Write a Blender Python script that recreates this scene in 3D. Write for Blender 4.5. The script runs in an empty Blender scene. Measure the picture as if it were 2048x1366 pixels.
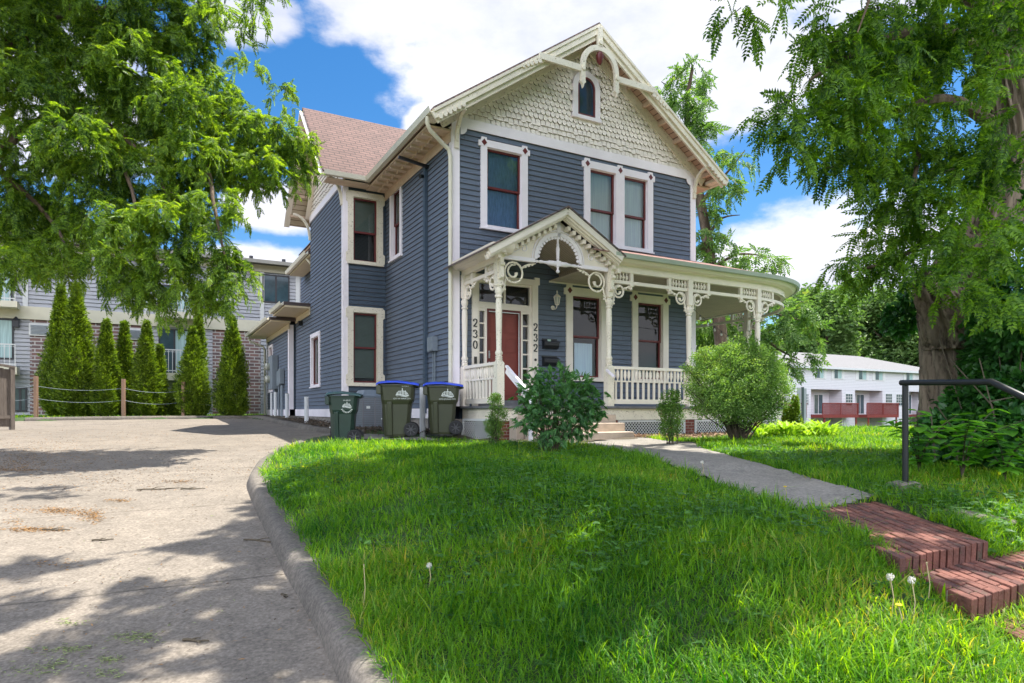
import bpy, math, random
import numpy as np
from mathutils import Vector, Matrix, noise as mnoise
rnd = random.Random(7); rng = np.random.default_rng(11)
sc = bpy.context.scene
COL = sc.collection
R = math.radians
# ------------------------------------------------------------------ camera, light, sky
FPX = 1300.0; HZ = 822.0
cam_d = bpy.data.cameras.new('camera'); cam = bpy.data.objects.new('camera', cam_d); COL.objects.link(cam)
cam.location = (0, 0, 0); cam.rotation_euler = (R(90), 0, 0)
cam_d.sensor_width = 36; cam_d.lens = 36*FPX/2048; cam_d.shift_y = (HZ-683)/2048
cam_d.clip_start = 0.05; cam_d.clip_end = 2000
sc.camera = cam
SUNH = Vector((.85, .53)).normalized(); SEL = R(70)
sun_dir = Vector((SUNH.x*math.cos(SEL), SUNH.y*math.cos(SEL), math.sin(SEL)))
sd = bpy.data.lights.new('sun', 'SUN'); sd.energy = 4.3; sd.angle = R(0.53); sd.color = (1, .95, .86)
so = bpy.data.objects.new('sun', sd); COL.objects.link(so); so.rotation_euler = sun_dir.to_track_quat('Z', 'Y').to_euler()
sc.view_settings.view_transform = 'Standard'; sc.view_settings.look = 'None'; sc.view_settings.gamma = 1
sc.view_settings.exposure = 1.38
wd = bpy.data.worlds.new('World'); sc.world = wd; wd.use_nodes = True
def world():
    nt = wd.node_tree; N = nt.nodes; L = nt.links; N.clear()
    out = N.new('ShaderNodeOutputWorld'); bg = N.new('ShaderNodeBackground'); bg.inputs[1].default_value = 0.112
    sky = N.new('ShaderNodeTexSky'); sky.sky_type = 'NISHITA'; sky.sun_disc = False
    sky.sun_elevation = SEL; sky.sun_rotation = math.atan2(SUNH.x, SUNH.y); sky.air_density = 1.0; sky.dust_density = .4; sky.ozone_density = 2.5
    tc = N.new('ShaderNodeTexCoord')
    def m(op, a, b=None, c=None):
        n = N.new('ShaderNodeMath'); n.operation = op
        for i, x in enumerate((a, b, c)):
            if x is None: continue
            if isinstance(x, (int, float)): n.inputs[i].default_value = x
            else: L.new(x, n.inputs[i])
        return n.outputs[0]
    sp = N.new('ShaderNodeSeparateXYZ'); L.new(tc.outputs['Generated'], sp.inputs[0])
    az = m('ARCTAN2', sp.outputs[0], sp.outputs[1]); el = m('ARCSINE', sp.outputs[2])
    cmb = N.new('ShaderNodeCombineXYZ'); L.new(az, cmb.inputs[0]); L.new(el, cmb.inputs[1])
    def noise(sc_, det, off, rough=.6):
        mp = N.new('ShaderNodeMapping'); mp.inputs['Location'].default_value = off; mp.inputs['Scale'].default_value = (1, 1.9, 1)
        L.new(cmb.outputs[0], mp.inputs[0])
        n = N.new('ShaderNodeTexNoise'); n.inputs['Scale'].default_value = sc_; n.inputs['Detail'].default_value = det; n.inputs['Roughness'].default_value = rough
        L.new(mp.outputs[0], n.inputs[0]); return n.outputs['Fac']
    n1 = noise(5, 8, (3, 1, 0)); n2 = noise(14, 6, (0, 5, 2)); n3 = noise(3.2, 7, (7, 3, 1))
    # clouds: (azimuth, elevation, half width, half height) in degrees
    BL = [(2, 29, 17, 7), (14, 28, 12, 8), (-8, 33, 12, 6), (20, 26, 9, 5), (-22, 30, 4.5, 3), (30, 33, 12, 7), (3, 23.5, 5, 2.5), (-7.5, 23.5, 2.2, 2.2),
          (23.5, 12.6, 8, 4.4), (30, 11, 9, 5), (17, 10.5, 4, 2), (-20, 16.4, 4.5, 2.2), (-21, 11.8, 5.5, 2), (-36, 22, 10, 7), (-50, 30, 14, 10), (-36, 11, 8, 3),
          (60, 25, 16, 10), (100, 30, 20, 12), (150, 25, 30, 14), (115, 12, 40, 9), (-100, 28, 24, 14), (-150, 26, 30, 16), (180, 50, 60, 20), (180, 14, 50, 9), (-60, 58, 30, 12)]  # out-of-view clouds, with cover added for more light on the walls
    acc = None
    for (a, e, w, h) in BL:
        dx = m('MULTIPLY', m('SUBTRACT', az, R(a)), 1/R(w)); dy = m('MULTIPLY', m('SUBTRACT', el, R(e)), 1/R(h))
        d = m('SUBTRACT', 1.0, m('SQRT', m('ADD', m('MULTIPLY', dx, dx), m('MULTIPLY', dy, dy))))
        acc = d if acc is None else m('MAXIMUM', acc, d)
    den = m('ADD', m('MULTIPLY', acc, 1.5), m('ADD', m('MULTIPLY', m('SUBTRACT', n1, .5), 2.0), m('MULTIPLY', m('SUBTRACT', n2, .5), .5)))
    mr = N.new('ShaderNodeMapRange'); mr.interpolation_type = 'SMOOTHSTEP'; mr.inputs[1].default_value = 0; mr.inputs[2].default_value = .55
    L.new(den, mr.inputs[0])
    hs = N.new('ShaderNodeHueSaturation'); hs.inputs['Saturation'].default_value = 1.36; hs.inputs['Value'].default_value = .62; L.new(sky.outputs[0], hs.inputs['Color'])
    cc = N.new('ShaderNodeValToRGB'); cc.color_ramp.elements[0].position = .3; cc.color_ramp.elements[0].color = (2.55, 2.75, 3.2, 1)
    cc.color_ramp.elements[1].position = .56; cc.color_ramp.elements[1].color = (3.95, 3.97, 4.05, 1); L.new(n3, cc.inputs[0])
    mx = N.new('ShaderNodeMix'); mx.data_type = 'RGBA'; L.new(mr.outputs[0], mx.inputs[0]); L.new(hs.outputs[0], mx.inputs[6]); 
    # unseen clouds behind the camera, brightened as added fill light for the shaded walls
    bk = N.new('ShaderNodeMapRange'); bk.inputs[1].default_value = .05; bk.inputs[2].default_value = .6; bk.inputs[3].default_value = 1.0; bk.inputs[4].default_value = 5.4; L.new(m('ADD', m('MULTIPLY', sp.outputs[0], -.52), m('MULTIPLY', sp.outputs[1], -.86)), bk.inputs[0])
    cb0 = N.new('ShaderNodeVectorMath'); cb0.operation = 'MULTIPLY'; L.new(cc.outputs[0], cb0.inputs[0]); cb0.inputs[1].default_value = (1, 1, 1.06)
    cb = N.new('ShaderNodeVectorMath'); cb.operation = 'SCALE'; L.new(cb0.outputs[0], cb.inputs[0]); L.new(bk.outputs[0], cb.inputs['Scale']); L.new(cb.outputs[0], mx.inputs[7])
    L.new(mx.outputs[2], bg.inputs[0]); L.new(bg.outputs[0], out.inputs[0])
world()
# ------------------------------------------------------------------ helpers
def setp(o, label=None, cat=None, group=None, kind=None):
    if label: o['label'] = label
    if cat: o['category'] = cat
    if group: o['group'] = group
    if kind: o['kind'] = kind
    return o
def empty(name, loc=(0, 0, 0), rz=0, parent=None, **k):
    o = bpy.data.objects.new(name, None); COL.objects.link(o); o.location = loc; o.rotation_euler = (0, 0, rz); o.parent = parent
    o.empty_display_size = .2
    return setp(o, **k)
def copy_tree(o, parent=None):
    c = o.copy(); COL.objects.link(c)
    if parent: c.parent = parent
    for ch in [x for x in COL.objects if x.parent == o]: copy_tree(ch, c)
    return c
def link(name, me, parent=None, **k):
    o = bpy.data.objects.new(name, me); COL.objects.link(o); o.parent = parent
    return setp(o, **k)
EACH = set('spindle corner_board frieze_board base_board eave_soffit gutter downspout bracket fan_ornament lookout lattice brick_pier scroll_bracket vertical_trim brick_wall foundation gable_wall meter_dial stair_rail service_mast pane curtain interior sash house_number doorbell cornice porch_beam crawl_space vinyl_siding trim_band diamond_ornament inner_wall utility_box shutter skirt_board rake_board wing_rake_board gable_truss pediment_ornament electric_meter_box panel conduit_cover'.split())
class MB:
    def __init__(s): s.v = []; s.f = []; s.mi = []; s.T = None; s.m = 0; s.rec = []
    def add(s, vs, fs):
        b = len(s.v)
        if s.T is not None: vs = [tuple(s.T @ Vector(p)) for p in vs]
        s.v += [tuple(p) for p in vs]; s.f += [tuple(i+b for i in q) for q in fs]; s.mi += [s.m]*len(fs); s.rec.append((b, len(s.v), len(s.f)-len(fs), len(s.f))); return s
    def box(s, x0, x1, y0, y1, z0, z1):
        return s.add([(x0, y0, z0), (x1, y0, z0), (x1, y1, z0), (x0, y1, z0), (x0, y0, z1), (x1, y0, z1), (x1, y1, z1), (x0, y1, z1)],
                     [(0, 3, 2, 1), (4, 5, 6, 7), (0, 1, 5, 4), (1, 2, 6, 5), (2, 3, 7, 6), (3, 0, 4, 7)])
    def quad(s, a, b, c, d): return s.add([a, b, c, d], [(0, 1, 2, 3)])
    def prism(s, poly, a0, a1, ax='y'):
        n = len(poly)
        def P(p, a): return (p[0], a, p[1]) if ax == 'y' else ((a, p[0], p[1]) if ax == 'x' else (p[0], p[1], a))
        return s.add([P(p, a0) for p in poly]+[P(p, a1) for p in poly], [tuple(range(n)), tuple(range(2*n-1, n-1, -1))]+[(i, n+i, n+(i+1) % n, (i+1) % n) for i in range(n)])
    def beam(s, p, q, w, h, up=(0, 0, 1)):
        p = Vector(p); q = Vector(q); d = (q-p).normalized(); up = Vector(up)
        if abs(d.dot(up)) > .98: up = Vector((0, 1, 0))
        x = d.cross(up).normalized()*w/2; y = x.cross(d).normalized()*h/2
        vs = [p-x-y, p+x-y, p+x+y, p-x+y, q-x-y, q+x-y, q+x+y, q-x+y]
        return s.add(vs, [(0, 3, 2, 1), (4, 5, 6, 7), (0, 1, 5, 4), (1, 2, 6, 5), (2, 3, 7, 6), (3, 0, 4, 7)])
    def sweep(s, path, prof, closed=False):
        # prof: (offset to the right side, height) ; path in plan (x,y,z)
        n = len(path); m = len(prof); vs = []
        for i, p in enumerate(path):
            a = Vector(path[i-1] if (i or closed) else path[0]); b = Vector(path[(i+1) % n] if (i < n-1 or closed) else path[-1])
            d = (b-a); d.z = 0; d.normalize(); r = Vector((d.y, -d.x, 0))
            for (o, h) in prof: vs.append(Vector(p)+r*o+Vector((0, 0, h)))
        fs = []
        for i in range(n-1+(1 if closed else 0)):
            for j in range(m):
                k = (j+1) % m; i2 = (i+1) % n; fs.append((i*m+j, i*m+k, i2*m+k, i2*m+j))
        if not closed: fs += [tuple(range(m-1, -1, -1)), tuple(range((n-1)*m, n*m))]
        return s.add(vs, fs)
    def tube(s, path, r, n=8, cap=True):
        m = len(path); rs = r if isinstance(r, (list, tuple)) else [r]*m; vs = []; prev = None
        for i in range(m):
            a = Vector(path[max(i-1, 0)]); b = Vector(path[min(i+1, m-1)]); d = (b-a)
            d = d.normalized() if d.length > 1e-9 else Vector((0, 0, 1))
            if prev is None:
                x = d.cross(Vector((0, 0, 1))); x = x.normalized() if x.length > .05 else Vector((1, 0, 0))
            else:
                x = prev-d*prev.dot(d); x = x.normalized() if x.length > 1e-6 else Vector((1, 0, 0))
            prev = x; y = d.cross(x)
            for k in range(n):
                t = 2*math.pi*k/n; vs.append(Vector(path[i])+(x*math.cos(t)+y*math.sin(t))*rs[i])
        fs = [(i*n+k, i*n+(k+1) % n, (i+1)*n+(k+1) % n, (i+1)*n+k) for i in range(m-1) for k in range(n)]
        if cap: fs += [tuple(range(n-1, -1, -1)), tuple(range((m-1)*n, m*n))]
        return s.add(vs, fs)
    def lathe(s, prof, c=(0, 0, 0), n=10, ax='z'):
        vs = []; m = len(prof)
        for (r, h) in prof:
            for k in range(n):
                t = 2*math.pi*k/n; a, b = r*math.cos(t), r*math.sin(t)
                vs.append((c[0]+a, c[1]+b, c[2]+h) if ax == 'z' else ((c[0]+h, c[1]+a, c[2]+b) if ax == 'x' else (c[0]+a, c[1]+h, c[2]+b)))
        fs = [(i*n+k, i*n+(k+1) % n, (i+1)*n+(k+1) % n, (i+1)*n+k) for i in range(m-1) for k in range(n)]
        fs += [tuple(range(n-1, -1, -1)), tuple(range((m-1)*n, m*n))]
        return s.add(vs, fs)
    def disc(s, c, r, th, n=14):      # disc facing -y
        return s.lathe([(r, 0), (r, th)], c, n, 'y')
    def build(s, name, mat, parent=None, smooth=False, recalc=True, bevel=0, **k):
        if name in EACH and len(s.rec) > 1 and s.rec[-1][1] == len(s.v):
            bb = []
            for (v0, v1, f0, f1) in s.rec:
                V = np.array(s.v[v0:v1]); bb.append((V.min(0)-.012, V.max(0)+.012))
            g = list(range(len(bb)))
            def root(i):
                while g[i] != i: i = g[i]
                return i
            for i in range(len(bb)):
                for j in range(i):
                    if (bb[i][0] <= bb[j][1]).all() and (bb[j][0] <= bb[i][1]).all(): g[root(i)] = root(j)
            gs = {}
            for i in range(len(bb)): gs.setdefault(root(i), []).append(i)
            if len(gs) > 1:
                first = None
                for ids in gs.values():
                    q = MB()
                    for i in ids:
                        v0, v1, f0, f1 = s.rec[i]; q.m = 0; o_ = len(q.v)-v0; q.v += s.v[v0:v1]; q.f += [tuple(x+o_ for x in f) for f in s.f[f0:f1]]; q.mi += s.mi[f0:f1]
                    o = q.build(name, mat, parent, smooth, recalc, bevel, **k); first = first or o
                return first
        me = bpy.data.meshes.new(name); me.from_pydata(s.v, [], s.f); 
        for m_ in (mat if isinstance(mat, (list, tuple)) else [mat]): me.materials.append(m_)
        if any(s.mi): me.polygons.foreach_set('material_index', s.mi)
        if recalc:
            import bmesh
            bm = bmesh.new(); bm.from_mesh(me); bmesh.ops.recalc_face_normals(bm, faces=bm.faces); bm.to_mesh(me); bm.free()
        if smooth:
            me.polygons.foreach_set('use_smooth', [True]*len(me.polygons))
            try: me.set_sharp_from_angle(angle=R(38))
            except Exception: pass
        me.update()
        o = link(name, me, parent, **k)
        if bevel:
            b = o.modifiers.new('b', 'BEVEL'); b.width = bevel; b.segments = 2; b.limit_method = 'ANGLE'
        return o
def np_mesh(name, V, Fc, mat, parent=None, smooth=True, **k):
    me = bpy.data.meshes.new(name); V = np.asarray(V, dtype=np.float32); Fc = np.asarray(Fc, dtype=np.int32)
    me.vertices.add(len(V)); me.vertices.foreach_set('co', V.ravel())
    n, q = Fc.shape
    me.loops.add(n*q); me.loops.foreach_set('vertex_index', Fc.ravel()); me.polygons.add(n)
    me.polygons.foreach_set('loop_start', np.arange(0, n*q, q, dtype=np.int32))
    try: me.polygons.foreach_set('loop_total', np.full(n, q, dtype=np.int32))
    except Exception: pass
    for m_ in (mat if isinstance(mat, (list, tuple)) else [mat]): me.materials.append(m_)
    me.polygons.foreach_set('use_smooth', np.full(n, smooth))
    me.update(calc_edges=True)
    return link(name, me, parent, **k)
# ------------------------------------------------------------------ materials
def nt_new(name):
    m = bpy.data.materials.new(name); m.use_nodes = True; nt = m.node_tree; return m, nt.nodes, nt.links, nt.nodes['Principled BSDF']
def mat(name, col, rough=.6, var=.12, scale=3.0, bump=0, bscale=40, metal=0, spec=.5, col2=None, thr=(.45, .62), det=5, stretch=(1, 1, 1), dirt=None, dthr=(.58, .66), dscale=9):
    m, N, L, b = nt_new(name)
    b.inputs['Roughness'].default_value = rough; b.inputs['Metallic'].default_value = metal; b.inputs['Specular IOR Level'].default_value = spec
    tc = N.new('ShaderNodeTexCoord'); mp = N.new('ShaderNodeMapping'); mp.inputs['Scale'].default_value = stretch; L.new(tc.outputs['Object'], mp.inputs[0])
    n = N.new('ShaderNodeTexNoise'); n.inputs['Scale'].default_value = scale; n.inputs['Detail'].default_value = det; n.inputs['Roughness'].default_value = .65; L.new(mp.outputs[0], n.inputs[0])
    r = N.new('ShaderNodeValToRGB'); r.color_ramp.elements[0].position = thr[0] if col2 else .3; r.color_ramp.elements[1].position = thr[1] if col2 else .7
    c2 = col2 or tuple(min(1, c*(1+var)) for c in col); c1 = col if col2 else tuple(c*(1-var) for c in col)
    r.color_ramp.elements[0].color = (*c1, 1); r.color_ramp.elements[1].color = (*c2, 1); L.new(n.outputs['Fac'], r.inputs[0])
    src = r.outputs[0]
    if dirt:
        n2 = N.new('ShaderNodeTexNoise'); n2.inputs['Scale'].default_value = dscale; n2.inputs['Detail'].default_value = 9; n2.inputs['Roughness'].default_value = .75; L.new(mp.outputs[0], n2.inputs[0])
        mr = N.new('ShaderNodeMapRange'); mr.inputs[1].default_value = dthr[0]; mr.inputs[2].default_value = dthr[1]; L.new(n2.outputs['Fac'], mr.inputs[0])
        mx = N.new('ShaderNodeMix'); mx.data_type = 'RGBA'; L.new(mr.outputs[0], mx.inputs[0]); L.new(src, mx.inputs[6]); mx.inputs[7].default_value = (*dirt, 1); src = mx.outputs[2]
    L.new(src, b.inputs['Base Color'])
    if bump:
        n3 = N.new('ShaderNodeTexNoise'); n3.inputs['Scale'].default_value = bscale; n3.inputs['Detail'].default_value = 6; L.new(mp.outputs[0], n3.inputs[0])
        bp = N.new('ShaderNodeBump'); bp.inputs['Strength'].default_value = bump; bp.inputs['Distance'].default_value = .02; L.new(n3.outputs['Fac'], bp.inputs['Height']); L.new(bp.outputs[0], b.inputs['Normal'])
    return m
def leafmat(name, c1, c2, trans=.35, tcol=None, rough=.5, nscale=.9, c3=None):
    m, N, L, b = nt_new(name)
    b.inputs['Roughness'].default_value = rough; b.inputs['Specular IOR Level'].default_value = .35
    g = N.new('ShaderNodeNewGeometry'); tc = N.new('ShaderNodeTexCoord')
    n = N.new('ShaderNodeTexNoise'); n.inputs['Scale'].default_value = nscale; n.inputs['Detail'].default_value = 3; L.new(tc.outputs['Object'], n.inputs[0])
    mm = N.new('ShaderNodeMath'); mm.operation = 'MULTIPLY_ADD'; L.new(g.outputs['Random Per Island'], mm.inputs[0]); mm.inputs[1].default_value = .6; 
    ma = N.new('ShaderNodeMath'); ma.operation = 'SUBTRACT'; L.new(n.outputs['Fac'], ma.inputs[0]); ma.inputs[1].default_value = .28; L.new(ma.outputs[0], mm.inputs[2])
    r = N.new('ShaderNodeValToRGB'); r.color_ramp.elements[0].position = .2; r.color_ramp.elements[1].position = .8
    r.color_ramp.elements[0].color = (*c1, 1); r.color_ramp.elements[1].color = (*c2, 1)
    if c3: e = r.color_ramp.elements.new(.93); e.color = (*c3, 1)
    L.new(mm.outputs[0], r.inputs[0]); L.new(r.outputs[0], b.inputs['Base Color'])
    t = N.new('ShaderNodeBsdfTranslucent'); mul = N.new('ShaderNodeMix'); mul.data_type = 'RGBA'; mul.blend_type = 'MULTIPLY'; mul.inputs[0].default_value = 1
    L.new(r.outputs[0], mul.inputs[6]); mul.inputs[7].default_value = (*(tcol or (2.2, 2.4, .8)), 1); L.new(mul.outputs[2], t.inputs[0])
    ms = N.new('ShaderNodeMixShader'); ms.inputs[0].default_value = trans; L.new(b.outputs[0], ms.inputs[1]); L.new(t.outputs[0], ms.inputs[2])
    L.new(ms.outputs[0], N['Material Output'].inputs[0])
    return m
def glassmat(name, refl=.12, tint=(1, 1, 1), bumpy=.02):
    m, N, L, b = nt_new(name); N.remove(b)
    tr = N.new('ShaderNodeBsdfTransparent'); tr.inputs[0].default_value = (*tint, 1); gl = N.new('ShaderNodeBsdfGlossy'); gl.inputs['Roughness'].default_value = .02
    fr = N.new('ShaderNodeFresnel'); fr.inputs[0].default_value = 1.5; ad = N.new('ShaderNodeMath'); ad.operation = 'ADD'; ad.inputs[1].default_value = refl; L.new(fr.outputs[0], ad.inputs[0])
    tc = N.new('ShaderNodeTexCoord'); n = N.new('ShaderNodeTexNoise'); n.inputs['Scale'].default_value = 2.5; L.new(tc.outputs['Object'], n.inputs[0])
    bp = N.new('ShaderNodeBump'); bp.inputs['Strength'].default_value = bumpy*5; bp.inputs['Distance'].default_value = .03; L.new(n.outputs['Fac'], bp.inputs['Height']); L.new(bp.outputs[0], gl.inputs['Normal'])
    ms = N.new('ShaderNodeMixShader'); L.new(ad.outputs[0], ms.inputs[0]); L.new(tr.outputs[0], ms.inputs[1]); L.new(gl.outputs[0], ms.inputs[2]); L.new(ms.outputs[0], N['Material Output'].inputs[0])
    return m
def brickmat(name, c1, c2, mortar, axes='xz', bw=.2, bh=.065, ms=.008, squash=1, rough=.85, off=.5, bias=0, var=(.6, 1.35)):
    m, N, L, b = nt_new(name); b.inputs['Roughness'].default_value = rough
    tc = N.new('ShaderNodeTexCoord'); sp = N.new('ShaderNodeSeparateXYZ'); cb = N.new('ShaderNodeCombineXYZ'); L.new(tc.outputs['Object'], sp.inputs[0])
    L.new(sp.outputs['XYZ'.index(axes[0].upper())], cb.inputs[0]); L.new(sp.outputs['XYZ'.index(axes[1].upper())], cb.inputs[1])
    t = N.new('ShaderNodeTexBrick'); t.inputs['Color1'].default_value = (*c1, 1); t.inputs['Color2'].default_value = (*c2, 1); t.inputs['Mortar'].default_value = (*mortar, 1)
    t.inputs['Scale'].default_value = 1; t.inputs['Brick Width'].default_value = bw; t.inputs['Row Height'].default_value = bh; t.inputs['Mortar Size'].default_value = ms; t.offset = off; t.inputs['Bias'].default_value = bias
    L.new(cb.outputs[0], t.inputs[0])
    n = N.new('ShaderNodeTexNoise'); n.inputs['Scale'].default_value = 3; n.inputs['Detail'].default_value = 8; L.new(tc.outputs['Object'], n.inputs[0])
    mp = N.new('ShaderNodeMapRange'); mp.inputs[3].default_value = var[0]; mp.inputs[4].default_value = var[1]; L.new(n.outputs['Fac'], mp.inputs[0])
    mx = N.new('ShaderNodeMix'); mx.data_type = 'RGBA'; mx.blend_type = 'MULTIPLY'; mx.inputs[0].default_value = 1; L.new(t.outputs[0], mx.inputs[6]); L.new(mp.outputs[0], mx.inputs[7])
    L.new(mx.outputs[2], b.inputs['Base Color'])
    bp = N.new('ShaderNodeBump'); bp.inputs['Strength'].default_value = .6; bp.inputs['Distance'].default_value = .01; bp.invert = True; L.new(t.outputs['Fac'], bp.inputs['Height']); L.new(bp.outputs[0], b.inputs['Normal'])
    return m
M = {}
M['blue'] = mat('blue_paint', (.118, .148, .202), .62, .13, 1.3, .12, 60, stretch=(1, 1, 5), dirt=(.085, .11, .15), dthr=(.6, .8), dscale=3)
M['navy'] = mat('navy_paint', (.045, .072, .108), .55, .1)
M['cream'] = mat('cream_paint', (.87, .785, .68), .6, .06, 2, .1, 50, dirt=(.42, .34, .24), dthr=(.63, .70), dscale=22)
M['creamworn'] = mat('worn_cream_paint', (.80, .735, .60), .65, .08, 3, .2, 50, dirt=(.30, .24, .17), dthr=(.57, .64), dscale=26)
M['white'] = mat('white_paint', (.90, .84, .88), .55, .05, 2, .08, 50, dirt=(.4, .34, .26), dthr=(.66, .74), dscale=24)
M['shingle'] = mat('shingle_cream_paint', (.90, .82, .735), .7, .1, 4, .25, 40, dirt=(.5, .43, .33), dthr=(.58, .72), dscale=14)
M['soffit'] = mat('soffit_paint', (.62, .47, .35), .7, .15, 4, .1, 40, dirt=(.3, .22, .15), dthr=(.6, .72))
M['maroon'] = mat('maroon_paint', (.13, .018, .018), .45, .2)
M['door'] = mat('red_brown_paint', (.20, .04, .028), .5, .15, 3, .05)
M['gutter'] = mat('gutter_paint', (.68, .64, .52), .4, .08, 2)
M['deck'] = mat('deck_boards', (.16, .16, .17), .8, .25, 6, .3)
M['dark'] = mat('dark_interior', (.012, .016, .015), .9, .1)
M['curt'] = mat('pale_curtain', (.64, .80, 1.0), .9, .15, 6, 0, stretch=(6, 1, .2))  # pale curtain, made bluer to suggest sky reflected in the upper panes
M['blind'] = mat('screen_sky_tint', (.28, .47, .90), .8, .25, 30, 0, stretch=(1, 1, .2))  # screen colour set blue to stand in for the reflected sky
M['blind2'] = mat('olive_shade', (.10, .14, .12), .8, .1)
M['glass'] = glassmat('window_glass', .03, bumpy=.01)
M['edge'] = mat('board_edge', (.065, .052, .05), .9, .3, 3)  # dark brown lap lines: dirt and bare wood, with lap shadow painted in
M['glassd'] = glassmat('door_glass', .06, bumpy=.01)
M['black'] = mat('black_metal', (.012, .013, .015), .35, .2)
M['digit'] = mat('digit_black', (.008, .008, .01), .5)
M['pvc'] = mat('white_pipe', (.62, .63, .64), .4, .08, 3, dirt=(.35, .32, .28), dthr=(.62, .75))
M['ugrey'] = mat('utility_grey', (.20, .235, .27), .5, .1)
M['cable'] = mat('cable', (.02, .025, .03), .6)
M['binbrown'] = mat('olive_plastic', (.042, .046, .024), .42, .18, 3)
M['bingreen'] = mat('dark_green_plastic', (.015, .036, .027), .4, .18, 3)
M['binlid'] = mat('blue_lid', (.008, .06, .65), .35, .1)
M['binlidg'] = mat('green_lid', (.03, .085, .09), .4, .1)
M['rubber'] = mat('black_rubber', (.012, .012, .014), .7, .2)
M['print'] = mat('white_print', (.62, .65, .62), .6, .05)
M['foundation'] = mat('stone_foundation', (.30, .27, .24), .9, .4, 7, .6, 14)
M['concrete'] = mat('concrete', (.46, .40, .34), .9, .12, 1.5, .35, 90, dirt=(.30, .25, .2), dthr=(.6, .75), dscale=30)
M['stepc'] = mat('step_concrete', (.52, .42, .33), .92, .15, 4, .7, 60)
M['lattice'] = mat('white_lattice', (.60, .60, .58), .6, .06)
M['brickp'] = brickmat('brick_pier', (.22, .05, .03), (.16, .04, .03), (.3, .22, .18))
M['terra'] = mat('terracotta_paint', (.55, .25, .15), .6, .1)
# ------------------------------------------------------------------ the house (local x along the front, y to the back, z from eye level)
HA = math.atan2(.48, .8773); HC = (-1.2627, 13.8, 0)
HM = Matrix.Translation(HC) @ Matrix.Rotation(HA, 4, 'Z')
def H2W(x, y, z=0): return HM @ Vector((x, y, z))
house = empty('victorian_house', HC, HA, label='two storey blue clapboard house with cream porch and gabled front', cat='house')
M['roofw'] = brickmat('roof_shingles_wing', (.145, .080, .066), (.12, .067, .056), (.045, .026, .022), 'xz', .3, .10, .011)
M['roofm'] = brickmat('roof_shingles_main', (.16, .11, .10), (.10, .08, .08), (.04, .03, .03), 'yz', .3, .09, .008)
M['roofp'] = brickmat('roof_shingles_porch', (.36, .18, .14), (.17, .09, .085), (.08, .045, .04), 'xy', .12, .13, .006)
M['sofb'] = brickmat('soffit_boards', (.52, .36, .27), (.46, .33, .25), (.10, .06, .04), 'yx', 9, .13, .008, var=(.82, 1.15))
M['sofc'] = brickmat('soffit_boards_wing', (.60, .50, .37), (.55, .46, .35), (.18, .12, .08), 'xy', 9, .13, .008, var=(.82, 1.15))
M['ceil'] = brickmat('beadboard', (.50, .43, .33), (.47, .41, .31), (.2, .15, .1), 'xy', 9, .075, .004, var=(.82, 1.15))
EX = .1165
def siding(mb, P0, P1, z0, z1, ops=()):
    P0 = Vector((*P0, 0)); P1 = Vector((*P1, 0)); L = (P1-P0).length; d = (P1-P0)/L; o = Vector((d.y, -d.x, 0))
    k = 0; z = z0
    while z < z1-.001:
        zt = min(z+EX, z1); cuts = sorted(set([z, zt]+[q for op in ops for q in op[2:4] if z < q < zt]))
        for a, b in zip(cuts, cuts[1:]):
            iv = [(0, L)]
            for (x0, x1, q0, q1) in ops:
                if q0 < (a+b)/2 < q1:
                    nv = []
                    for (s, e) in iv:
                        if x1 <= s or x0 >= e: nv.append((s, e)); continue
                        if s < x0: nv.append((s, x0))
                        if e > x1: nv.append((x1, e))
                    iv = nv
            fa = .019-(a-z)/EX*.016; fb = .019-(b-z)/EX*.016
            for (s, e) in iv:
                A = P0+d*s; B = P0+d*e
                mb.quad(A+o*fa+Vector((0, 0, a)), B+o*fa+Vector((0, 0, a)), B+o*fb+Vector((0, 0, b)), A+o*fb+Vector((0, 0, b)))
                if a == z:
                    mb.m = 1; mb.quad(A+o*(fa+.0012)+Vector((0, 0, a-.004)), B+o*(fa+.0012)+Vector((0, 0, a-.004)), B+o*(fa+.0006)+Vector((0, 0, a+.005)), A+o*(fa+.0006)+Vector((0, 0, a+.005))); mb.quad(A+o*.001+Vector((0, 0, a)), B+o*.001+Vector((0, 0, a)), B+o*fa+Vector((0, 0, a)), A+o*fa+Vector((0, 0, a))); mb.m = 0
        for _ in range(int(L/2.6)+1 if not (k := k+1) % 1 else 0):
            xj = rnd.uniform(.15, L-.15)
            if not any(x0-.02 < xj < x1+.02 and q0 < zt and q1 > z for (x0, x1, q0, q1) in ops) and rnd.random() < .7:
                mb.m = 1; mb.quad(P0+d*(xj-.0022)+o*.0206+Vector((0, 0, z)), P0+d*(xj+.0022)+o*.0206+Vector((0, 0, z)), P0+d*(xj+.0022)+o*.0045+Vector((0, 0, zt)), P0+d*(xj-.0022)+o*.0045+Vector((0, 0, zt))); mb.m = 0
        z = zt
def wallpart(P0, P1, z0, z1, ops=(), m='blue', label=None):
    mb = MB(); siding(mb, P0, P1, z0, z1, ops)
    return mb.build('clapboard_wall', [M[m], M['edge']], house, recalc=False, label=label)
def wtrans(P0, P1):
    d = Vector((P1[0]-P0[0], P1[1]-P0[1])); return (P0[0], P0[1], 0), math.atan2(d.y, d.x)
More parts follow.
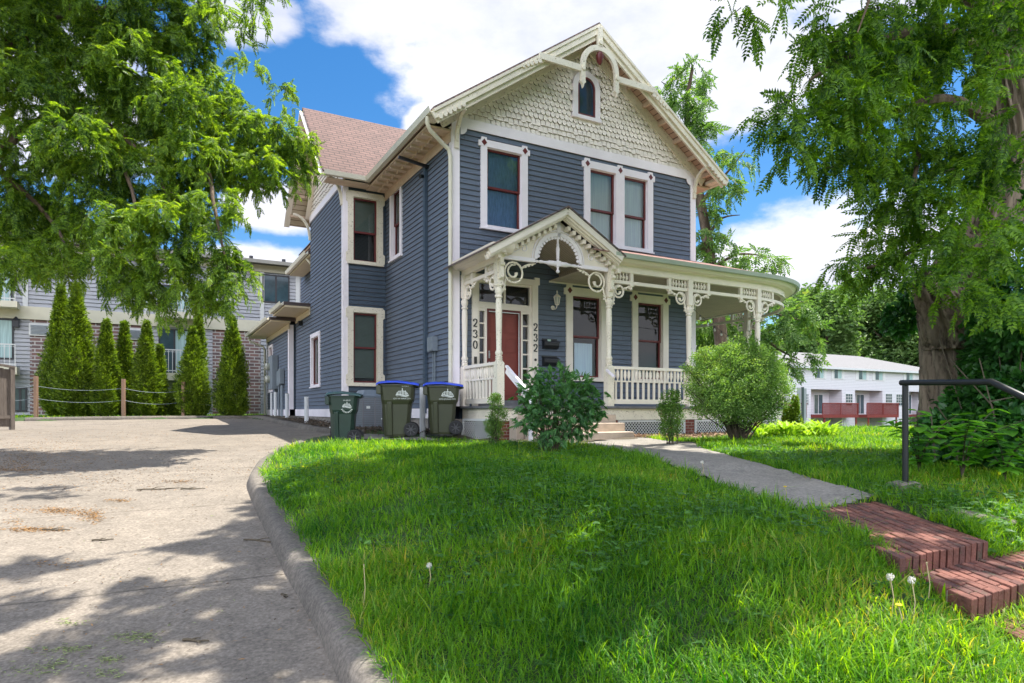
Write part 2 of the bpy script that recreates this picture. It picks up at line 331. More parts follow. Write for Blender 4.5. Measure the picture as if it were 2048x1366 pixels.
def window(P0, P1, ops, z0, z1, cw=.15, style='corner', cur='blind', sash='maroon', mid=.5, trim='white', sill=.06, parent=None, label=None, curtop=1.0):
    loc, ang = wtrans(P0, P1); X0 = ops[0][0]; X1 = ops[-1][1]
    c = MB(); y0 = -.05
    c.box(X0-cw, X0, y0, .0, z0-sill, z1); c.box(X1, X1+cw, y0, .0, z0-sill, z1)
    for (a, b) in zip(ops, ops[1:]): c.box(a[1], b[0], y0-.003, .10, z0, z1)
    c.box(X0-cw, X1+cw, y0-.004, .0, z1, z1+cw); c.box(X0, X1, y0-.02, .03, z0-sill, z0)
    c.box(X0-cw-.02, X1+cw+.02, y0-.03, -.001, z0-sill-.035, z0-sill)
    xs = [X0-cw/2, X1+cw/2]+[(a[1]+b[0])/2 for a, b in zip(ops, ops[1:])]
    if style == 'corner':
        for x in xs:
            c.box(x-cw*.42, x+cw*.42, y0-.002, -.001, z1+cw, z1+cw+.05)
        c.box(X0-cw-.055, X0-cw, y0-.002, -.001, z1+.0, z1+cw-.03); c.box(X1+cw, X1+cw+.055, y0-.002, -.001, z1, z1+cw-.03)
    if style == 'ear':
        for (x, sg) in ((X0-cw, -1), (X1+cw, 1)):
            for (a, b) in ((z1-.16, z1+cw-.02), (z0-sill, z0+.24)): c.prism([(x, a), (x+sg*.05, a+.04), (x+sg*.05, b-.04), (x, b)], y0-.002, -.001)
    for x in (X0, X1): c.box(min(x, x+(.012 if x == X0 else -.012)), max(x, x+(.012 if x == X0 else -.012)), .0, .13, z0, z1)
    c.box(X0+.012, X1-.012, .0, .13, z1-.012, z1)
    w = c.build('window', M[trim], house, label=label); w.location = loc; w.rotation_euler = (0, 0, ang)
    zm = z0+(z1-z0)*mid; s = MB(); g = MB(); k = MB(); dk = MB()
    for (a, b) in ops:
        a += .012; b -= .012; t = .045
        for (q0, q1, y) in ((zm-.02, z1-.012, .03), (z0, zm+.02, .065)):
            s.box(a, a+t, y, y+.035, q0, q1); s.box(b-t, b, y, y+.035, q0, q1); s.box(a+t, b-t, y, y+.035, q1-t, q1); s.box(a+t, b-t, y, y+.035, q0, q0+t)
            g.quad((a+t, y+.02, q0+t), (b-t, y+.02, q0+t), (b-t, y+.02, q1-t), (a+t, y+.02, q1-t))
        zc = z0+(z1-z0)*(1-curtop)
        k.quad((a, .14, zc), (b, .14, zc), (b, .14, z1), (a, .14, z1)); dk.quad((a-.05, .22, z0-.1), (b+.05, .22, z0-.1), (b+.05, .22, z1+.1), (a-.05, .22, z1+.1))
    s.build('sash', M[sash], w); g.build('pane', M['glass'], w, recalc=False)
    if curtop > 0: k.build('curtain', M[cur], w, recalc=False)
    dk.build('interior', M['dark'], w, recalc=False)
    if style == 'corner':
        q = MB()
        for x in xs:
            zc = z1+cw/2+.01; q.prism([(x-.065, zc), (x, zc-.075), (x+.065, zc), (x, zc+.075)], y0-.012, y0-.005)
        q.build('diamond_ornament', M['maroon'], w)
    return w
# walls
A, B = (0, 0), (6.9, 0); LA, LB = (0, 4.55), (0, 0); WA, WB = (-1.15, 4.55), (0, 4.55); SA, SB = (-1.15, 8.78), (-1.15, 4.55)
wallpart(A, B, .1, 6.05, [(.80, 1.67, 4.05, 5.75), (3.54, 4.30, 4.05, 5.78), (4.56, 5.30, 4.05, 5.78), (.58, 1.94, .1, 2.84), (3.04, 3.86, .80, 2.72), (4.99, 5.80, .80, 2.72)])
wallpart(LA, LB, .06, 6.08, [(4.55-3.98, 4.55-3.30, 4.05, 5.78)])
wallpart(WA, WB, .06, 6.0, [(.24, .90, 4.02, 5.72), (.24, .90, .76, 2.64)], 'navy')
wallpart(SA, SB, .06, 6.05, [(8.78-8.5, 8.78-7.45, .82, 2.30)])
core = MB(); core.box(.3, 6.88, .3, 13.5, -.6, 6.05); core.box(-.85, .3, 4.85, 8.7, -.6, 6.05)
core.prism([(.3, 6.05), (3.45, 8.6), (6.88, 6.05)], .3, 13.5); core.prism([(4.9, 6.05), (6.66, 8.4), (8.6, 6.05)], -.9, 3.4, 'x')
core.build('inner_wall', M['navy'], house)
window(A, B, [(.80, 1.67)], 4.05, 5.75, .15, 'corner', 'blind', mid=.5)
window(A, B, [(3.54, 4.30), (4.56, 5.30)], 4.05, 5.78, .17, 'corner', 'curt', mid=.45)
window(LA, LB, [(4.55-3.98, 4.55-3.30)], 4.05, 5.78, .13, 'plain', 'blind2')
window(WA, WB, [(.24, .90)], 4.02, 5.72, .15, 'ear', 'blind2', mid=.46, trim='creamworn', curtop=.55)
window(WA, WB, [(.24, .90)], .76, 2.64, .15, 'ear', 'blind2', mid=.5, trim='creamworn', curtop=.93)
window(SA, SB, [(8.78-8.5, 8.78-7.45)], .82, 2.30, .13, 'plain', 'blind2', mid=0.02)
window(A, B, [(3.04, 3.86)], .80, 2.72, .18, 'corner', 'curt', 'maroon', trim='cream', curtop=.0)
window(A, B, [(4.99, 5.80)], .80, 2.72, .18, 'corner', 'curt', 'maroon', trim='cream', curtop=.0)
cu = MB(); cu.quad((3.2, .135, .8), (3.72, .135, .8), (3.72, .135, 1.62), (3.2, .135, 1.62)); cu.build('pane_reflection', M['curt'], house, recalc=False)  # pale sheet standing in for the reflection low in the porch window
# corner boards, frieze, base trim, foundation
t = MB(); t.box(-.03, .15, -.035, -.002, .1, 6.05); t.box(-.034, -.002, -.002, .12, .1, 6.05); t.box(6.75, 6.93, -.035, -.002, .1, 6.05)
t.box(-1.18, -1.04, 4.515, 4.548, .06, 5.98); t.box(-1.184, -1.152, 4.548, 4.70, .06, 6.03); t.box(6.90, 6.934, 0, .14, .1, 6.05)
t.build('corner_board', M['white'], house)
t = MB(); t.box(-.03, 6.93, -.04, -.001, 6.051, 6.27); t.box(-1.19, -1.151, 4.52, 8.80, 6.051, 6.25); t.build('frieze_board', M['white'], house)
t = MB(); t.box(-1.19, -1.152, 4.5, 8.78, -.17, .058); t.box(-1.15, 0, 4.51, 4.548, -.17, .058); t.box(-.04, -.002, 0, 4.50, -.17, .058); t.build('base_board', M['white'], house)
t = MB(); t.box(-1.14, 0, 4.57, 8.7, -.7, -.172); t.box(.01, 6.88, .01, 13, -.7, -.172); t.build('foundation', M['foundation'], house)
# gables
M['shedge'] = mat('shingle_edge', (.30, .24, .17), .9, .2)  # dark tan butts paint in part of the shadow under each scallop
def shingles(T, half, z0, slope, skip=None, name='shingle_siding'):
    mb = MB(); mb.T = T; row = 0; z = z0; w = .128; h = .125
    while True:
        hw = half-(z-z0)/slope-.12
        if hw < .1: break
        x = -hw-((row % 2)*w/2); x = -math.ceil(hw/w)*w-(row % 2)*w/2
        while x < hw:
            xm = x+w/2
            if abs(xm) < hw and not (skip and skip(xm, z)):
                j = rnd.uniform(-.004, .004); y1 = -.034+rnd.uniform(-.006, .004); g = .005
                if row < 3: g = .009; dz = -.035 if rnd.random() < .4 else 0; pts = [(x+g, z+dz), (x+w-g, z+dz)]
                else: pts = [(x+g, z+.05), (x+w*.16, z+.014), (x+w*.36, z), (x+w*.64, z), (x+w*.84, z+.014), (x+w-g, z+.05)]
                top = z+h+.045; n = len(pts)
                f_ = [(px, y1, pz+j) for px, pz in pts]+[(x+w-g, -.004, top), (x+g, -.004, top)]
                bk = [(px, y1+.022, pz+j) for px, pz in pts]
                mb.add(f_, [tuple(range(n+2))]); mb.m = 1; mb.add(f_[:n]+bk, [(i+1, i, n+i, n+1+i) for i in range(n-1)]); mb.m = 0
            x += w
        row += 1; z += h
    return mb
def aw(x, z): return (-.44 < x < .44 and z < 7.92 and z > 6.9-.1) or (x*x+(z-7.62)**2 < .43**2)
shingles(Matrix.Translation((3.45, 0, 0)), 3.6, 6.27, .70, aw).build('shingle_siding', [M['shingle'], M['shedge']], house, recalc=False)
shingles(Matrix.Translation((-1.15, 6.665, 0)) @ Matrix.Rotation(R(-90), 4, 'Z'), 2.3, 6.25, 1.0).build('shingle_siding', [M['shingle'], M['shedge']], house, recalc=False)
g = MB(); g.add([(-.1, .02, 6.0), (7, .02, 6.0), (3.45, .02, 8.75)], [(0, 1, 2)]); g.add([(-1.12, 4.4, 6), (-1.12, 8.9, 6), (-1.12, 6.665, 8.5)], [(0, 1, 2)]); g.build('gable_wall', M['shingle'], house, recalc=False)
# gable window (arched)
def arc(cx, cz, r, a0, a1, n): return [(cx+r*math.cos(R(a0+(a1-a0)*i/n)), cz+r*math.sin(R(a0+(a1-a0)*i/n))) for i in range(n+1)]
gw = MB(); cx = 3.43; zc = 7.66
def ring(mb, cx, cz, r0, r1, y0, y1, a0=0, a1=180, n=16):
    p0 = arc(cx, cz, r0, a0, a1, n); p1 = arc(cx, cz, r1, a0, a1, n)
    for i in range(n): mb.prism([p0[i], p1[i], p1[i+1], p0[i+1]], y0, y1)
ring(gw, cx, zc, .25, .39, -.06, 0); gw.box(cx-.39, cx-.25, -.06, 0, 6.98, zc); gw.box(cx+.25, cx+.39, -.06, 0, 6.98, zc); gw.box(cx-.42, cx+.42, -.08, 0, 6.90, 6.98)
gwo = gw.build('arched_window', M['white'], house)
s = MB(); ring(s, cx, zc, .205, .25, -.045, -.01); s.box(cx-.25, cx-.205, -.045, -.01, 6.98, zc); s.box(cx+.205, cx+.25, -.045, -.01, 6.98, zc); s.box(cx-.205, cx+.205, -.045, -.01, 6.98, 7.03); s.build('sash', M['maroon'], gwo)
s = MB(); s.add([(x, -.03, z) for x, z in [(cx-.21, 7.02), (cx+.21, 7.02)]+arc(cx, zc, .21, 0, 180, 12)], [tuple(range(15))]); s.build('pane', mat('attic_glass', (.02, .035, .05), .08, .2, 2), gwo, recalc=False)
# roofs
RS = .70
r = MB(); r.prism([(-.64, 6.11), (3.45, 8.97), (7.54, 6.11), (7.54, 6.07), (3.45, 8.92), (-.64, 6.07)], -.53, 13.6); r.build('main_roof', M['roofm'], house)
r = MB(); r.prism([(-.60, 6.06), (3.45, 8.895), (7.50, 6.06), (7.47, 6.02), (3.45, 8.84), (-.57, 6.02)], -.50, 13.5); r.build('soffit', M['sofb'], house)
r = MB(); r.prism([(4.03, 6.12), (6.665, 8.77), (9.30, 6.12), (9.30, 6.07), (6.665, 8.71), (4.03, 6.07)], -1.82, 3.4, 'x')
r.build('wing_roof', M['roofw'], house)
r = MB(); r.prism([(4.07, 6.06), (6.665, 8.67), (9.26, 6.06), (9.26, 6.01), (6.665, 8.61), (4.07, 6.01)], -1.79, -1.1, 'x'); r.build('wing_soffit', M['sofc'], house)
r = MB()
for k in range(42): z = 6.15+k*.063; r.box(-1.83, 3.4, 6.665-(8.79-z)/1.006-.006, 6.665-(8.79-z)/1.006+.004, z-.016, z) if 0 else None
# rake boards
k = MB(); ang = math.atan(RS)
for sg in (-1, 1):
    e = 3.45+sg*4.10; k.beam((3.45-sg*.0, -.525, 8.80), (e, -.525, 8.80-RS*4.10), .05, .15); k.beam((3.45, -.555, 8.885), (e, -.555, 8.885-RS*4.10), .05, .055)
    k.beam((3.45, -.03, 8.68), (3.45+sg*3.75, -.03, 8.68-RS*3.75), .05, .24, )
    k.beam((3.45, -.47, 8.66), (3.45+sg*4.0, -.47, 8.66-RS*4.0), .05, .10)
    k.beam((3.45+sg*3.95, -.5, 6.05), (3.45+sg*3.95, .02, 6.05), .2, .08)
k.build('rake_board', M['creamworn'], house)
k = MB()
for (ye, zb) in ((4.03, 6.0), (9.30, 6.0)):
    k.beam((-1.81, 6.665, 8.63), (-1.81, ye, 8.63-abs(ye-6.665)*1.006), .05, .17, (1, 0, 0)); k.beam((-1.2, 6.665, 8.45), (-1.2, ye+(.4 if ye < 5 else -.4), 8.45-(abs(ye-6.665)-.4)*1.006), .05, .2, (1, 0, 0))
k.build('wing_rake_board', M['cream'], house)
k = MB()
for i in range(7):
    for sg in (-1, 1):
        d = .7+i*.5; x = 3.45+sg*d; z = 8.84-RS*d-.05; k.box(x-.035, x+.035, -.47, -.03, z-.05, z+.05)
for i in range(5):
    for sg in (-1, 1):
        d = .3+i*.5; y = 6.665+sg*d; z = 8.61-d*1.006-.04; k.box(-1.76, -1.18, y-.03, y+.03, z-.04, z+.04)
k.build('lookout', M['soffit'], house)
# eave soffits + gutters
k = MB(); k.box(-.57, -.03, 0, 4.5, 5.93, 5.97); k.box(6.93, 7.45, 0, 6, 5.93, 5.97); k.box(-1.7, 0, 4.1, 4.5, 5.95, 5.98)
for i in range(11):
    y = .35+i*.36
    k.box(-.55, -.12, y-.03, y+.03, 5.87, 5.93)
k.box(-.055, -.036, .02, 4.5, 5.72, 5.93)
k.build('eave_soffit', M['soffit'], house)
k = MB(); GP = [(0, 0), (.10, .0), (.13, .11), (.115, .11), (.09, .02), (.01, .02), (.01, .11), (0, .11)]
k.sweep([(-.62, 4.05, 5.99), (-.62, -.52, 5.99)], [(-a if 0 else a, b) for a, b in GP]); k.sweep([(-1.8, 4.06, 6.0), (-.63, 4.06, 6.0)], GP); k.sweep([(7.5, -.5, 5.99), (7.5, 6, 5.99)], GP)
k.build('gutter', M['gutter'], house, recalc=False)
k = MB(); k.tube([(-.68, -.3, 5.98), (-.68, -.28, 5.86), (-.60, -.22, 5.76), (-.30, -.12, 5.60), (-.12, -.08, 5.50), (-.08, -.07, 5.36), (-.08, -.07, 3.2)], .045, 10); k.tube([(-.08, -.07, 3.2), (-.08, -.07, -.3), (-.16, -.2, -.42)], .045, 10)
k.build('downspout', M['gutter'], house, smooth=True)
# scalloped eave trim under the left eave
k = MB()
for i in range(22): k.disc((0, 0, 0), .0001, .001, 3) if 0 else k.lathe([(.085, -.01), (.085, .01)], (-.30, .25+i*.19, 5.93), 8, 'x')
k.build('eave_trim', M['soffit'], house)
# curved corner brackets
def bracket(mb, T, w=.07, r=.42):
    old = mb.T; mb.T = T
    pts = [(0, -.04-r*(1-math.cos(R(a))), r*1.25*math.sin(R(a))) for a in range(0, 91, 15)]
    for a, b in zip(pts, pts[1:]): mb.beam(a, b, w, .07, (1, 0, 0)) if 0 else mb.beam(a, b, .07, w, (1, 0, 0))
    mb.box(-w/2-.01, w/2+.01, -.06, -.005, -.14, .02); mb.T = old
k = MB(); bracket(k, Matrix.Translation((.07, -.02, 5.72))); bracket(k, Matrix.Translation((6.86, -.02, 5.72)))
for (y, ) in ((4.62,), (8.7,)): bracket(k, Matrix.Translation((-1.17, y, 5.62)) @ Matrix.Rotation(R(-90), 4, 'Z'), r=.5)
k.build('bracket', M['creamworn'], house)
k = MB()
for (x, s_) in ((.16, 1), (6.74, -1)): k.add([(x, -.055, 6.05), (x+s_*.16, -.055, 6.05)]+[(x+s_*.16*math.cos(R(a)), -.055, 6.05-.16*math.sin(R(a))) for a in (25, 50, 70, 90)], [(0, 1, 2, 3, 4, 5)])
k.build('fan_ornament', M['white'], house, recalc=False)
# gable truss ornament in the rake plane
k = MB(); cx = 3.43; cz = 7.86; y0, y1 = -.60, -.53
ring(k, cx, cz, .41, .53, y0, y1, 0, 180, 20)
for sg in (-1, 1):
    xa, xb = sorted((cx+sg*.42, cx+sg*.53)); zb = 7.40
    k.prism([(xa, cz), (xb, cz), (xb, zb+.1), (xb+.015, zb+.05), ((xa+xb)/2+.02, zb), ((xa+xb)/2, zb-.08), ((xa+xb)/2-.02, zb), (xa-.015, zb+.05), (xa, zb+.1)], y0-.002, y1+.002)
    xa, xb = sorted((cx+sg*.535, cx+sg*1.62)); k.box(xa, xb, y0+.005, y1-.005, 7.68, 7.82)
    for i in range(5): x = cx+sg*(1.62+i*.10); z = 7.64-i*.055; k.disc((x, y0+.01, z), .055-.004*i, .05, 10)
    for (x, z) in ((cx+sg*.475, 7.75),): k.disc((x, y0-.03, z), .045, .03, 12)
    for i in range(6): k.disc((3.45+sg*(3.95-i*.1), -.575, 5.93+i*.07), .05, .05, 10)
k.box(cx-.065, cx+.065, y0, y1, cz+.5, 8.83); k.disc((cx, y0-.03, cz+.60), .05, .03, 12)
k.build('gable_truss', M['creamworn'], house)
k = MB(); k.lathe([(.02, -.28), (.06, -.22), (.085, -.12), (.09, -.06), (.06, -.05), (.06, 0)], (cx, -.565, 8.24), 14); k.build('acorn_drop', M['maroon'], house, smooth=True)
# door
dr = MB(); Y = -.05
dr.box(.44, .58, Y, 0, .1, 2.84); dr.box(1.94, 2.09, Y, 0, .1, 2.84); dr.box(.44, 2.09, Y-.004, 0, 2.84, 2.97); dr.box(.58, 1.94, -.02, .08, 2.24, 2.34)
dr.box(2.0, 2.13, Y-.006, 0, 2.86, 3.02); dr.box(.40, .52, Y-.006, 0, 2.86, 3.02)
for (a, b) in ((.58, .63), (.76, .81), (1.66, 1.71), (1.87, 1.94)): dr.box(a, b, -.01, .08, .1, 2.24)
for (a, b) in ((.63, .76), (1.71, 1.87)):
    dr.box(a, b, -.008, .08, .1, .62)
    for i in range(5): z = .62+.32*i; dr.box(a, b, .02, .06, z+.0, z+.03) if i else None
    dr.box(a, b, -.008, .08, 2.18, 2.24)
dr.box(.58, .63, .0, .08, 2.34, 2.84); dr.box(1.90, 1.94, .0, .08, 2.34, 2.84); dr.box(1.24, 1.28, .0, .08, 2.34, 2.84); dr.box(.63, 1.24, .0, .08, 2.79, 2.84); dr.box(1.28, 1.90, .0, .08, 2.79, 2.84); dr.box(.63, 1.24, .0, .08, 2.34, 2.38); dr.box(1.28, 1.90, .0, .08, 2.34, 2.38)
dro = dr.build('door_frame', M['cream'], house)
d = MB(); d.box(.81, .85, -.005, .07, .22, 2.24); d.box(1.62, 1.66, -.005, .07, .22, 2.24); d.box(.85, 1.62, -.005, .07, 2.19, 2.24); d.build('door_jamb', M['maroon'], dro)
d = MB(); d.box(.85, 1.62, .045, .08, .24, 2.19)
for (a, b) in ((.92, 1.20), (1.27, 1.55)):
    for (q, w) in ((.32, .72), (.82, 1.18), (1.28, 1.62), (1.72, 2.10)): d.box(a, b, .037, .046, q, w); d.box(a+.03, b-.03, .031, .038, q+.03, w-.03)
d.build('door', M['door'], dro, bevel=.004)
d = MB(); d.box(1.60, 1.622, -.015, -.004, .24, 2.19); d.box(.86, 1.6, -.015, -.004, 2.17, 2.19); d.build('storm_door_edge', M['pvc'], dro)
d = MB(); d.box(.865, .90, .02, .044, 1.16, 1.32); d.box(.865, .90, .02, .044, .98, 1.08); d.tube([(.88, .0, 1.3), (.88, -.02, 1.24), (.88, .0, 1.18)], .008, 6); d.build('door_handle', mat('steel', (.5, .5, .5), .3, metal=1), dro)
d = MB(); d.quad((.63, .05, .62), (.76, .05, .62), (.76, .05, 2.2), (.63, .05, 2.2)); d.quad((1.71, .05, .62), (1.87, .05, .62), (1.87, .05, 2.2), (1.71, .05, 2.2)); d.quad((.62, .05, 2.36), (1.92, .05, 2.36), (1.92, .05, 2.82), (.62, .05, 2.82)); d.build('pane', M['glass'], dro, recalc=False)
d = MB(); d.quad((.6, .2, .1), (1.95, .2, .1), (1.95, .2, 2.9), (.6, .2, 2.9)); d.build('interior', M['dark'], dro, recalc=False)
d = MB(); d.box(.58, 1.96, -.16, .0, .1, .17); d.box(.6, 1.94, -.08, .0, .17, .235); d.build('door_sill', M['deck'], dro)
def digit(mb, ch, cx, zt, h=.165, y=-.062):
    P = {'2': [(-.42, .28), (-.38, .42), (-.1, .5), (.25, .46), (.4, .28), (.3, .05), (0, -.2), (-.3, -.4), (-.4, -.48), (-.1, -.43), (.2, -.5), (.42, -.42)],
         '3': [(-.4, .32), (-.3, .45), (0, .5), (.32, .4), (.32, .15), (.0, .05), (.35, -.05), (.4, -.3), (.1, -.5), (-.25, -.47), (-.42, -.32)],
         '0': [(0, .5), (.26, .42), (.4, .15), (.4, -.15), (.26, -.42), (0, -.5), (-.26, -.42), (-.4, -.15), (-.4, .15), (-.26, .42), (0, .5)]}[ch]
    pts = [(cx+a*h*.62, y, zt-h/2+b*h) for a, b in P]
    for a, b in zip(pts, pts[1:]):
        v_ = abs(b[2]-a[2]) > abs(b[0]-a[0]); mb.beam(a, b, .012, .026 if v_ else .017, (0, 1, 0)) if 0 else mb.beam(a, b, .026 if v_ else .018, .008, (0, 1, 0))
    if ch in '23': mb.disc((pts[0][0]+.01, y, pts[0][2]), .016, .006, 8)
for (x, st) in ((.505, '230'), (2.015, '232')):
    d = MB()
    for i, ch in enumerate(st): digit(d, ch, x, 1.98-.235*i)
    d.build('house_number', M['digit'], house)
d = MB(); d.box(.48, .54, -.075, -.05, 1.02, 1.17); d.lathe([(.018, 0), (.018, .01)], (.51, -.085, 1.10), 8, 'y'); d.disc((2.015, -.065, 1.16), .03, .015); d.disc((2.015, -.06, .98), .03, .01); d.build('doorbell', mat('bell', (.04, .035, .03), .4), house)
# wall lantern
d = MB(); d.lathe([(.0, .0), (.05, 0), (.05, .02), (0, .02)], (2.5, -.03, 2.38), 12, 'y'); d.tube([(2.5, -.03, 2.38), (2.5, -.10, 2.33), (2.51, -.16, 2.36), (2.52, -.17, 2.42)], .012, 6)
d.lathe([(.035, 0), (.05, .01), (.05, .02)], (2.52, -.17, 2.42), 6); d.lathe([(.095, 0), (.085, .02), (.03, .07), (.012, .08), (.012, .11), (.018, .12), (.004, .16)], (2.52, -.17, 2.60), 6)
for i in range(6): a = R(60*i); d.tube([(2.52+.05*math.cos(a), -.17+.05*math.sin(a), 2.44), (2.52+.08*math.cos(a), -.17+.08*math.sin(a), 2.60)], .007, 4)
lan = d.build('wall_lantern', M['cream'], house)
d = MB(); d.lathe([(.045, 0), (.074, .15)], (2.52, -.17, 2.445), 6); d.build('lantern_glass', mat('lgl', (.45, .45, .4), .2), lan)
# ---- porch
PR = 2.6
def pp(a):
    if a < 7.38: return (a, -1.65, 0)
    q = (a-7.38)/PR
    if q < math.pi/2: return (7.38+PR*math.sin(q), .95-PR*math.cos(q), q)
    return (9.98, .95+(a-7.38-PR*math.pi/2), math.pi/2)
AEND = 7.38+PR*math.pi/2+3.2
def PT(a, dz=0): x, y, q = pp(a); return Matrix.Translation((x, y, dz)) @ Matrix.Rotation(q, 4, 'Z')
def ppts(a0, a1, z, step=.25):
    n = max(2, int((a1-a0)/step)+1); L_ = sorted(set([a0+(a1-a0)*i/n for i in range(n+1)]+([7.38] if a0 < 7.38 < a1 else [])))
    return [(pp(a)[0], pp(a)[1], z) for a in L_]
def LT(t, dz=0): return Matrix.Translation((.25, -t, dz)) @ Matrix.Rotation(R(-90), 4, 'Z')   # left porch side, t from the wall
fl = [(.17, 0)]+[(.17, -1.74)]+[(p[0], p[1]) for p in ppts(.3, AEND, 0)]; fl = [(.17, 0), (.17, -1.74)]
for p in ppts(.3, AEND, 0):
    fl.append((p[0], p[1]))
fl2 = [(.17, 0), (.17, -1.74)]
for i in range(0, 60):
    a = .3+(AEND-.3)*i/59; x, y, q = pp(a); fl2.append((x+.09*math.sin(q), y-.09*math.cos(q)))
fl2 += [(6.9, pp(AEND)[1]), (6.9, 0)]
d = MB(); d.prism(fl2, .055, .10, 'z'); porch = d.build('porch', M['deck'], house)
d = MB(); d.prism([(x*.995+.02, y*.98) for x, y in fl2], -.7, -.6, 'z'); 
d = MB(); SKP = [(-.03, -.19), (.02, -.19), (.02, .05), (-.03, .05)]
d.sweep(ppts(.3, AEND, 0), SKP); d.sweep([(.25, 0, 0), (.25, -1.67, 0)], SKP); d.build('skirt_board', M['creamworn'], porch)
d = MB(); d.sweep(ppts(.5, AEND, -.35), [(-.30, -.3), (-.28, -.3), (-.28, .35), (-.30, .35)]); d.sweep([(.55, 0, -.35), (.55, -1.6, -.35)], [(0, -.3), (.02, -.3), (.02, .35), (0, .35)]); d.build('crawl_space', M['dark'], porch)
def lattice(mb, w, z0, z1, fr=.045, sp=.052, sw=.012):
    mb.box(0, w, -.03, 0, z1-fr, z1); mb.box(0, w, -.03, 0, z0, z0+.03); mb.box(0, fr, -.03, 0, z0+.03, z1-fr); mb.box(w-fr, w, -.03, 0, z0+.03, z1-fr)
    h = z1-z0
    for sg, y in ((1, -.018), (-1, -.012)):
        c = -h
        while c < w:
            # line x = c + (z-z0) for sg=1 ; x = c + h-(z-z0) for sg=-1
            a0 = max(0, -c); a1 = min(h, w-c)
            if a1-a0 > .02:
                za, zb = (z0+a0, z0+a1) if sg > 0 else (z1-a0, z1-a1); xa, xb = c+a0, c+a1
                o = .0125; mb.add([(xa-o, y, za), (xa+o, y, za), (xb+o, y, zb), (xb-o, y, zb)], [(0, 1, 2, 3)])
            c += .078
d = MB()
a = 3.15
for (a0, a1) in ((3.1, 5.0), (5.3, 7.2), (7.55, 8.6), (8.65, 9.7), (9.75, 10.8)):
    x0, y0_, q = pp(a0); x1, y1_, _ = pp(a1); d.T = Matrix.Translation((x0, y0_, 0)) @ Matrix.Rotation(math.atan2(y1_-y0_, x1-x0), 4, 'Z'); lattice(d, math.hypot(x1-x0, y1_-y0_), -.62, -.2)
d.T = Matrix.Translation((.12, -.35, 0)) @ Matrix.Rotation(R(-82), 4, 'Z') @ Matrix.Rotation(R(-6), 4, 'X'); lattice(d, 1.05, -.60, -.16)
d.build('lattice', M['lattice'], porch, recalc=False)
d = MB(); d.box(2.92, 3.1, -1.66, -1.4, -.62, -.2); d.box(5.02, 5.28, -1.66, -1.4, -.62, -.2); d.box(7.2, 7.5, -1.66, -1.4, -.62, -.2); d.box(.2, .46, -1.68, -1.42, -.62, -.2); d.build('brick_pier', M['brickp'], porch)
# steps
d = MB(); d.T = None
for i in range(3):
    y1 = -1.72; y0_ = -1.72-.29*(3-i); zt = -.07-.17*(2-i)
    d.box(.62-.0*i, 2.78, y0_, -1.72-.29*(2-i) if i < 2 else y1, -.75, zt)
d.build('concrete_steps', M['stepc'], porch, bevel=.012)
d = MB(); d.prism([(-1.74, -.62), (-1.74, -.17), (-1.80, -.14), (-1.98, -.16), (-2.02, -.25), (-2.02, -.62)], .42, .60, 'x'); d.build('stone_block', M['stepc'], porch, bevel=.02)
d = MB(); d.beam((.36, -1.75, .86), (.36, -2.65, .30), .06, .045); d.beam((.36, -1.75, .78), (.36, -2.65, .22), .03, .12); d.beam((2.74, -1.75, .86), (2.74, -2.0, .70), .06, .045); d.box(.33, .39, -2.70, -2.64, -.55, .30); d.build('stair_rail', M['white'], porch, bevel=.006)
# posts
SHAFT = [(.075, .96), (.06, .985), (.075, 1.0), (.06, 1.02), (.075, 1.04), (.055, 1.06), (.072, 1.10), (.075, 1.12), (.05, 1.17), (.056, 1.5), (.064, 1.95), (.06, 2.12), (.05, 2.16), (.072, 2.18), (.072, 2.2), (.05, 2.22), (.075, 2.28), (.078, 2.33), (.05, 2.38), (.075, 2.40), (.075, 2.42)]
def post(T, top=2.98, big=False, dz=0, name='porch_post'):
    p = MB(); p.T = T; w = .078
    p.box(-w, w, -w, w, .102, .92+dz); p.add([(-w, -w, .92), (w, -w, .92), (w, w, .92), (-w, w, .92), (-.05, -.05, .965), (.05, -.05, .965), (.05, .05, .965), (-.05, .05, .965)], [(0, 1, 5, 4), (1, 2, 6, 5), (2, 3, 7, 6), (3, 0, 4, 7)])
    p.lathe(SHAFT, (0, 0, 0), 14); w = .066
    p.box(-w, w, -w, w, 2.42, top)
    if big:
        for (a, b) in ((0, -1), (0, 1)):
            p.box(-.045, .045, min(b*w, b*(w+.06)), max(b*w, b*(w+.06)), 2.52, 3.05)
            p.lathe([(.045, -.05), (.045, .05)], (0, b*(w+.06), 2.98), 12, 'x'); p.lathe([(.04, -.046), (.04, .046)], (0, b*(w+.07), 2.80), 12, 'x'); p.lathe([(.035, -.04), (.035, .04)], (0, b*(w+.05), 2.56), 12, 'x')
    o = p.build('porch_post', M['creamworn' if big else 'cream'], porch, smooth=True); return o
post(PT(.25), 3.05, True); post(PT(2.87), 3.05, True); post(PT(5.13)); post(PT(7.38)); post(PT(7.38+PR*math.pi/2+.01))
p_ = post(LT(.07), 2.9)
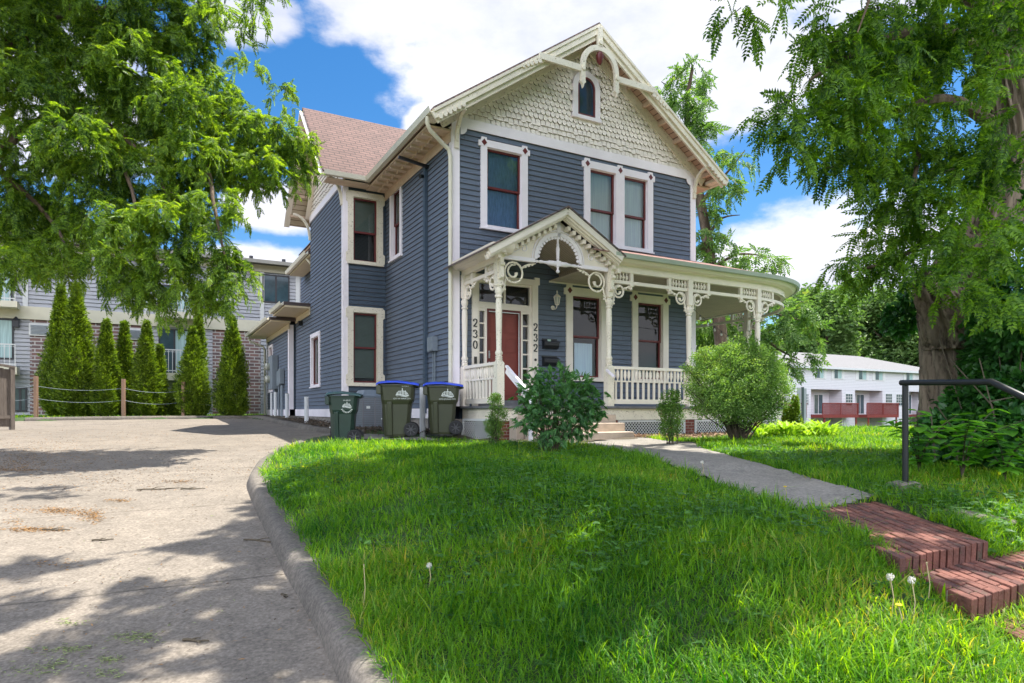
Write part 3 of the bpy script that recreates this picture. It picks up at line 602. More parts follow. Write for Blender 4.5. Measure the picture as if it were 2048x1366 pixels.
# spandrels
def scroll(mb, x, z, sg, r=.13, y=0):
    # ring hanging under the rail next to a post; sg = direction away from the post
    cx, cz = x+sg*(r+.05), z-r-.04; Y = y
    pts = [(cx+r*math.cos(R(a)), Y, cz+r*math.sin(R(a))) for a in range(0, 361, 24)]
    mb.tube(pts, .021, 6)
    sp = [(cx+sg*-1*(r*(1-.0)*(1-i/14.0*.85))*math.cos(R(200-i*32)), Y, cz+(r*(1-i/14.0*.85))*math.sin(R(200-i*32))) for i in range(3, 13)]
    mb.tube(sp, [.02]*6+[.024, .028, .034, .038], 6)
    mb.tube([(cx+sg*r*.9, Y, cz+r*.5), (cx+sg*(r+.05), Y, z-.09), (cx+sg*(r+.14), Y, z-.05), (cx+sg*(r+.30), Y, z-.015)], [.022, .022, .02, .012], 6)
    for i in range(3): mb.lathe([(.02, -.016), (.02, .016)], (cx+sg*(r+.07+.075*i), Y, z-.105+.028*i), 8, 'y')
    mb.tube([(cx-sg*r*.8, Y, cz-r*.6), (x+sg*.05, Y, cz-r-.03), (x+sg*.03, Y, cz-r-.12), (x+sg*.01, Y, cz-r-.2)], [.022, .022, .02, .012], 6)
    for i in range(2): mb.lathe([(.02, -.016), (.02, .016)], (x+sg*.055, Y, cz-r-.07-.07*i), 8, 'y')
SPN = [(.012, 0), (.012, .02), (.03, .05), (.034, .08), (.03, .09), (.03, .10), (.014, .12), (.02, .14), (.012, .16)]
def spandrel(TF, L, zr=2.75, zt=2.96, n=5, drop=True, arcs=False, nn=1):
    rail = MB(); bal = MB(); scr = MB()
    for (x, sg) in ((.07, 1), (L-.07, -1)):
        for i in range(n):
            xx = x+sg*(.05+i*.088); bal.T = TF(xx); bal.lathe([(a, b*(zt-zr-.04)/.16) for a, b in SPN], (0, 0, zr+.035), 8)
        xb = x+sg*(.05+n*.088+.03); rail.T = TF(xb); rail.box(-.04, .04, -.035, .035, zr+.036, zt)
        rail.box(-.04, .04, -.04, .04, zr-.075, zr-.036); rail.lathe([(.008, -.155), (.034, -.135), (.036, -.115), (.02, -.095), (.03, -.075)], (0, 0, zr), 10)
        scr.T = TF(x); scroll(scr, 0, zr-.03, sg)
    return rail, bal, scr
def span_front(a0, a1):
    TF = lambda x: PT(a0+x); rail, bal, scr = spandrel(TF, a1-a0); rail.T = None
    rail.sweep(ppts(a0+.06, a1-.06, 2.75, .3), [(-.032, -.035), (.032, -.035), (.032, .035), (-.032, .035)])
    o = rail.build('spandrel', M['cream'], porch)
    bal.T = scr.T = None; bal.build('spindle', M['cream'], porch, smooth=True)
    scr.build('scroll_bracket', M['cream'], porch, smooth=True)
span_front(2.87, 5.13); span_front(5.13, 7.38); span_front(7.38, 7.38+PR*math.pi/2); span_front(7.38+PR*math.pi/2, AEND)
rail, bal, scr = spandrel(lambda x: LT(x), 1.65, 2.70, 2.86, n=4); rail.T = None
rail.sweep([(.25, -.1, 2.70), (.25, -1.58, 2.70)], [(-.032, -.035), (.032, -.035), (.032, .035), (-.032, .035)]); rail.build('spandrel', M['cream'], porch); bal.build('spindle', M['cream'], porch, smooth=True); scr.build('scroll_bracket', M['cream'], porch, smooth=True)
scr = MB(); scr.T = PT(.25); scroll(scr, .07, 2.93, 1, .20); scr.T = PT(2.87); scroll(scr, -.07, 2.93, -1, .20); scr.build('scroll_bracket', M['creamworn'], porch, smooth=True)
# beams, eaves
BP = [(-.05, 2.96), (.05, 2.96), (.05, 3.13), (-.05, 3.13)]
CP = [(.0, 3.10), (.24, 3.12), (.26, 3.14), (.30, 3.16), (.33, 3.20), (.345, 3.255), (.0, 3.255)]
GP2 = [(.346, 3.17), (.40, 3.18), (.425, 3.265), (.405, 3.265), (.36, 3.25), (.346, 3.25)]
d = MB(); d.sweep(ppts(2.80, AEND, 0, .18), BP); d.sweep([(.25, 0, -.09), (.25, -1.6, -.09)], BP); d.build('porch_beam', M['cream'], porch)
d = MB(); d.sweep(ppts(2.85, AEND, 0, .18), CP); d.sweep([(.25, .0, -.12), (.25, -1.95, -.12)], [(a*.9, z) for a, z in CP]); d.sweep([(-.05, -1.66, -.12), (.42, -1.66, -.12)], CP); d.sweep([(2.70, -1.66, 0), (2.849, -1.66, 0)], CP); d.build('cornice', M['cream'], porch, smooth=True)
d = MB(); d.sweep(ppts(2.75, AEND, 0, .18), GP2); d.build('porch_gutter', mat('gutter_green', (.42, .47, .41), .4, .08, 2), porch, smooth=True, recalc=False)
# roof of the porch
d = MB(); ins = []; outs = []
NA = 70
for i in range(NA+1):
    a = 2.2+(AEND-2.2)*i/NA; x, y, q = pp(a); outs.append((x+.36*math.sin(q), y-.36*math.cos(q), 3.275)); ins.append((min(x, 6.9) if q == 0 else 6.9, max(0, y if q > 1.5 else 0), 3.95))
for i in range(NA): d.quad(outs[i], outs[i+1], ins[i+1], ins[i])
for i in range(NA): d.quad(outs[i+1], outs[i], (outs[i][0], outs[i][1], 3.25), (outs[i+1][0], outs[i+1][1], 3.25))
d.build('porch_roof', M['roofp'], porch, recalc=False)
d = MB(); c2 = [(2.4, 0)]+[(p[0], p[1]) for p in ppts(2.4, AEND, 0, .2)]+[(6.92, pp(AEND)[1]), (6.92, 0)]; d.prism(c2, 2.985, 3.0, 'z'); d.build('porch_ceiling', M['ceil'], porch)
d = MB(); d.beam((2.4, -.02, 2.975), (6.9, -.02, 2.975), .04, .04); d.build('ceiling_trim', M['cream'], porch)
# pediment
SL = .575; AX = 1.57; AZ = 4.03
d = MB()
for sg, e in ((-1, 1.78), (1, 1.42)): d.add([(AX, -2.08, AZ), (AX+sg*e, -2.08, AZ-SL*e), (AX+sg*e, 0, AZ-SL*e), (AX, 0, AZ), (AX, -2.08, AZ-.035), (AX+sg*e, -2.08, AZ-SL*e-.035), (AX+sg*e, 0, AZ-SL*e-.035), (AX, 0, AZ-.035)], [(0, 1, 2, 3), (4, 5, 1, 0), (5, 6, 2, 1), (4, 7, 6, 5)])
d.build('pediment_roof', M['roofm'], porch)
d = MB()
for sg, e in ((-1, 1.72), (1, 1.36)):
    for (y, dz, w, h) in ((-2.03, -.10, .05, .12), (-1.97, -.15, .07, .10), (-1.90, -.19, .08, .08)): d.beam((AX, y, AZ+dz), (AX+sg*e, y, AZ+dz-SL*e), w, h)
    n = 11
    for i in range(n): x = .16+i*.125; d.box(AX+sg*x-.033, AX+sg*x+.033, -1.86, -1.72, AZ-.29-SL*x-.035, AZ-.29-SL*x+.045)
d.build('pediment_cornice', M['cream'], porch)
d = MB(); cz = 3.0; n = 28; Y0, Y1 = -1.70, -1.66; r0 = .50
pts = []
for i in range(n+1):
    a = math.pi*i/n; c_, s_ = math.cos(a), math.sin(a); rr = (AZ-.20-cz)/(s_+SL*abs(c_)); rr = min(rr, 1.26/max(abs(c_), 1e-6)); pts.append(((AX+r0*c_, cz+r0*s_), (AX+rr*c_, cz+rr*s_)))
for (p, q), (p2, q2) in zip(pts, pts[1:]): d.prism([p, q, q2, p2], Y0, Y1)
d.build('pediment_panel', M['cream'], porch)
d = MB(); ring(d, AX, cz, .50, .575, Y0-.03, Y0, n=24); ring(d, AX, cz, .60, .625, Y0-.02, Y0, n=24)
for i in range(19): a = R(7+i*9.2); d.disc((AX+.475*math.cos(a), Y0-.012, cz+.475*math.sin(a)), .033, .025, 8)
d.box(AX-.04, AX+.04, Y0-.03, Y0-.001, cz+.5, AZ-.2)
d.box(.32, AX-.55, -1.72, -1.64, 2.925, 3.0); d.box(AX+.55, 2.8, -1.72, -1.64, 2.925, 3.0)
d.lathe([(.03, 0), (.02, .04), (.035, .06), (.02, .09), (.035, .14), (.025, .22), (.035, .30), (.05, .34), (.05, .5)], (AX-.55, -1.68, 2.96), 10, 'x')
d.lathe([(.05, .0), (.05, .16), (.035, .2), (.025, .28), (.035, .36), (.02, .41), (.035, .44), (.02, .46), (.03, .5)], (AX+.05, -1.68, 2.96), 10, 'x')
d.box(AX-.05, AX+.05, -1.73, -1.63, 2.91, 3.01)
d.lathe([(.01, -.19), (.035, -.17), (.04, -.145), (.02, -.12), (.02, -.09), (.035, -.05), (.035, .05), (.02, .08), (.035, .11), (.03, .13), (.04, .3), (.025, .36), (.035, .38), (.02, .41), (.025, .5)], (AX, -1.68, 2.96), 10)
for sg in (-1, 1):
    sp = [(AX+sg*(.80+.10*(1-i/16)*math.cos(R(i*34))), Y0-.008, 3.17+.10*(1-i/16)*math.sin(R(i*34))) for i in range(14)]; d.tube(sp, .012, 5)
    d.tube([(AX+sg*.90, Y0-.008, 3.14), (AX+sg*1.0, Y0-.008, 3.08), (AX+sg*1.13, Y0-.008, 3.09), (AX+sg*1.2, Y0-.008, 3.04)], .013, 5); d.tube([(AX+sg*.72, Y0-.008, 3.27), (AX+sg*.66, Y0-.008, 3.36), (AX+sg*.60, Y0-.008, 3.40)], .012, 5)
d.build('pediment_ornament', M['white'], porch, smooth=True)
d = MB()
for sg, e in ((-1, 1.4), (1, 1.1)): d.add([(AX, -1.62, 3.80), (AX+sg*e, -1.62, 3.80-SL*e), (AX+sg*e, -.02, 3.80-SL*e), (AX, -.02, 3.80)], [(0, 1, 2, 3)])
d.quad((AX+1.1, -1.62, 3.80-SL*1.1), (AX+1.1, -.02, 3.80-SL*1.1), (AX+1.1, -.02, 2.985), (AX+1.1, -1.62, 2.985))
d.build('vault_ceiling', M['ceil'], porch, recalc=False)
# balustrades
BALU = [(.012, 0), (.014, .03), (.034, .10), (.036, .13), (.030, .15), (.034, .17), (.014, .23), (.012, .27)]
def balustrade(TF, L, sweepf):
    r_ = MB(); b_ = MB(); n = int(L/.098)
    for i in range(n):
        x = (i+.5)*L/n
        if i % 3 == 2: r_.T = TF(x); r_.box(-.02, .02, -.02, .02, .23, .90)
        else: b_.T = TF(x); b_.lathe(BALU, (0, 0, .645), 8)
        if i % 3 == 0: r_.T = TF(x+L/n/2); r_.box(-.022, .022, -.015, .015, .23, .62)
    r_.T = None
    for (z, w, h) in ((.92, .05, .03), (.635, .022, .014), (.20, .03, .05)): r_.sweep(sweepf(z), [(-w, -h), (w, -h), (w, h), (-w, h)])
    o = r_.build('balustrade', M['cream'], porch); b_.T = None; b_.build('turned_baluster', M['cream'], porch, smooth=True)
balustrade(lambda x: LT(.1+x), 1.42, lambda z: [(.25, -.09, z), (.25, -1.57, z)])
for (a0, a1) in ((2.95, 5.05), (5.21, 7.30), (7.46, 11.4), (11.5, AEND)): balustrade(lambda x, a0=a0: PT(a0+x), a1-a0, lambda z, a0=a0, a1=a1: ppts(a0, a1, z, .3))
# conduit, boxes, camera on the left walls
d = MB(); d.box(-.09, -.017, 1.40, 1.52, -.05, 5.6); d.build('conduit_cover', M['navy'], house)
d = MB(); d.beam((-.02, 1.35, 5.62), (-.75, 1.30, 5.70), .06, .06); d.tube([(-.05, 1.5, 5.45), (-.2, 1.42, 5.4)], .04, 8); d.build('service_mast', M['black'], house)
d = MB(); d.box(-.14, -.02, .78, 1.12, 1.34, 1.66); d.box(-.155, -.14, .80, .94, 1.36, 1.64); d.tube([(-.05, .88, 1.34), (-.05, .88, -.1)], .015, 6); d.tube([(-.05, .98, 1.34), (-.05, .98, -.1)], .015, 6); d.build('utility_box', M['ugrey'], house)
# ---- rear addition
d = MB()
RA, RB = (-1.37, 16.6), (-1.37, 11.3); QA, QB = (-1.15, 11.3), (-1.15, 8.78)
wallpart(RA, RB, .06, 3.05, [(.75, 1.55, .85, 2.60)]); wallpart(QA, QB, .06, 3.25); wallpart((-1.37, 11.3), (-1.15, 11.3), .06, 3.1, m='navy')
window(RA, RB, [(.75, 1.55)], .85, 2.60, .10, 'plain', 'blind2', mid=.5)
d = MB(); d.box(-1.1, 6, 8.9, 16.5, -.6, 3.1); d.box(-.62, 6, 8.9, 13.2, 3.1, 5.1); d.build('inner_wall', M['navy'], house)
d = MB(); d.box(-1.40, -1.24, 11.262, 11.298, .06, 3.05); d.box(-1.404, -1.372, 11.298, 11.44, .06, 3.05); d.box(-1.40, -1.372, 16.45, 16.6, .06, 3.05); d.box(-.68, -.62, 8.95, 9.1, 3.5, 5.0); d.box(-.68, -.62, 9.9, 10.05, 3.5, 5.0); d.build('corner_board', M['white'], house)
d = MB(); d.box(-1.41, -1.372, 11.26, 16.6, -.17, .058); d.box(-1.19, -1.152, 8.78, 11.25, -.17, .058); d.build('base_board', M['white'], house)
d = MB(); d.box(-1.36, 0, 11.32, 16.6, -.6, -.172); d.box(-1.14, 0, 8.7, 11.32, -.6, -.172); d.build('foundation', M['foundation'], house)
d = MB(); d.box(-1.95, -1.16, 8.80, 11.2, 3.30, 3.36); d.box(-2.05, -1.38, 11.05, 17.1, 3.10, 3.16); d.box(-1.19, -1.152, 8.8, 11.25, 3.10, 3.29); d.box(-1.41, -1.374, 11.25, 16.6, 2.9, 3.09); d.box(-1.19, -.7, 8.8, 12.3, 5.0, 5.06); d.build('eave_soffit', mat('cream_soffit', (.62, .52, .36), .7, .05), house)
d = MB(); d.box(-1.98, 5, 8.79, 11.1, 3.37, 3.47); d.box(-2.08, 5, 11.11, 17.2, 3.17, 3.27); d.box(-1.22, 5.5, 8.8, 12.5, 5.07, 5.17); d.prism([(-1.9, 3.28), (2, 4.1), (5, 3.28)], 11.2, 17.1); d.build('rear_roof', M['roofm'], house)
d = MB(); d.sweep([(-1.98, 11.1, 3.36), (-1.98, 8.82, 3.36)], GP); d.sweep([(-2.08, 17.2, 3.16), (-2.08, 11.12, 3.16)], GP); d.sweep([(-1.22, 12.4, 5.05), (-1.22, 8.82, 5.05)], GP)
d.tube([(-2.1, 16.9, 3.1), (-2.0, 16.9, 2.95), (-1.5, 16.8, 2.75), (-1.44, 16.8, 2.6), (-1.44, 16.8, -.25)], .045, 8); d.tube([(-1.2, 9.2, 5.0), (-1.1, 9.15, 4.85), (-.75, 9.1, 4.7), (-.72, 9.1, 3.5)], .04, 8); d.build('gutter', M['gutter'], house, recalc=False)
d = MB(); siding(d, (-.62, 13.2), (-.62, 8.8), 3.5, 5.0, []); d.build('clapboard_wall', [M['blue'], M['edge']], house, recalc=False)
d = MB(); d.box(-1.62, -1.40, 13.6, 14.6, .85, 2.15); d.box(-1.52, -1.40, 12.6, 13.2, .95, 1.5); d.box(-1.56, -1.40, 12.2, 12.6, 1.0, 1.55)
for y in (12.3, 12.5, 13.0, 13.9): d.tube([(-1.46, y, .95), (-1.46, y, -.3)], .035, 8)
em = d.build('electric_meter_box', M['ugrey'], house, bevel=.01)
d = MB()
for z in (1.25, 1.75): d.lathe([(.15, 0), (.15, -.10), (.10, -.16)], (-1.62, 14.3, z), 14, 'x')
d.build('meter_dial', mat('meter_glass', (.35, .36, .3), .2), em, smooth=True)
d = MB(); d.box(-1.30, -1.17, 10.0, 10.2, 2.9, 3.05); d.build('security_light', M['black'], house)
# ------------------------------------------------------------------ ground
def sstep(x): x = np.clip(x, 0, 1); return x*x*(3-2*x)
_yd = [-10, 0, 2, 3.3, 5, 7, 9, 12, 14, 18, 24, 32, 60, 300]; _zd = [-1.72, -1.64, -1.52, -1.38, -1.2, -1.03, -.875, -.665, -.59, -.49, -.31, -.28, -.3, -.3]
_yh = [-10, 0, 1, 2, 3, 3.7, 4.3, 5.3, 6, 8, 10, 12, 16, 22, 28, 40, 60, 90, 300]; _zh = [-1.72, -1.64, -1.5, -1.27, -1.02, -.87, -.79, -.745, -.70, -.64, -.605, -.575, -.56, -.57, -.9, -2.2, -3.4, -3.6, -3.6]
_yy = np.arange(-10, 300, .25); _k = np.ones(7)/7
_zds = np.convolve(np.pad(np.interp(_yy, _yd, _zd), 3, 'edge'), _k, 'valid'); _zhs = np.convolve(np.pad(np.interp(_yy, _yh, _zh), 3, 'edge'), _k, 'valid')
def zD(Y): return np.interp(Y, _yy, _zds)
CURB = [(-.20, 2.2), (-.77, 3.3), (-1.11, 3.98), (-1.68, 5.03), (-2.6, 6.85), (-3.30, 8.3), (-3.68, 9.6), (-3.88, 11), (-3.93, 12.3), (-3.85, 13.1)]
def Xc(Y): return np.interp(Y, [c[1] for c in CURB], [c[0] for c in CURB])
def far(X, Y):     # how much of the far right lower ground
    return np.interp(Y, _yy, _zhs)
def zL(X, Y):
    X = np.asarray(X, float); Y = np.asarray(Y, float); d = X-Xc(Y); w = sstep((d)/2.6)
    base = zD(Y)+.12; hi = np.interp(Y, _yy, _zhs)
    z = base*(1-w)+hi*w
    # ground falls off towards the street on the left of the brick steps only slowly
    bump = .03*np.sin(X*1.7+1)*np.sin(Y*1.3)+.015*np.sin(X*4.1)*np.cos(Y*3.7)
    z = z+bump*sstep(d/1.0)*sstep((22-Y)/8)
    sd_ = 3.38+(X-1.86)*.593-Y; k = sstep((X-1.95)/.25)*sstep((3.95-X)/.3)*sstep((sd_+.12)/.12)     # dug out for the brick steps
    return z-k*np.maximum(0, z-(-.93-.30*np.maximum(sd_, 0)))
def pip(X, Y, poly):
    ins = np.zeros(X.shape, bool); n = len(poly)
    for i in range(n):
        x1, y1 = poly[i]; x2, y2 = poly[(i+1) % n]
        if y1 == y2: continue
        c = ((y1 > Y) != (y2 > Y)) & (X < (x2-x1)*(Y-y1)/(y2-y1)+x1); ins ^= c
    return ins
def W(s, t): p = H2W(s, t); return (p.x, p.y)
BACKC = [(-17.0, 22.7), (-13.9, 24.5), (-9.2, 27.1)]
HCURB = [W(-2.05, 17.3), W(-2.05, 11), W(-1.95, 5.0), W(-1.75, 3.3), W(-1.2, 2.4), W(-.5, 1.4)]
DRIVE = [(-.2, 2.2), (-.0, -6), (-40, -6), (-40, 12), (-17, 22.7), (-9.2, 27.1)]+HCURB+[(-2.3, 13.9), (-3.7, 13.6)]+[c for c in reversed(CURB)]
WALK = [(-3.9, 13.15), (-2.5, 12.55), (-1.1, 11.9), (.3, 11.45), (1.25, 11.1), (1.55, 10), (1.92, 7.2), (2.16, 4.90), (3.08, 5.49), (2.95, 8), (3.0, 10.2), (3.25, 11.6), W(2.9, -2.55), W(.2, -2.55), W(-.8, -1.2), (-2.4, 14.0), (-3.7, 13.9)]
def inwalk(X, Y): return pip(X, Y, WALK)
e1 = Vector((.86, .51, 0)).normalized()
EXC = [[(2.3, 4.95), (3.02, 5.38), (2.95, 4.05), (2.2, 3.6)]]

STEPS = [((2.10, 3.05), 1.35, .62, -.945), ((2.2, 2.45), 1.35, .65, -1.10)]
M['soil'] = mat('soil', (.07, .055, .035), .95, .3, 6, .6, 50, dirt=(.12, .10, .06), dthr=(.5, .65), dscale=20)
M['grassground'] = mat('grass_ground', (.03, .06, .012), .95, .4, 5, .6, 50, dirt=(.06, .06, .03), dthr=(.6, .75), dscale=8)
def grid(xs, ys, zf, name, m, mask=None, **k):
    X, Y = np.meshgrid(xs, ys); Z = zf(X, Y); nx, ny = len(xs), len(ys); V = np.stack([X.ravel(), Y.ravel(), Z.ravel()], 1)
    i, j = np.meshgrid(np.arange(nx-1), np.arange(ny-1)); a = (j*nx+i).ravel(); Fq = np.stack([a, a+1, a+nx+1, a+nx], 1)
    if mask is not None:
        c = V[Fq].mean(1); Fq = Fq[mask(c[:, 0], c[:, 1])]
        us, inv = np.unique(Fq, return_inverse=True); V = V[us]; Fq = inv.reshape(-1, 4)
    return np_mesh(name, V, Fq, m, **k)
def ground_z(X, Y):
    inD = pip(X, Y, DRIVE); left = (~inD) & (X < Xc(Y)) | ((Y > 14.2) & (X < -3)); 
    z = zL(X, Y); zz = np.where(left, zD(Y)+.10, z); zz = np.where(pip(X, Y, EXC[0]), zz-.12, zz); return np.where(inD, zD(Y)-.06, zz)
def axis(a, b, st, ext):
    c = list(np.arange(a, b, st)); o = []; x = c[-1]; s = st
    while x < ext[1]: s *= 1.25; x += s; o.append(x)
    l = []; x = c[0]; s = st
    while x > ext[0]: s *= 1.25; x -= s; l.append(x)
    return np.array(l[::-1]+c+o)
grid(axis(-12, 9, .07, (-500, 500)), axis(1.0, 22, .07, (-60, 800)), ground_z, 'ground', M['grassground'], kind='structure')
# concrete driveway with joints
def concmat(name, base, tint2, joints):
    m, N, L, b = nt_new(name); b.inputs['Roughness'].default_value = .9; b.inputs['Specular IOR Level'].default_value = .25
    tc = N.new('ShaderNodeTexCoord')
    def nz(s, d, r=.6):
        n = N.new('ShaderNodeTexNoise'); n.inputs['Scale'].default_value = s; n.inputs['Detail'].default_value = d; n.inputs['Roughness'].default_value = r; L.new(tc.outputs['Object'], n.inputs[0]); return n.outputs['Fac']
    a = nz(.5, 6); c = nz(9, 8, .75); f = nz(42, 4)
    r = N.new('ShaderNodeValToRGB'); r.color_ramp.elements[0].position = .32; r.color_ramp.elements[1].position = .68; r.color_ramp.elements[0].color = (*tint2, 1); r.color_ramp.elements[1].color = (*base, 1); L.new(a, r.inputs[0])
    def mulr(src, fac, lo, hi, p0=.35, p1=.65):
        mp = N.new('ShaderNodeMapRange'); mp.inputs[1].default_value = p0; mp.inputs[2].default_value = p1; mp.inputs[3].default_value = lo; mp.inputs[4].default_value = hi; L.new(fac, mp.inputs[0])
        mx = N.new('ShaderNodeMix'); mx.data_type = 'RGBA'; mx.blend_type = 'MULTIPLY'; mx.inputs[0].default_value = 1; L.new(src, mx.inputs[6]); L.new(mp.outputs[0], mx.inputs[7]); return mx.outputs[2]
    st = nz(1.7, 9, .8); s = mulr(mulr(r.outputs[0], c, .84, 1.1), st, .78, 1.04, .36, .56); s = mulr(s, f, .72, 1.22)
    vo = N.new('ShaderNodeTexVoronoi'); vo.inputs['Scale'].default_value = 34; L.new(tc.outputs['Object'], vo.inputs[0]); s = mulr(s, vo.outputs['Distance'], 1.25, 1, .1, .25)
    if joints:
        # sawn joints and cracks across the slab, in the house's directions
        mp = N.new('ShaderNodeMapping'); mp.vector_type = 'POINT'; mp.inputs['Rotation'].default_value = (0, 0, -HA+R(9)); mp.inputs['Location'].default_value = (26, 0, 0); L.new(tc.outputs['Object'], mp.inputs[0])
        nd = N.new('ShaderNodeTexNoise'); nd.inputs['Scale'].default_value = 1.3; nd.inputs['Detail'].default_value = 6; L.new(tc.outputs['Object'], nd.inputs[0])
        va = N.new('ShaderNodeVectorMath'); va.operation = 'MULTIPLY_ADD'; L.new(nd.outputs['Color'], va.inputs[0]); va.inputs[1].default_value = (.10, .10, 0); L.new(mp.outputs[0], va.inputs[2])
        t = N.new('ShaderNodeTexBrick'); t.offset = 0; t.inputs['Scale'].default_value = 1; t.inputs['Brick Width'].default_value = joints[0]; t.inputs['Row Height'].default_value = joints[1]; t.inputs['Mortar Size'].default_value = .016; t.inputs['Mortar Smooth'].default_value = .5
        L.new(va.outputs[0], t.inputs[0]); s = mulr(s, t.outputs['Fac'], 1, .6, 0, 1)
    L.new(s, b.inputs['Base Color'])
    bp = N.new('ShaderNodeBump'); bp.inputs['Strength'].default_value = .45; bp.inputs['Distance'].default_value = .006; L.new(f, bp.inputs['Height']); L.new(bp.outputs[0], b.inputs['Normal'])
    return m
M['drive'] = concmat('driveway_concrete', (.222, .190, .153), (.19, .165, .136), (60, 2.6))
M['walk'] = concmat('walk_concrete', (.27, .245, .21), (.225, .21, .185), None)
M['curb'] = concmat('curb_concrete', (.195, .170, .142), (.12, .108, .094), None)
grid(axis(-14, 1, .15, (-45, 3)), axis(-2, 20, .15, (-6, 30)), lambda X, Y: zD(Y)+0*X, 'driveway', M['drive'], mask=lambda x, y: pip(x, y, [(.2, 2.2), (.2, -6), (-44, -6), (-44, 12), (-17, 22.8), (-9, 27.3)]+[(a+.3, b) for a, b in HCURB]+[(-2, 14.0), (-3.5, 13.5)]+[(c[0]+.15, c[1]) for c in reversed(CURB)]), kind='structure')
grid(np.arange(-4, 3.6, .06), np.arange(4.6, 14.6, .06), lambda X, Y: zL(X, Y)+.018, 'path', M['walk'], mask=lambda x, y: inwalk(x, y), kind='structure')
# soil bed in front of the porch and beside the house
grid(np.arange(-7, 12, .12), np.arange(10.5, 24, .12), lambda X, Y: zL(X, Y)+.012+.03*np.sin(X*5)*np.sin(Y*4.3), 'soil_bed', M['soil'], mask=lambda x, y: pip(x, y, [W(-.3, .2), W(-.3, -2.0), W(.3, -2.4), W(.3, -2.9), W(4, -2.9), W(7.2, -2.45), W(10.2, -1), W(9, 3), W(4, 3)]), kind='structure')
bed = [W(-1.9, 16.9), W(-1.95, 11), W(-1.85, 5.0), W(-1.65, 3.3), W(-1.1, 2.4), W(-.3, 1.2), W(.2, .2), W(.2, 17)]
grid(np.arange(-12, 0, .15), np.arange(13, 30, .15), lambda X, Y: zD(Y)+.13+.02*np.sin(X*6)*np.sin(Y*5), 'side_bed', M['soil'], mask=lambda x, y: pip(x, y, bed), kind='structure')
def curbmesh(name, pts, w=.14, h=.14, out=0, flip=1):
    P = []
    for (a, b) in zip(pts, pts[1:]):
        n = max(1, int(math.dist(a, b)/.12)); P += [(a[0]+(b[0]-a[0])*i/n, a[1]+(b[1]-a[1])*i/n) for i in range(n)]
    P.append(pts[-1]); mb = MB(); P3 = []
    for i, p in enumerate(P):
        P3.append((p[0], p[1], float(zD(p[1]))))
    for _ in range(8): P3 = [P3[0]]+[tuple((P3[i-1][k]+2*P3[i][k]+P3[i+1][k])/4 for k in range(3)) for i in range(1, len(P3)-1)]+[P3[-1]]
    mb.sweep(P3, [(-.10*flip, -.3), (-.095*flip, 0), (-.075*flip, h*.5), (-.05*flip, h*.85), (-.02*flip, h*.985), (.02*flip, h), (w*flip, h), (w*flip, -.3)])
    return mb.build(name, M['curb'], smooth=True, kind='structure')
curbmesh('curb', [(.15, 1.6)]+CURB[:-2]+[(-3.90, 12.0)], h=.135)
curbmesh('curb', BACKC, h=.12, flip=-1); curbmesh('curb', [(-9.2, 27.0)]+HCURB[:-1], h=.12, flip=-1)
# ------------------------------------------------------------------ brick landing and steps
M['pav'] = mat('paver_brick', (.165, .064, .045), .9, .4, 7, .7, 45, dirt=(.30, .21, .17), dthr=(.64, .78), dscale=16)
M['pav2'] = mat('paver_brick_dark', (.115, .048, .038), .9, .4, 7, .7, 45, dirt=(.06, .065, .035), dthr=(.52, .66), dscale=12)
M['mortar'] = mat('mortar', (.42, .36, .31), .95, .2, 20, .6, 60)
def brickslab(name, O, width, length, z, slope, label, th=.115, d1=e1, d2=Vector((.03, -1, 0)).normalized(), cover=.36):
    EXC.append([tuple((Vector((O[0], O[1], 0))+d1*x+d2*y)[:2]) for x, y in ((cover, .18), (width-.06, .18), (width-.06, length+.02), (cover, length+.02))])
    mb = MB(); O = Vector((O[0], O[1], z)); bw = .071; bl = .205; n = int(width/bw); d2 = (d2+Vector((0, 0, -slope))).normalized()
    nrm = d1.cross(d2).normalized(); nrm = nrm if nrm.z > 0 else -nrm
    for i in range(n):
        y = -(i % 2)*bl/2
        while y < length-.02:
            a = max(0, y)+.004; b = min(length, y+bl)-.004+(rnd.uniform(-.01, .012) if y+bl >= length else 0)
            if b-a > .012 and not (y+bl >= length and rnd.random() < .04):
                x0 = i*bw+.006; x1 = (i+1)*bw-.006; dz = rnd.uniform(-.005, .004); mb.m = 1 if rnd.random() < .35 else 0
                c = [O+d1*x+d2*q+nrm*h for h in (-th+.0, dz) for (x, q) in ((x0, a), (x1, a), (x1, b), (x0, b))]
                mb.add(c, [(0, 3, 2, 1), (4, 5, 6, 7), (0, 1, 5, 4), (1, 2, 6, 5), (2, 3, 7, 6), (3, 0, 4, 7)])
            y += bl
    mb.m = 2; w_ = n*bw
    c = [O+d1*x+d2*q+nrm*h for h in (-th-.3, -.012) for (x, q) in ((.01, .01), (w_-.01, .01), (w_-.01, length-.03), (.01, length-.03))]
    mb.add(c, [(0, 3, 2, 1), (4, 5, 6, 7), (0, 1, 5, 4), (1, 2, 6, 5), (2, 3, 7, 6), (3, 0, 4, 7)])
    o = mb.build(name, [M['pav'], M['pav2'], M['mortar']], bevel=.005, label=label, cat='brick step', group='red brick steps down from the walk'); return o
brickslab('brick_landing', (2.18, 4.93), 1.03, 1.42, -.752, .035, 'large flat red brick landing at the end of the concrete walk', d2=Vector((-.06, -1, 0)).normalized(), cover=.12)
brickslab('brick_step', (2.22, 3.75), 1.5, .58, -.90, .03, 'middle red brick step just below the brick landing', cover=.08)
brickslab('brick_step', (2.36, 3.22), 1.6, .62, -1.05, .03, 'lowest red brick step at the right edge, partly out of view', cover=.05)
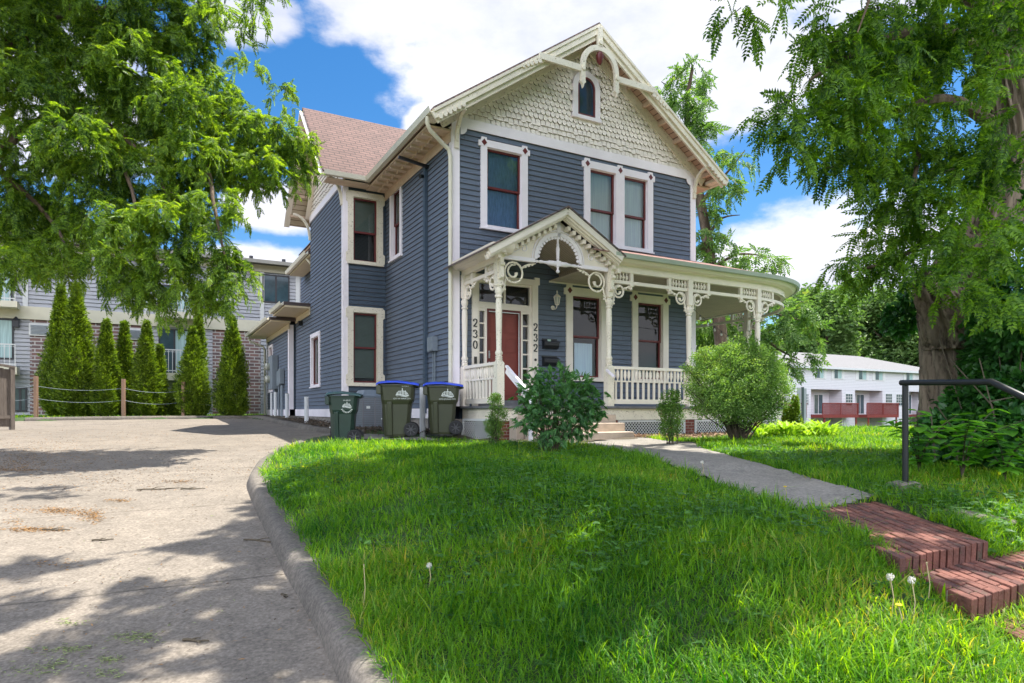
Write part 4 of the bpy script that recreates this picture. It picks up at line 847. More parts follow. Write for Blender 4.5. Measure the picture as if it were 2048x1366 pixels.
# ------------------------------------------------------------------ pipe hand rail
PB = Vector((3.57, 5.90, 0)); pz = float(zL(3.57, 5.9))
hr = empty('handrail', (PB.x, PB.y, pz), label='black pipe handrail standing in a stone footing beside the brick landing', cat='handrail')
def lp(x, y, z): return (x-PB.x, y-PB.y, z-pz)
d = MB(); d.tube([lp(3.57, 5.9, pz-.1), lp(3.57, 5.9, .262)], .026, 14); d.build('post', M['black'], hr, smooth=True)
d = MB(); d.tube([lp(3.552, 5.93, .258), lp(3.67, 4.97, .222), lp(3.70, 4.70, .10), lp(3.86, 3.1, -.66)], .026, 14); d.tube([lp(3.86, 3.1, -.66), lp(3.86, 3.1, -1.5)], .026, 12); d.build('rail', M['black'], hr, smooth=True)
def rock(name, loc, r, seed, label, m, sq=.55, parent=None, rz=0):
    import bmesh
    bm = bmesh.new(); bmesh.ops.create_icosphere(bm, subdivisions=4, radius=1)
    for v_ in bm.verts:
        n = mnoise.fractal(v_.co*1.3+Vector((seed, 0, 0)), .8, 2, 4); v_.co *= 1+.25*n; v_.co.x *= r[0]; v_.co.y *= r[1]; v_.co.z *= r[2]
    me = bpy.data.meshes.new(name); bm.to_mesh(me); bm.free(); me.materials.append(m); me.polygons.foreach_set('use_smooth', [True]*len(me.polygons))
    o = link(name, me, parent, **({} if parent else dict(label=label, cat='stone'))); o.location = loc; o.rotation_euler = (0, 0, rz); return o
M['rock'] = mat('grey_stone', (.19, .165, .135), .9, .3, 5, .8, 30, dirt=(.18, .15, .12), dthr=(.55, .62), dscale=8)
rock('footing', (0, 0, .0), (.17, .15, .075), 2, '', M['rock'], parent=hr)
rock('stone', (3.36, 4.75, float(zL(3.36, 4.75))-.03), (.28, .10, .07), 9, 'long low grey stone lying in the grass right of the brick landing', M['rock'], rz=R(-55))
rock('stone', (3.75, 3.95, float(zL(3.75, 3.95))-.05), (.22, .12, .06), 14, 'flat grey stone in the grass at the right edge beside the brick steps', M['rock'], rz=R(-30))
# ------------------------------------------------------------------ bins
M['binspoke'] = mat('wheel_grey', (.05, .05, .055), .6)
def dome_emblem(mb, cx, y, cz, s, rnd_=False):
    def P(x, z): return (cx+x*s, z*s+cz)
    def bar(x0, z0, x1, z1, w=.05): 
        a = P(x0, z0); b = P(x1, z1); mb.beam((a[0], y, a[1]), (b[0], y, b[1]), w*s, .003, (0, 1, 0))
    for (x, h, z0) in ((-.42, .25, .0), (-.28, .38, 0), (-.12, .34, 0), (0.02, .62, .0), (.16, .36, 0), (.3, .4, 0), (.42, .22, 0)): bar(x, z0, x, z0+h, .07)
    pts = [(-.52, .02), (-.48, .18), (-.34, .30), (-.1, .36), (.15, .36), (.36, .28), (.5, .12), (.55, 0)]
    for a, b in zip(pts, pts[1:]): bar(*a, *b, .045)
    pts = [(-.58, -.02), (-.3, .05), (0, -.03), (.3, -.1), (.6, -.06)]
    for a, b in zip(pts, pts[1:]): bar(*a, *b, .09)
    pts = [(-.5, -.12), (-.2, -.08), (.1, -.16), (.5, -.2)]
    for a, b in zip(pts, pts[1:]): bar(*a, *b, .035)
def text_mesh(st, size):
    cu_ = bpy.data.curves.new('t', 'FONT'); cu_.body = st; cu_.size = size; cu_.align_x = 'CENTER'; cu_.extrude = .001
    o = bpy.data.objects.new('t', cu_); COL.objects.link(o); dg = bpy.context.evaluated_depsgraph_get(); me = bpy.data.meshes.new_from_object(o.evaluated_get(dg)); bpy.data.objects.remove(o); bpy.data.curves.remove(cu_); return me
def textadd(mb, st, size, x, y, z):
    me = text_mesh(st, size); b = len(mb.v); mb.add([(x+v_.co.x, y-v_.co.z, z+v_.co.y) for v_ in me.vertices], [tuple(p.vertices) for p in me.polygons])
def wheelie(name, loc, rz, h, w, dep, body, lid, label, lid_open=0, old=False):
    """front (opening side) towards local -x is the grab side; handle and wheels on +x; the emblem side faces -y"""
    t = empty(name, loc, rz, label=label, cat='wheelie bin', group='wheelie bins at the corner of the house')
    b = MB(); hb = h*.9
    def lvl(z, x0, x1, yh, c=.06): return [(x0+c, -yh, z), (x1-c, -yh, z), (x1, -yh+c, z), (x1, yh-c, z), (x1-c, yh, z), (x0+c, yh, z), (x0, yh-c, z), (x0, -yh+c, z)]
    W_ = w/2; D = dep/2
    L_ = [lvl(.0, -W_*.72, W_*.62, D*.70), lvl(.05, -W_*.76, W_*.66, D*.74), lvl(hb*.62, -W_*.86, W_*.80, D*.82), lvl(hb*.70, -W_*.90, W_*.92, D*.92), lvl(hb*.97, -W_*.98, W_, D*.97), lvl(hb*.972, -W_*1.04, W_*1.04, D*1.04), lvl(hb, -W_*1.04, W_*1.04, D*1.04)]
    b.add([p for l in L_ for p in l], [tuple(range(7, -1, -1)), tuple(range(48, 56))]+[(i*8+k, i*8+(k+1) % 8, (i+1)*8+(k+1) % 8, (i+1)*8+k) for i in range(6) for k in range(8)])
    # ribbed skirt on the lift side and the lift bar pocket
    for i in range(9): y = -D*.95+i*D*1.9/8; b.box(-W_*1.16, -W_*.9, y-.012, y+.012, hb*.82, hb*.97)
    b.box(-W_*1.17, -W_*.95, -D*.98, D*.98, hb*.955, hb*.985); b.prism([(-W_*.88, hb*.80), (-W_*1.14, hb*.82), (-W_*1.14, hb*.835), (-W_*.88, hb*.86)], -D*.95, D*.95)
    b.add([(-W_*.60, -D*.78, hb*.70), (-W_*.25, -D*.84, hb*.70), (-W_*.3, -D*.97, hb*.655), (-W_*.55, -D*.95, hb*.655), (-W_*.58, -D*.72, .03), (-W_*.22, -D*.74, .03), (-W_*.27, -D*.80, .03), (-W_*.55, -D*.80, .03)], [(0, 1, 2, 3), (2, 6, 7, 3), (1, 5, 6, 2), (0, 3, 7, 4)])
    body_o = b.build('body', body, t, bevel=.008, smooth=False)
    b = MB(); b.prism([(-D*.2, .12), (D*.2, .12), (D*.2, hb*.52), (D*.12, hb*.58), (0, hb*.60), (-D*.12, hb*.58), (-D*.2, hb*.52)], -W_*.90, -W_*.74, 'x'); b.build('recess', M['rubber'], body_o)
    b = MB(); b.tube([(-W_*.93, -D*.22, hb*.34), (-W_*.93, D*.22, hb*.34)], .012, 8); b.build('lift_bar', M['print'], body_o)
    b = MB(); n = 8
    prof = [(-W_*1.16, 0), (-W_*1.0, .035), (-W_*.55, .05), (0, .055), (W_*.5, .035), (W_*1.05, .01), (W_*1.24, -.005)]
    if lid_open: prof = [(x, z+max(0, (W_*1.2-x))*lid_open) for x, z in prof]
    vs = []
    for (x, z) in prof:
        for (y, dz) in ((-D*1.08, -.015), (-D*.95, .0), (-D*.5, .012), (D*.5, .012), (D*.95, 0), (D*1.08, -.015)): vs.append((x, y, hb+.02+z+dz))
    m = 6; fs = [(i*m+k, i*m+k+1, (i+1)*m+k+1, (i+1)*m+k) for i in range(len(prof)-1) for k in range(m-1)]
    b.add(vs+[(x, y, z-.025) for x, y, z in vs], fs+[tuple(q+len(vs) for q in f[::-1]) for f in fs]+[(i*m, (i+1)*m, (i+1)*m+len(vs), i*m+len(vs)) for i in range(len(prof)-1)]+[(i*m+5, i*m+5+len(vs), (i+1)*m+5+len(vs), (i+1)*m+5) for i in range(len(prof)-1)]+[(k, k+len(vs), k+1+len(vs), k+1) for k in range(5)]+[(k+m*6, k+1+m*6, k+1+m*6+len(vs), k+m*6+len(vs)) for k in range(5)])
    b.build('lid', lid, t, smooth=True)
    b = MB(); b.tube([(W_*1.0, -D*.8, hb*.96), (W_*1.22, -D*.7, hb*.97), (W_*1.22, D*.7, hb*.97), (W_*1.0, D*.8, hb*.96)], .016, 8); b.build('handle', body, t)
    for y in (-D*.98, D*.80):
        b = MB(); b.lathe([(.085, .012), (.115, 0), (.135, .005), (.14, .02), (.14, .055), (.135, .07), (.1, .07), (.05, .065)], (W_*.80, y-.03, .14), 22, 'y'); wo = b.build('wheel', M['rubber'], t, smooth=True)
        b = MB()
        for k in range(7): a = R(k*360/7+10); b.beam((W_*.80, y-.033, .14), (W_*.80+.095*math.cos(a), y-.033, .14+.095*math.sin(a)), .018, .012, (0, 1, 0))
        b.lathe([(.03, 0), (.03, .02)], (W_*.80, y-.045, .14), 12, 'y'); b.build('spokes', M['binspoke'], wo)
    b = MB(); s = .21 if not old else .15; ex = W_*.30; ez = hb*(.80 if not old else .77); yy = -D*.985
    dome_emblem(b, ex, yy, ez, s)
    if old:
        for i in range(9):
            a = R(205+i*16.2); b.beam((ex+.085*math.cos(a), yy+.008, ez-.01+.085*math.sin(a)), (ex+.115*math.cos(a), yy+.008, ez-.01+.115*math.sin(a)), .012, .003, (0, 1, 0))
        textadd(b, '04 68610', .035, ex, yy-.003, ez+.11)
    else:
        textadd(b, 'CITY OF IOWA CITY', .036, ex, yy-.004, ez-.085); textadd(b, '06 80676', .035, ex+.06, yy-.006, ez+.16)
    b.build('printed_emblem', M['print'], t, recalc=False)
    return t
def pxw(px, Y): return (px-1024)/1300*Y
wheelie('wheelie_bin', (pxw(688, 12.75), 12.75, float(zD(12.75))+.0), R(8), 1.04, .56, .56, M['bingreen'], M['binlidg'], 'dark green wheelie bin with a green lid, leftmost of the bins', old=True)
wheelie('wheelie_bin', (pxw(796, 12.95), 12.95, -.50), R(6), 1.13, .68, .70, M['binbrown'], M['binlid'], 'olive wheelie bin with a blue lid, between the other two bins')
wheelie('wheelie_bin', (pxw(885, 13.1), 13.2, -.47), R(4), 1.08, .66, .68, M['binbrown'], M['binlid'], 'olive wheelie bin with a blue lid, beside the porch railing')
# condenser
cz0 = float(zD(16.4))+.17; cxp = pxw(745, 16.3)
ac = empty('air_conditioner', (cxp, 16.3, cz0), HA, label='grey outdoor air conditioner unit on a pad between the bins', cat='air conditioner')
d = MB(); hw = .36; d.box(-hw-.04, hw+.04, -hw-.04, hw+.04, -.12, -.03); d.build('pad', M['curb'], ac)
d = MB(); d.box(-hw+.02, hw-.02, -hw+.02, hw-.02, -.03, .70); d.build('coil', M['ugrey'], ac)
d = MB()
for i in range(15):
    z = .02+i*.045
    d.box(-hw+.0, hw, -hw, -hw+.012, z, z+.02); d.box(-hw, -hw+.012, -hw+.012, hw, z, z+.02)
for x in (-hw, -.06, .12, hw-.03): d.box(x, x+.035, -hw-.006, -hw+.016, -.03, .70)
d.box(-hw-.006, -hw+.02, hw-.03, hw, -.03, .7); d.build('grille', mat('grille', (.17, .18, .2), .5), ac)
d = MB(); d.box(-hw-.01, hw+.01, -hw-.01, hw+.01, .70, .76); d.add([(-hw, -hw, .76), (hw, -hw, .76), (hw, hw, .76), (-hw, hw, .76), (-hw*.8, -hw*.8, .88), (hw*.8, -hw*.8, .88), (hw*.8, hw*.8, .88), (-hw*.8, hw*.8, .88)], [(0, 1, 5, 4), (1, 2, 6, 5), (2, 3, 7, 6), (3, 0, 4, 7), (4, 5, 6, 7)]); d.build('top_cover', mat('acgrey', (.16, .20, .25), .45), ac, bevel=.015)
d = MB(); d.box(-.26, -.17, -hw-.012, -hw-.004, .42, .48); d.build('rating_plate', M['print'], ac)
# white pipes
first = None
for (px, Y, h, r_, lab) in ((845, 13.9, 1.0, .062, 'white pipe bollard between the two blue lidded bins'), (613, 18.8, .78, .062, 'white pipe bollard nearest the corner of the wing, left of the bins'), (574, 22.3, .86, .06, 'white pipe bollard in front of the rear corner board'), (551, 24.3, .92, .06, 'thick white pipe bollard under the electric meters'), (543, 24.7, .9, .04, 'thin white pipe bollard at the far end beside the downspout')):
    z0 = float(zD(Y))+.10
    if first is None:
        d = MB(); d.lathe([(1, 0), (1, 1), (.93, 1), (.9, .98)], (0, 0, 0), 16); first = o = d.build('pipe_bollard', M['pvc'], smooth=True)
    else: o = first.copy(); COL.objects.link(o)
    o.location = (pxw(px, Y), Y, z0-.05); o.scale = (r_, r_, h+.05); setp(o, label=lab, cat='bollard', group='white pipe bollards along the house')
# mailboxes
def mailbox(z, lab, sticker):
    p = H2W(2.41, -.02, z); t = empty('mailbox', p, HA, label=lab, cat='mailbox', group='black mailboxes by the door')
    d = MB(); d.prism([(0, -.11), (-.08, -.10), (-.115, -.03), (-.115, .05), (0, .07)], -.20, .20, 'x'); d.build('box', M['black'], t, bevel=.008)
    d = MB(); d.prism([(0.0, .075), (-.125, .055), (-.13, .02), (-.118, .02), (-.115, .048), (0, .10)], -.21, .21, 'x'); d.prism([(0, .08), (-.01, .08), (-.01, .13), (0, .13)], -.2, .2, 'x'); d.build('lid', M['black'], t)
    if sticker: d = MB(); d.box(-.13, -.04, -.06, -.052, .085, .13) if 0 else d.box(-.13, -.04, -.128, -.12, .058, .10); d.build('sticker', mat('sticker', (.35, .5, .42), .5), t)
mailbox(1.53, 'upper black mailbox on the blue wall, with a pale sticker', True); mailbox(1.14, 'lower black mailbox on the blue wall, behind the shrub', False)
# string lights
d = MB(); bl = MB(); M['bulb'] = mat('clear_bulb', (.6, .6, .55), .15)
def strand(P, Q, sag, n):
    pts = []
    for i in range(n*2+1):
        t_ = i/(n*2); p = Vector(P).lerp(Vector(Q), t_); p.z -= sag*4*t_*(1-t_); pts.append(p)
    d.tube(pts, .007, 4)
    for i in range(1, n*2, 2): p = pts[i]; d.tube([p, p-Vector((0, 0, .05))], .012, 5); bl.lathe([(.012, -.05), (.03, -.08), (.034, -.10), (.022, -.125), (.004, -.135)], p, 8)
strand(H2W(5.15, -1.6, 2.45), H2W(9.9, .9, 2.0), .12, 9); strand(H2W(9.9, .9, 2.0), H2W(10, 3.6, 2.1), .15, 7); strand(H2W(5.22, -1.62, 2.4), H2W(5.2, -1.62, .9), 0, 6)
sl = d.build('string_lights', M['cable'], label='string of small clear bulbs hanging round the porch posts', cat='string lights'); bl.build('bulb', M['bulb'], sl, smooth=True)
# ------------------------------------------------------------------ apartment building
AA = HA; AO = Vector((-14.16, 29.5, 0)); au = Vector((.8773, .48, 0))
def AS(px, py):
    r_ = (px-1024)/1300; s = (r_*AO.y-AO.x)/(au.x-r_*au.y); Y = AO.y+s*au.y; return s, (HZ-py)*Y/1300
ap = empty('apartment_building', AO, AA, label='grey sided and brick two storey apartment building behind the row of evergreens', cat='building')
M['asid'] = mat('grey_vinyl', (.36, .365, .38), .6, .05, 2); M['atrim'] = mat('apartment_trim', (.62, .58, .44), .6, .05); M['awhite'] = mat('apartment_white', (.6, .6, .58), .6, .05)
M['abrick'] = brickmat('apartment_brick', (.25, .135, .115), (.14, .10, .10), (.46, .43, .40), 'xz', .42, .15, .022)
M['aglass'] = mat('apartment_glass', (.05, .085, .10), .06, .3, 2); M['ablind'] = mat('vertical_blinds', (.34, .48, .47), .5, .3, 8, 0, stretch=(4, 1, .1)); M['adark'] = mat('dark_frame', (.03, .03, .035), .5)
def ar(x0p, x1p, y0p, y1p):
    xm = (x0p+x1p)/2; s0 = AS(x0p, y0p)[0]; s1 = AS(x1p, y0p)[0]; return s0, s1, AS(xm, y1p)[1], AS(xm, y0p)[1]
sL, sR = AS(-60, 700)[0], AS(640, 700)[0]
zE = AS(346, 508)[1]; zB1 = AS(260, 626)[1]; zB0 = AS(260, 650)[1]
d = MB(); d.box(sL-4, sR+3, .02, 9, -1, zE+.05); d.build('wall_core', M['asid'], ap)
d = MB()
z = zB1
while z < zE-.25: d.prism([(-.045, z), (-.008, z+.15), (0.01, z+.15), (.01, z)], sL, sR, 'x'); z += .165
for (a, b) in ((-60, 64), (292, 425), (521, 640)):
    s0, s1 = AS(a, 700)[0], AS(b, 700)[0]; z = -.5
    while z < zB0: d.prism([(-.045, z), (-.008, z+.15), (0.01, z+.15), (.01, z)], s0, s1, 'x'); z += .165
d.build('vinyl_siding', M['asid'], ap)
d = MB()
for (a, b) in ((60, 292), (425, 521)): d.box(AS(a, 700)[0], AS(b, 700)[0], -.035, .02, -.6, zB0)
d.build('brick_wall', M['abrick'], ap)
d = MB(); d.box(sL, sR, -.12, .02, zB0, zB1); d.box(sL, sR, -.10, .02, zE-.42, zE); 
d.build('trim_band', M['atrim'], ap)
d = MB()
for px in (51, 293, 416, 524, 595): s = AS(px, 560)[0]; d.box(s-.09, s+.09, -.06, -.0, zB1, zE-.42)
d.build('vertical_trim', M['awhite'], ap)
d = MB(); d.prism([(-.6, zE), (4.5, zE+.9), (9.5, zE), (9.5, zE-.1), (-.6, zE-.1)], sL-4, sR+3.5, 'x'); d.build('roof', mat('apartment_roof', (.11, .10, .10), .9, .2), ap)
d = MB(); d.box(sL-4, sR+3.5, -.72, -.6, zE-.14, zE+.02); d.build('gutter', mat('apt_gutter', (.25, .24, .2), .5), ap)
for px in (505, 571): 
    s = AS(px, 540)[0]; d = MB(); d.tube([(s, .5, zE), (s, .5, zE+.4)], .09, 8); d.build('vent_pipe', M['adark'], ap)
def awin(x0p, x1p, y0p, y1p, kind='slider', name='window'):
    s0, s1, z0, z1 = ar(x0p, x1p, y0p, y1p); d = MB(); f = .06
    d.box(s0-f, s1+f, -.07, -.036, z1, z1+f); d.box(s0-f, s1+f, -.07, -.036, z0-f, z0); d.box(s0-f, s0, -.07, -.036, z0, z1); d.box(s1, s1+f, -.07, -.036, z0, z1); m = (s0+s1)/2; d.box(m-.04, m+.04, -.066, -.04, z0, z1)
    w = d.build(name, M['adark'], ap); d = MB(); d.box(s0, m-.04, -.05, -.037, z0, z1); d.build('pane', M['aglass'], w); d = MB(); d.box(m+.04, s1, -.048, -.037, z0, z1); d.build('pane', M['ablind'] if kind == 'slider' else M['aglass'], w); return w
def abalc(x0p, x1p, ytop, ybot, yslab):
    s0, s1, zb, zt = ar(x0p, x1p, ytop, ybot); zs = AS((x0p+x1p)/2, yslab)[1]; d = MB(); d.box(s0-.15, s1+.15, -.9, -.13, zs, zb); b_ = d.build('balcony', M['atrim'], ap)
    d = MB(); d.box(s0-.1, s1+.1, -.88, -.84, zt-.05, zt); d.box(s0-.1, s1+.1, -.87, -.85, zb+.08, zb+.12); n = int((s1-s0)/.13)
    for i in range(n+1): x = s0-.1+(s1-s0+.2)*i/n; d.box(x-.012, x+.012, -.872, -.848, zb+.0, zt-.05)
    for i in range(n*2): x = s0-.1+(s1-s0+.2)*(i+.5)/n/2; d.box(x-.03, x+.03, -.866, -.854, zt-.12, zt-.10)
    d.build('railing', M['awhite'], b_)
awin(320, 377, 661, 748); abalc(318, 385, 702, 748, 762); awin(320, 385, 574, 626); abalc(318, 388, 598, 628, 641)
awin(-30, 24, 640, 715); awin(-30, 22, 530, 606); abalc(-40, 32, 556, 606, 618); abalc(-40, 32, 690, 735, 750); awin(527, 576, 553, 604, 'w'); awin(30, 51, 778, 820, 'w'); awin(-30, 20, 760, 820, 'w')
for (a, b, c_, e_) in ((62, 96, 650, 669), (258, 286, 660, 677), (60, 98, 518, 537)):
    s0, s1, z0, z1 = ar(a, b, c_, e_); d = MB(); d.box(s0-.06, s1+.06, -.10, -.03, z0-.06, z1+.06); w = d.build('vent_grille', M['awhite'], ap); d = MB()
    for i in range(7): z = z0+(z1-z0)*i/7; d.box(s0, s1, -.13, -.10, z, z+(z1-z0)/14)
    d.build('slats', M['ugrey'], w)
for (px, py) in ((33, 512), (33, 648)):
    s, z = AS(px, py); d = MB(); d.box(s-.1, s+.1, -.22, -.03, z-.14, z+.14); d.lathe([(.14, 0), (.02, .14)], (s, -.13, z+.14), 8); d.build('wall_lamp', M['adark'], ap)
# rope fence
FP = []
fz = lambda y: float(zD(y))+.1
rf = empty('rope_fence', (pxw(72, 23.4), 23.4, fz(23.4)), label='row of thin wooden posts joined by wires in front of the evergreens', cat='fence')
M['pwood'] = mat('weathered_wood', (.28, .17, .11), .85, .25, 6, .4, 40, stretch=(1, 1, .2)); M['gwood'] = mat('grey_fence_wood', (.17, .14, .12), .85, .35, 5, .4, 40, stretch=(3, 3, .4))
fb = Vector(rf.location)
for (px, Y, h) in ((72, 23.4, 1.48), (247, 24.6, 1.42), (367, 25.5, 1.36), (527, 26.8, 1.3)):
    p = Vector((pxw(px, Y), Y, fz(Y)))-fb; d = MB(); d.box(p.x-.055, p.x+.055, p.y-.05, p.y+.05, p.z-.1, p.z+h); FP.append(p+Vector((0, 0, h)))
    if px != 527: d.build('post', M['pwood'], rf)
for k in (.35, .80):
    d = MB(); P_ = [Vector((-2.6, -1.2, 1.45))]+FP
    for a, b in zip(P_, P_[1:]):
        pts = [a.lerp(b, i/8)-Vector((0, 0, k+.12*4*(i/8)*(1-i/8))) for i in range(9)]; d.tube(pts, .006, 4)
    d.build('wire', M['ugrey'], rf)
# board fence at the left
bf = empty('board_fence', (pxw(28, 17.5), 17.5, float(zD(17.5))), R(65), label='weathered board fence panel at the left edge of the driveway', cat='fence')
d = MB(); 
for i in range(8): d.box(-.1-i*.145-.14, -.1-i*.145, 0, .025, .08, 1.62+i*.025)
d.build('board', M['gwood'], bf)
d = MB(); d.box(-.1, 0, -.05, .05, -.2, 1.66); d.beam((0, .0, 1.68), (-1.3, .0, 1.86), .12, .05); d.box(-1.3, -.1, -.04, 0, .3, .39); d.build('fence_frame', M['gwood'], bf)
# ------------------------------------------------------------------ town houses
TO = Vector(((1690-1024)/1300*74, 74, 0))
def TS(px, py):
    r_ = (px-1024)/1300; s = (r_*TO.y-TO.x)/(au.x-r_*au.y); Y = TO.y+s*au.y; return s, (HZ-py)*Y/1300
th = empty('townhouse_row', TO, HA, label='pale sided townhouse row with red wooden decks beyond the lawn', cat='building')
M['tsid'] = brickmat('pale_vinyl', (.70, .68, .71), (.68, .665, .695), (.50, .49, .52), 'xz', 40, .18, .02, var=(.94, 1.06)); M['tw'] = mat('town_white', (.68, .68, .68), .6, .03); M['tred'] = mat('red_deck_paint', (.20, .028, .022), .6, .15)
s0 = TS(1560, 740)[0]; s1 = TS(1900, 740)[0]; ze = TS(1700, 737)[1]
def tr(x0p, x1p, y0p, y1p): xm = (x0p+x1p)/2; return TS(x0p, 800)[0], TS(x1p, 800)[0], TS(xm, y1p)[1], TS(xm, y0p)[1]
BAYS = [(1622, 1684, 780), (1710, 1765, 781), (1538, 1580, 779), (1818, 1850, 783)]
d = MB(); segs = []; last = s0
bs = sorted([(TS(a, 800)[0], TS(b, 800)[0]) for a, b, _ in BAYS])
ztop = TS(1700, 780)[1]; d.box(s0, s1, 0, .2, ztop, ze)
x = s0
for a, b in bs:
    if a > x: d.box(x, a, 0, .2, -6, ztop)
    d.box(a, b, 1.6, 1.8, -6, ztop); d.box(a-.1, a, .2, 1.6, -6, ztop); d.box(b, b+.1, .2, 1.6, -6, ztop); x = b
d.box(x, s1, 0, .2, -6, ztop); d.box(s0, s1, 1.8, 11, -6, ze); d.build('wall', M['tsid'], th)
d = MB(); zr = TS(1650, 703)[1]*1.07; sr = TS(1818, 711)[0]
d.add([(s0-8, -.5, ze-.05), (s1+.5, -.5, ze-.05), (s1+.5, 12, ze-.05), (s0-8, 12, ze-.05), (s0-8, 5.5, zr), (sr-1.5, 5.5, zr)], [(0, 1, 5, 4), (1, 2, 5), (2, 3, 4, 5), (0, 3, 2, 1)])
d.build('roof', mat('town_roof', (.165, .163, .165), .95, .12, 6, .3, 20), th)
d = MB(); d.box(s0-8, s1+.5, -.6, -.45, ze-.22, ze); d.build('fascia', M['tw'], th)
for (a, b, c_, e_) in ((1632, 1646, 736, 756), (1668, 1682, 738, 757), (1717, 1731, 740, 759), (1750, 1764, 742, 760), (1812, 1824, 744, 762), (1583, 1592, 734, 754)):
    x0, x1, z0, z1 = tr(a, b, c_, e_); w_ = TS(b+5, 800)[0]-x1; d = MB(); f = .08
    d.box(x0-f, x1+f, -.06, -.001, z0-f, z1+f); w = d.build('window', M['tw'], th); d = MB(); m = (x0+x1)/2; d.box(x0, m-.03, -.075, -.061, z0, z1); d.build('pane', M['aglass'], w); d = MB(); d.box(m+.03, x1, -.075, -.061, z0, z1); d.build('pane', M['ablind'], w)
    d = MB(); d.box(x0-f-w_, x0-f-.05, -.07, -.001, z0-f, z1+f); d.box(x1+f+.05, x1+f+w_, -.07, -.001, z0-f, z1+f); d.build('shutter', M['tw'], w)
for (a, b, c_, e_) in ((1612, 1616, 788, 810), (1691, 1704, 788, 811), (1771, 1783, 788, 811), (1792, 1804, 789, 811)):
    x0, x1, z0, z1 = tr(a, b, c_, e_); d = MB(); d.box(x0-.07, x1+.07, -.05, -.001, z0-.07, z1+.07); w = d.build('window', M['tw'], th); d = MB(); d.box(x0, x1, -.06, -.051, z0, z1); d.build('pane', M['aglass'], w); d = MB()
    for i in range(1, 3): x = x0+(x1-x0)*i/3; d.box(x-.02, x+.02, -.066, -.061, z0, z1)
    for i in range(1, 4): z = z0+(z1-z0)*i/4; d.box(x0, x1, -.072, -.067, z-.02, z+.02)
    d.build('muntin', M['tw'], w)
for (a, b, yy) in BAYS:
    x0, x1 = TS(a, 800)[0], TS(b, 800)[0]; zf = TS((a+b)/2, 829)[1]; zt = TS((a+b)/2, 806)[1]; zz = TS((a+b)/2, 789)[1]; m = x0+(x1-x0)*.5
    d = MB(); d.box(m-.1, m+1.5, 1.55, 1.6, zf, zz+.1); w = d.build('patio_door', M['tw'], th); d = MB(); d.box(m, m+.62, 1.53, 1.549, zf+.1, zz); d.box(m+.75, m+1.4, 1.53, 1.549, zf+.1, zz); d.build('pane', M['aglass'], w)
    d = MB(); X0, X1 = x0-.05, x1+.75; d.box(X0, X1, -1.5, 1.5, zf-.35, zf-.0); d.box(X0, X1, -1.55, -1.45, zt-.12, zt)
    d.box(X0, X0+.1, -1.5, -1.4, zf, zt-.12); d.box(X1-.1, X1, -1.5, -1.4, zf, zt-.12); m2 = (X0+X1)/2; d.box(m2-.05, m2+.05, -1.5, -1.4, zf, zt-.12)
    n = int((X1-X0)/.17)
    for i in range(n): x = X0+(X1-X0)*(i+.5)/n; d.box(x-.03, x+.03, -1.49, -1.43, zf, zt-.12)
    for x in (X0+.4, X1-.3): d.box(x, x+.14, -1.4, -1.26, zf-3.2, zf-.35)
    d.build('deck', M['tred'], th)
    d = MB(); d.box(x0+.1, x1-.3, 1.5, 1.6, zf-3, zf-.8); d.build('garage_door', mat('garage', (.62, .56, .46), .6, .04), th)
    if a in (1622, 1710): d = MB(); d.box(x1+.2, x1+1.3, -.06, -.001, zf-3, zf-.7); d.build('door', M['tw'], th)
# sign boards at the lawn edge
Ys = 21.0
sg_ = empty('sign_board', (pxw(1604, Ys), Ys, float(zL(7, Ys))), R(14), label='grey board panels on a green metal post at the far edge of the lawn', cat='sign')
d = MB(); d.box(-.17, -.04, 0, .02, -.1, 1.32); d.box(.05, .17, .0, .02, -.1, 1.30); d.build('panel', mat('grey_panel', (.34, .37, .38), .7, .1, 3, dirt=(.3, .3, .12), dthr=(.64, .7), dscale=6), sg_)
d = MB(); d.box(-.03, .04, -.05, -.002, -.1, 1.34); d.build('post', mat('green_post', (.05, .08, .07), .6), sg_)
# ------------------------------------------------------------------ vegetation
M['locust'] = leafmat('locust_leaf', (.024, .072, .013), (.18, .30, .034), .47, (2.6, 2.3, .5), nscale=1.1, c3=(.20, .27, .03))
M['locust2'] = leafmat('black_locust_leaf', (.024, .076, .015), (.15, .27, .028), .48, (2.6, 2.5, .4), nscale=1.0, c3=(.16, .24, .02))
M['walnut'] = leafmat('walnut_leaf', (.06, .13, .03), (.17, .27, .07), .38, (1.8, 2, .8), nscale=.8, c3=(.2, .22, .06))
M['farleaf'] = leafmat('far_leaf', (.055, .115, .032), (.16, .25, .07), .35, (1.6, 1.8, .8), nscale=.25)
M['arbor'] = leafmat('arborvitae_leaf', (.032, .075, .010), (.24, .34, .028), .35, (1.6, 1.7, .5), nscale=4)
M['boxw'] = leafmat('boxwood_leaf', (.05, .12, .02), (.16, .30, .05), .3, (1.8, 2, .6), nscale=7, c3=(.25, .14, .06))
M['peony'] = leafmat('shrub_leaf', (.035, .10, .045), (.11, .24, .085), .38, (2.3, 2.8, .5), rough=.42, nscale=2.5)
M['bush'] = leafmat('bush_leaf', (.09, .19, .05), (.28, .42, .12), .38, (1.8, 1.9, .6), nscale=2.2, c3=(.26, .32, .07))
M['hosta'] = leafmat('hosta_leaf', (.22, .38, .03), (.42, .58, .06), .35, (1.5, 1.6, .5), rough=.45, nscale=3)
M['ivy'] = leafmat('ivy_leaf', (.016, .065, .018), (.05, .15, .03), .28, (2.2, 2.8, .5), rough=.4, nscale=2.5)
M['sapl'] = leafmat('sapling_leaf', (.07, .21, .025), (.18, .40, .04), .45, (1.8, 2.0, .5), rough=.45, nscale=3)
M['grass'] = leafmat('grass_blade', (.014, .096, .009), (.145, .315, .016), .50, (3.4, 2.5, .3), rough=.5, nscale=.8, c3=(.30, .30, .09))
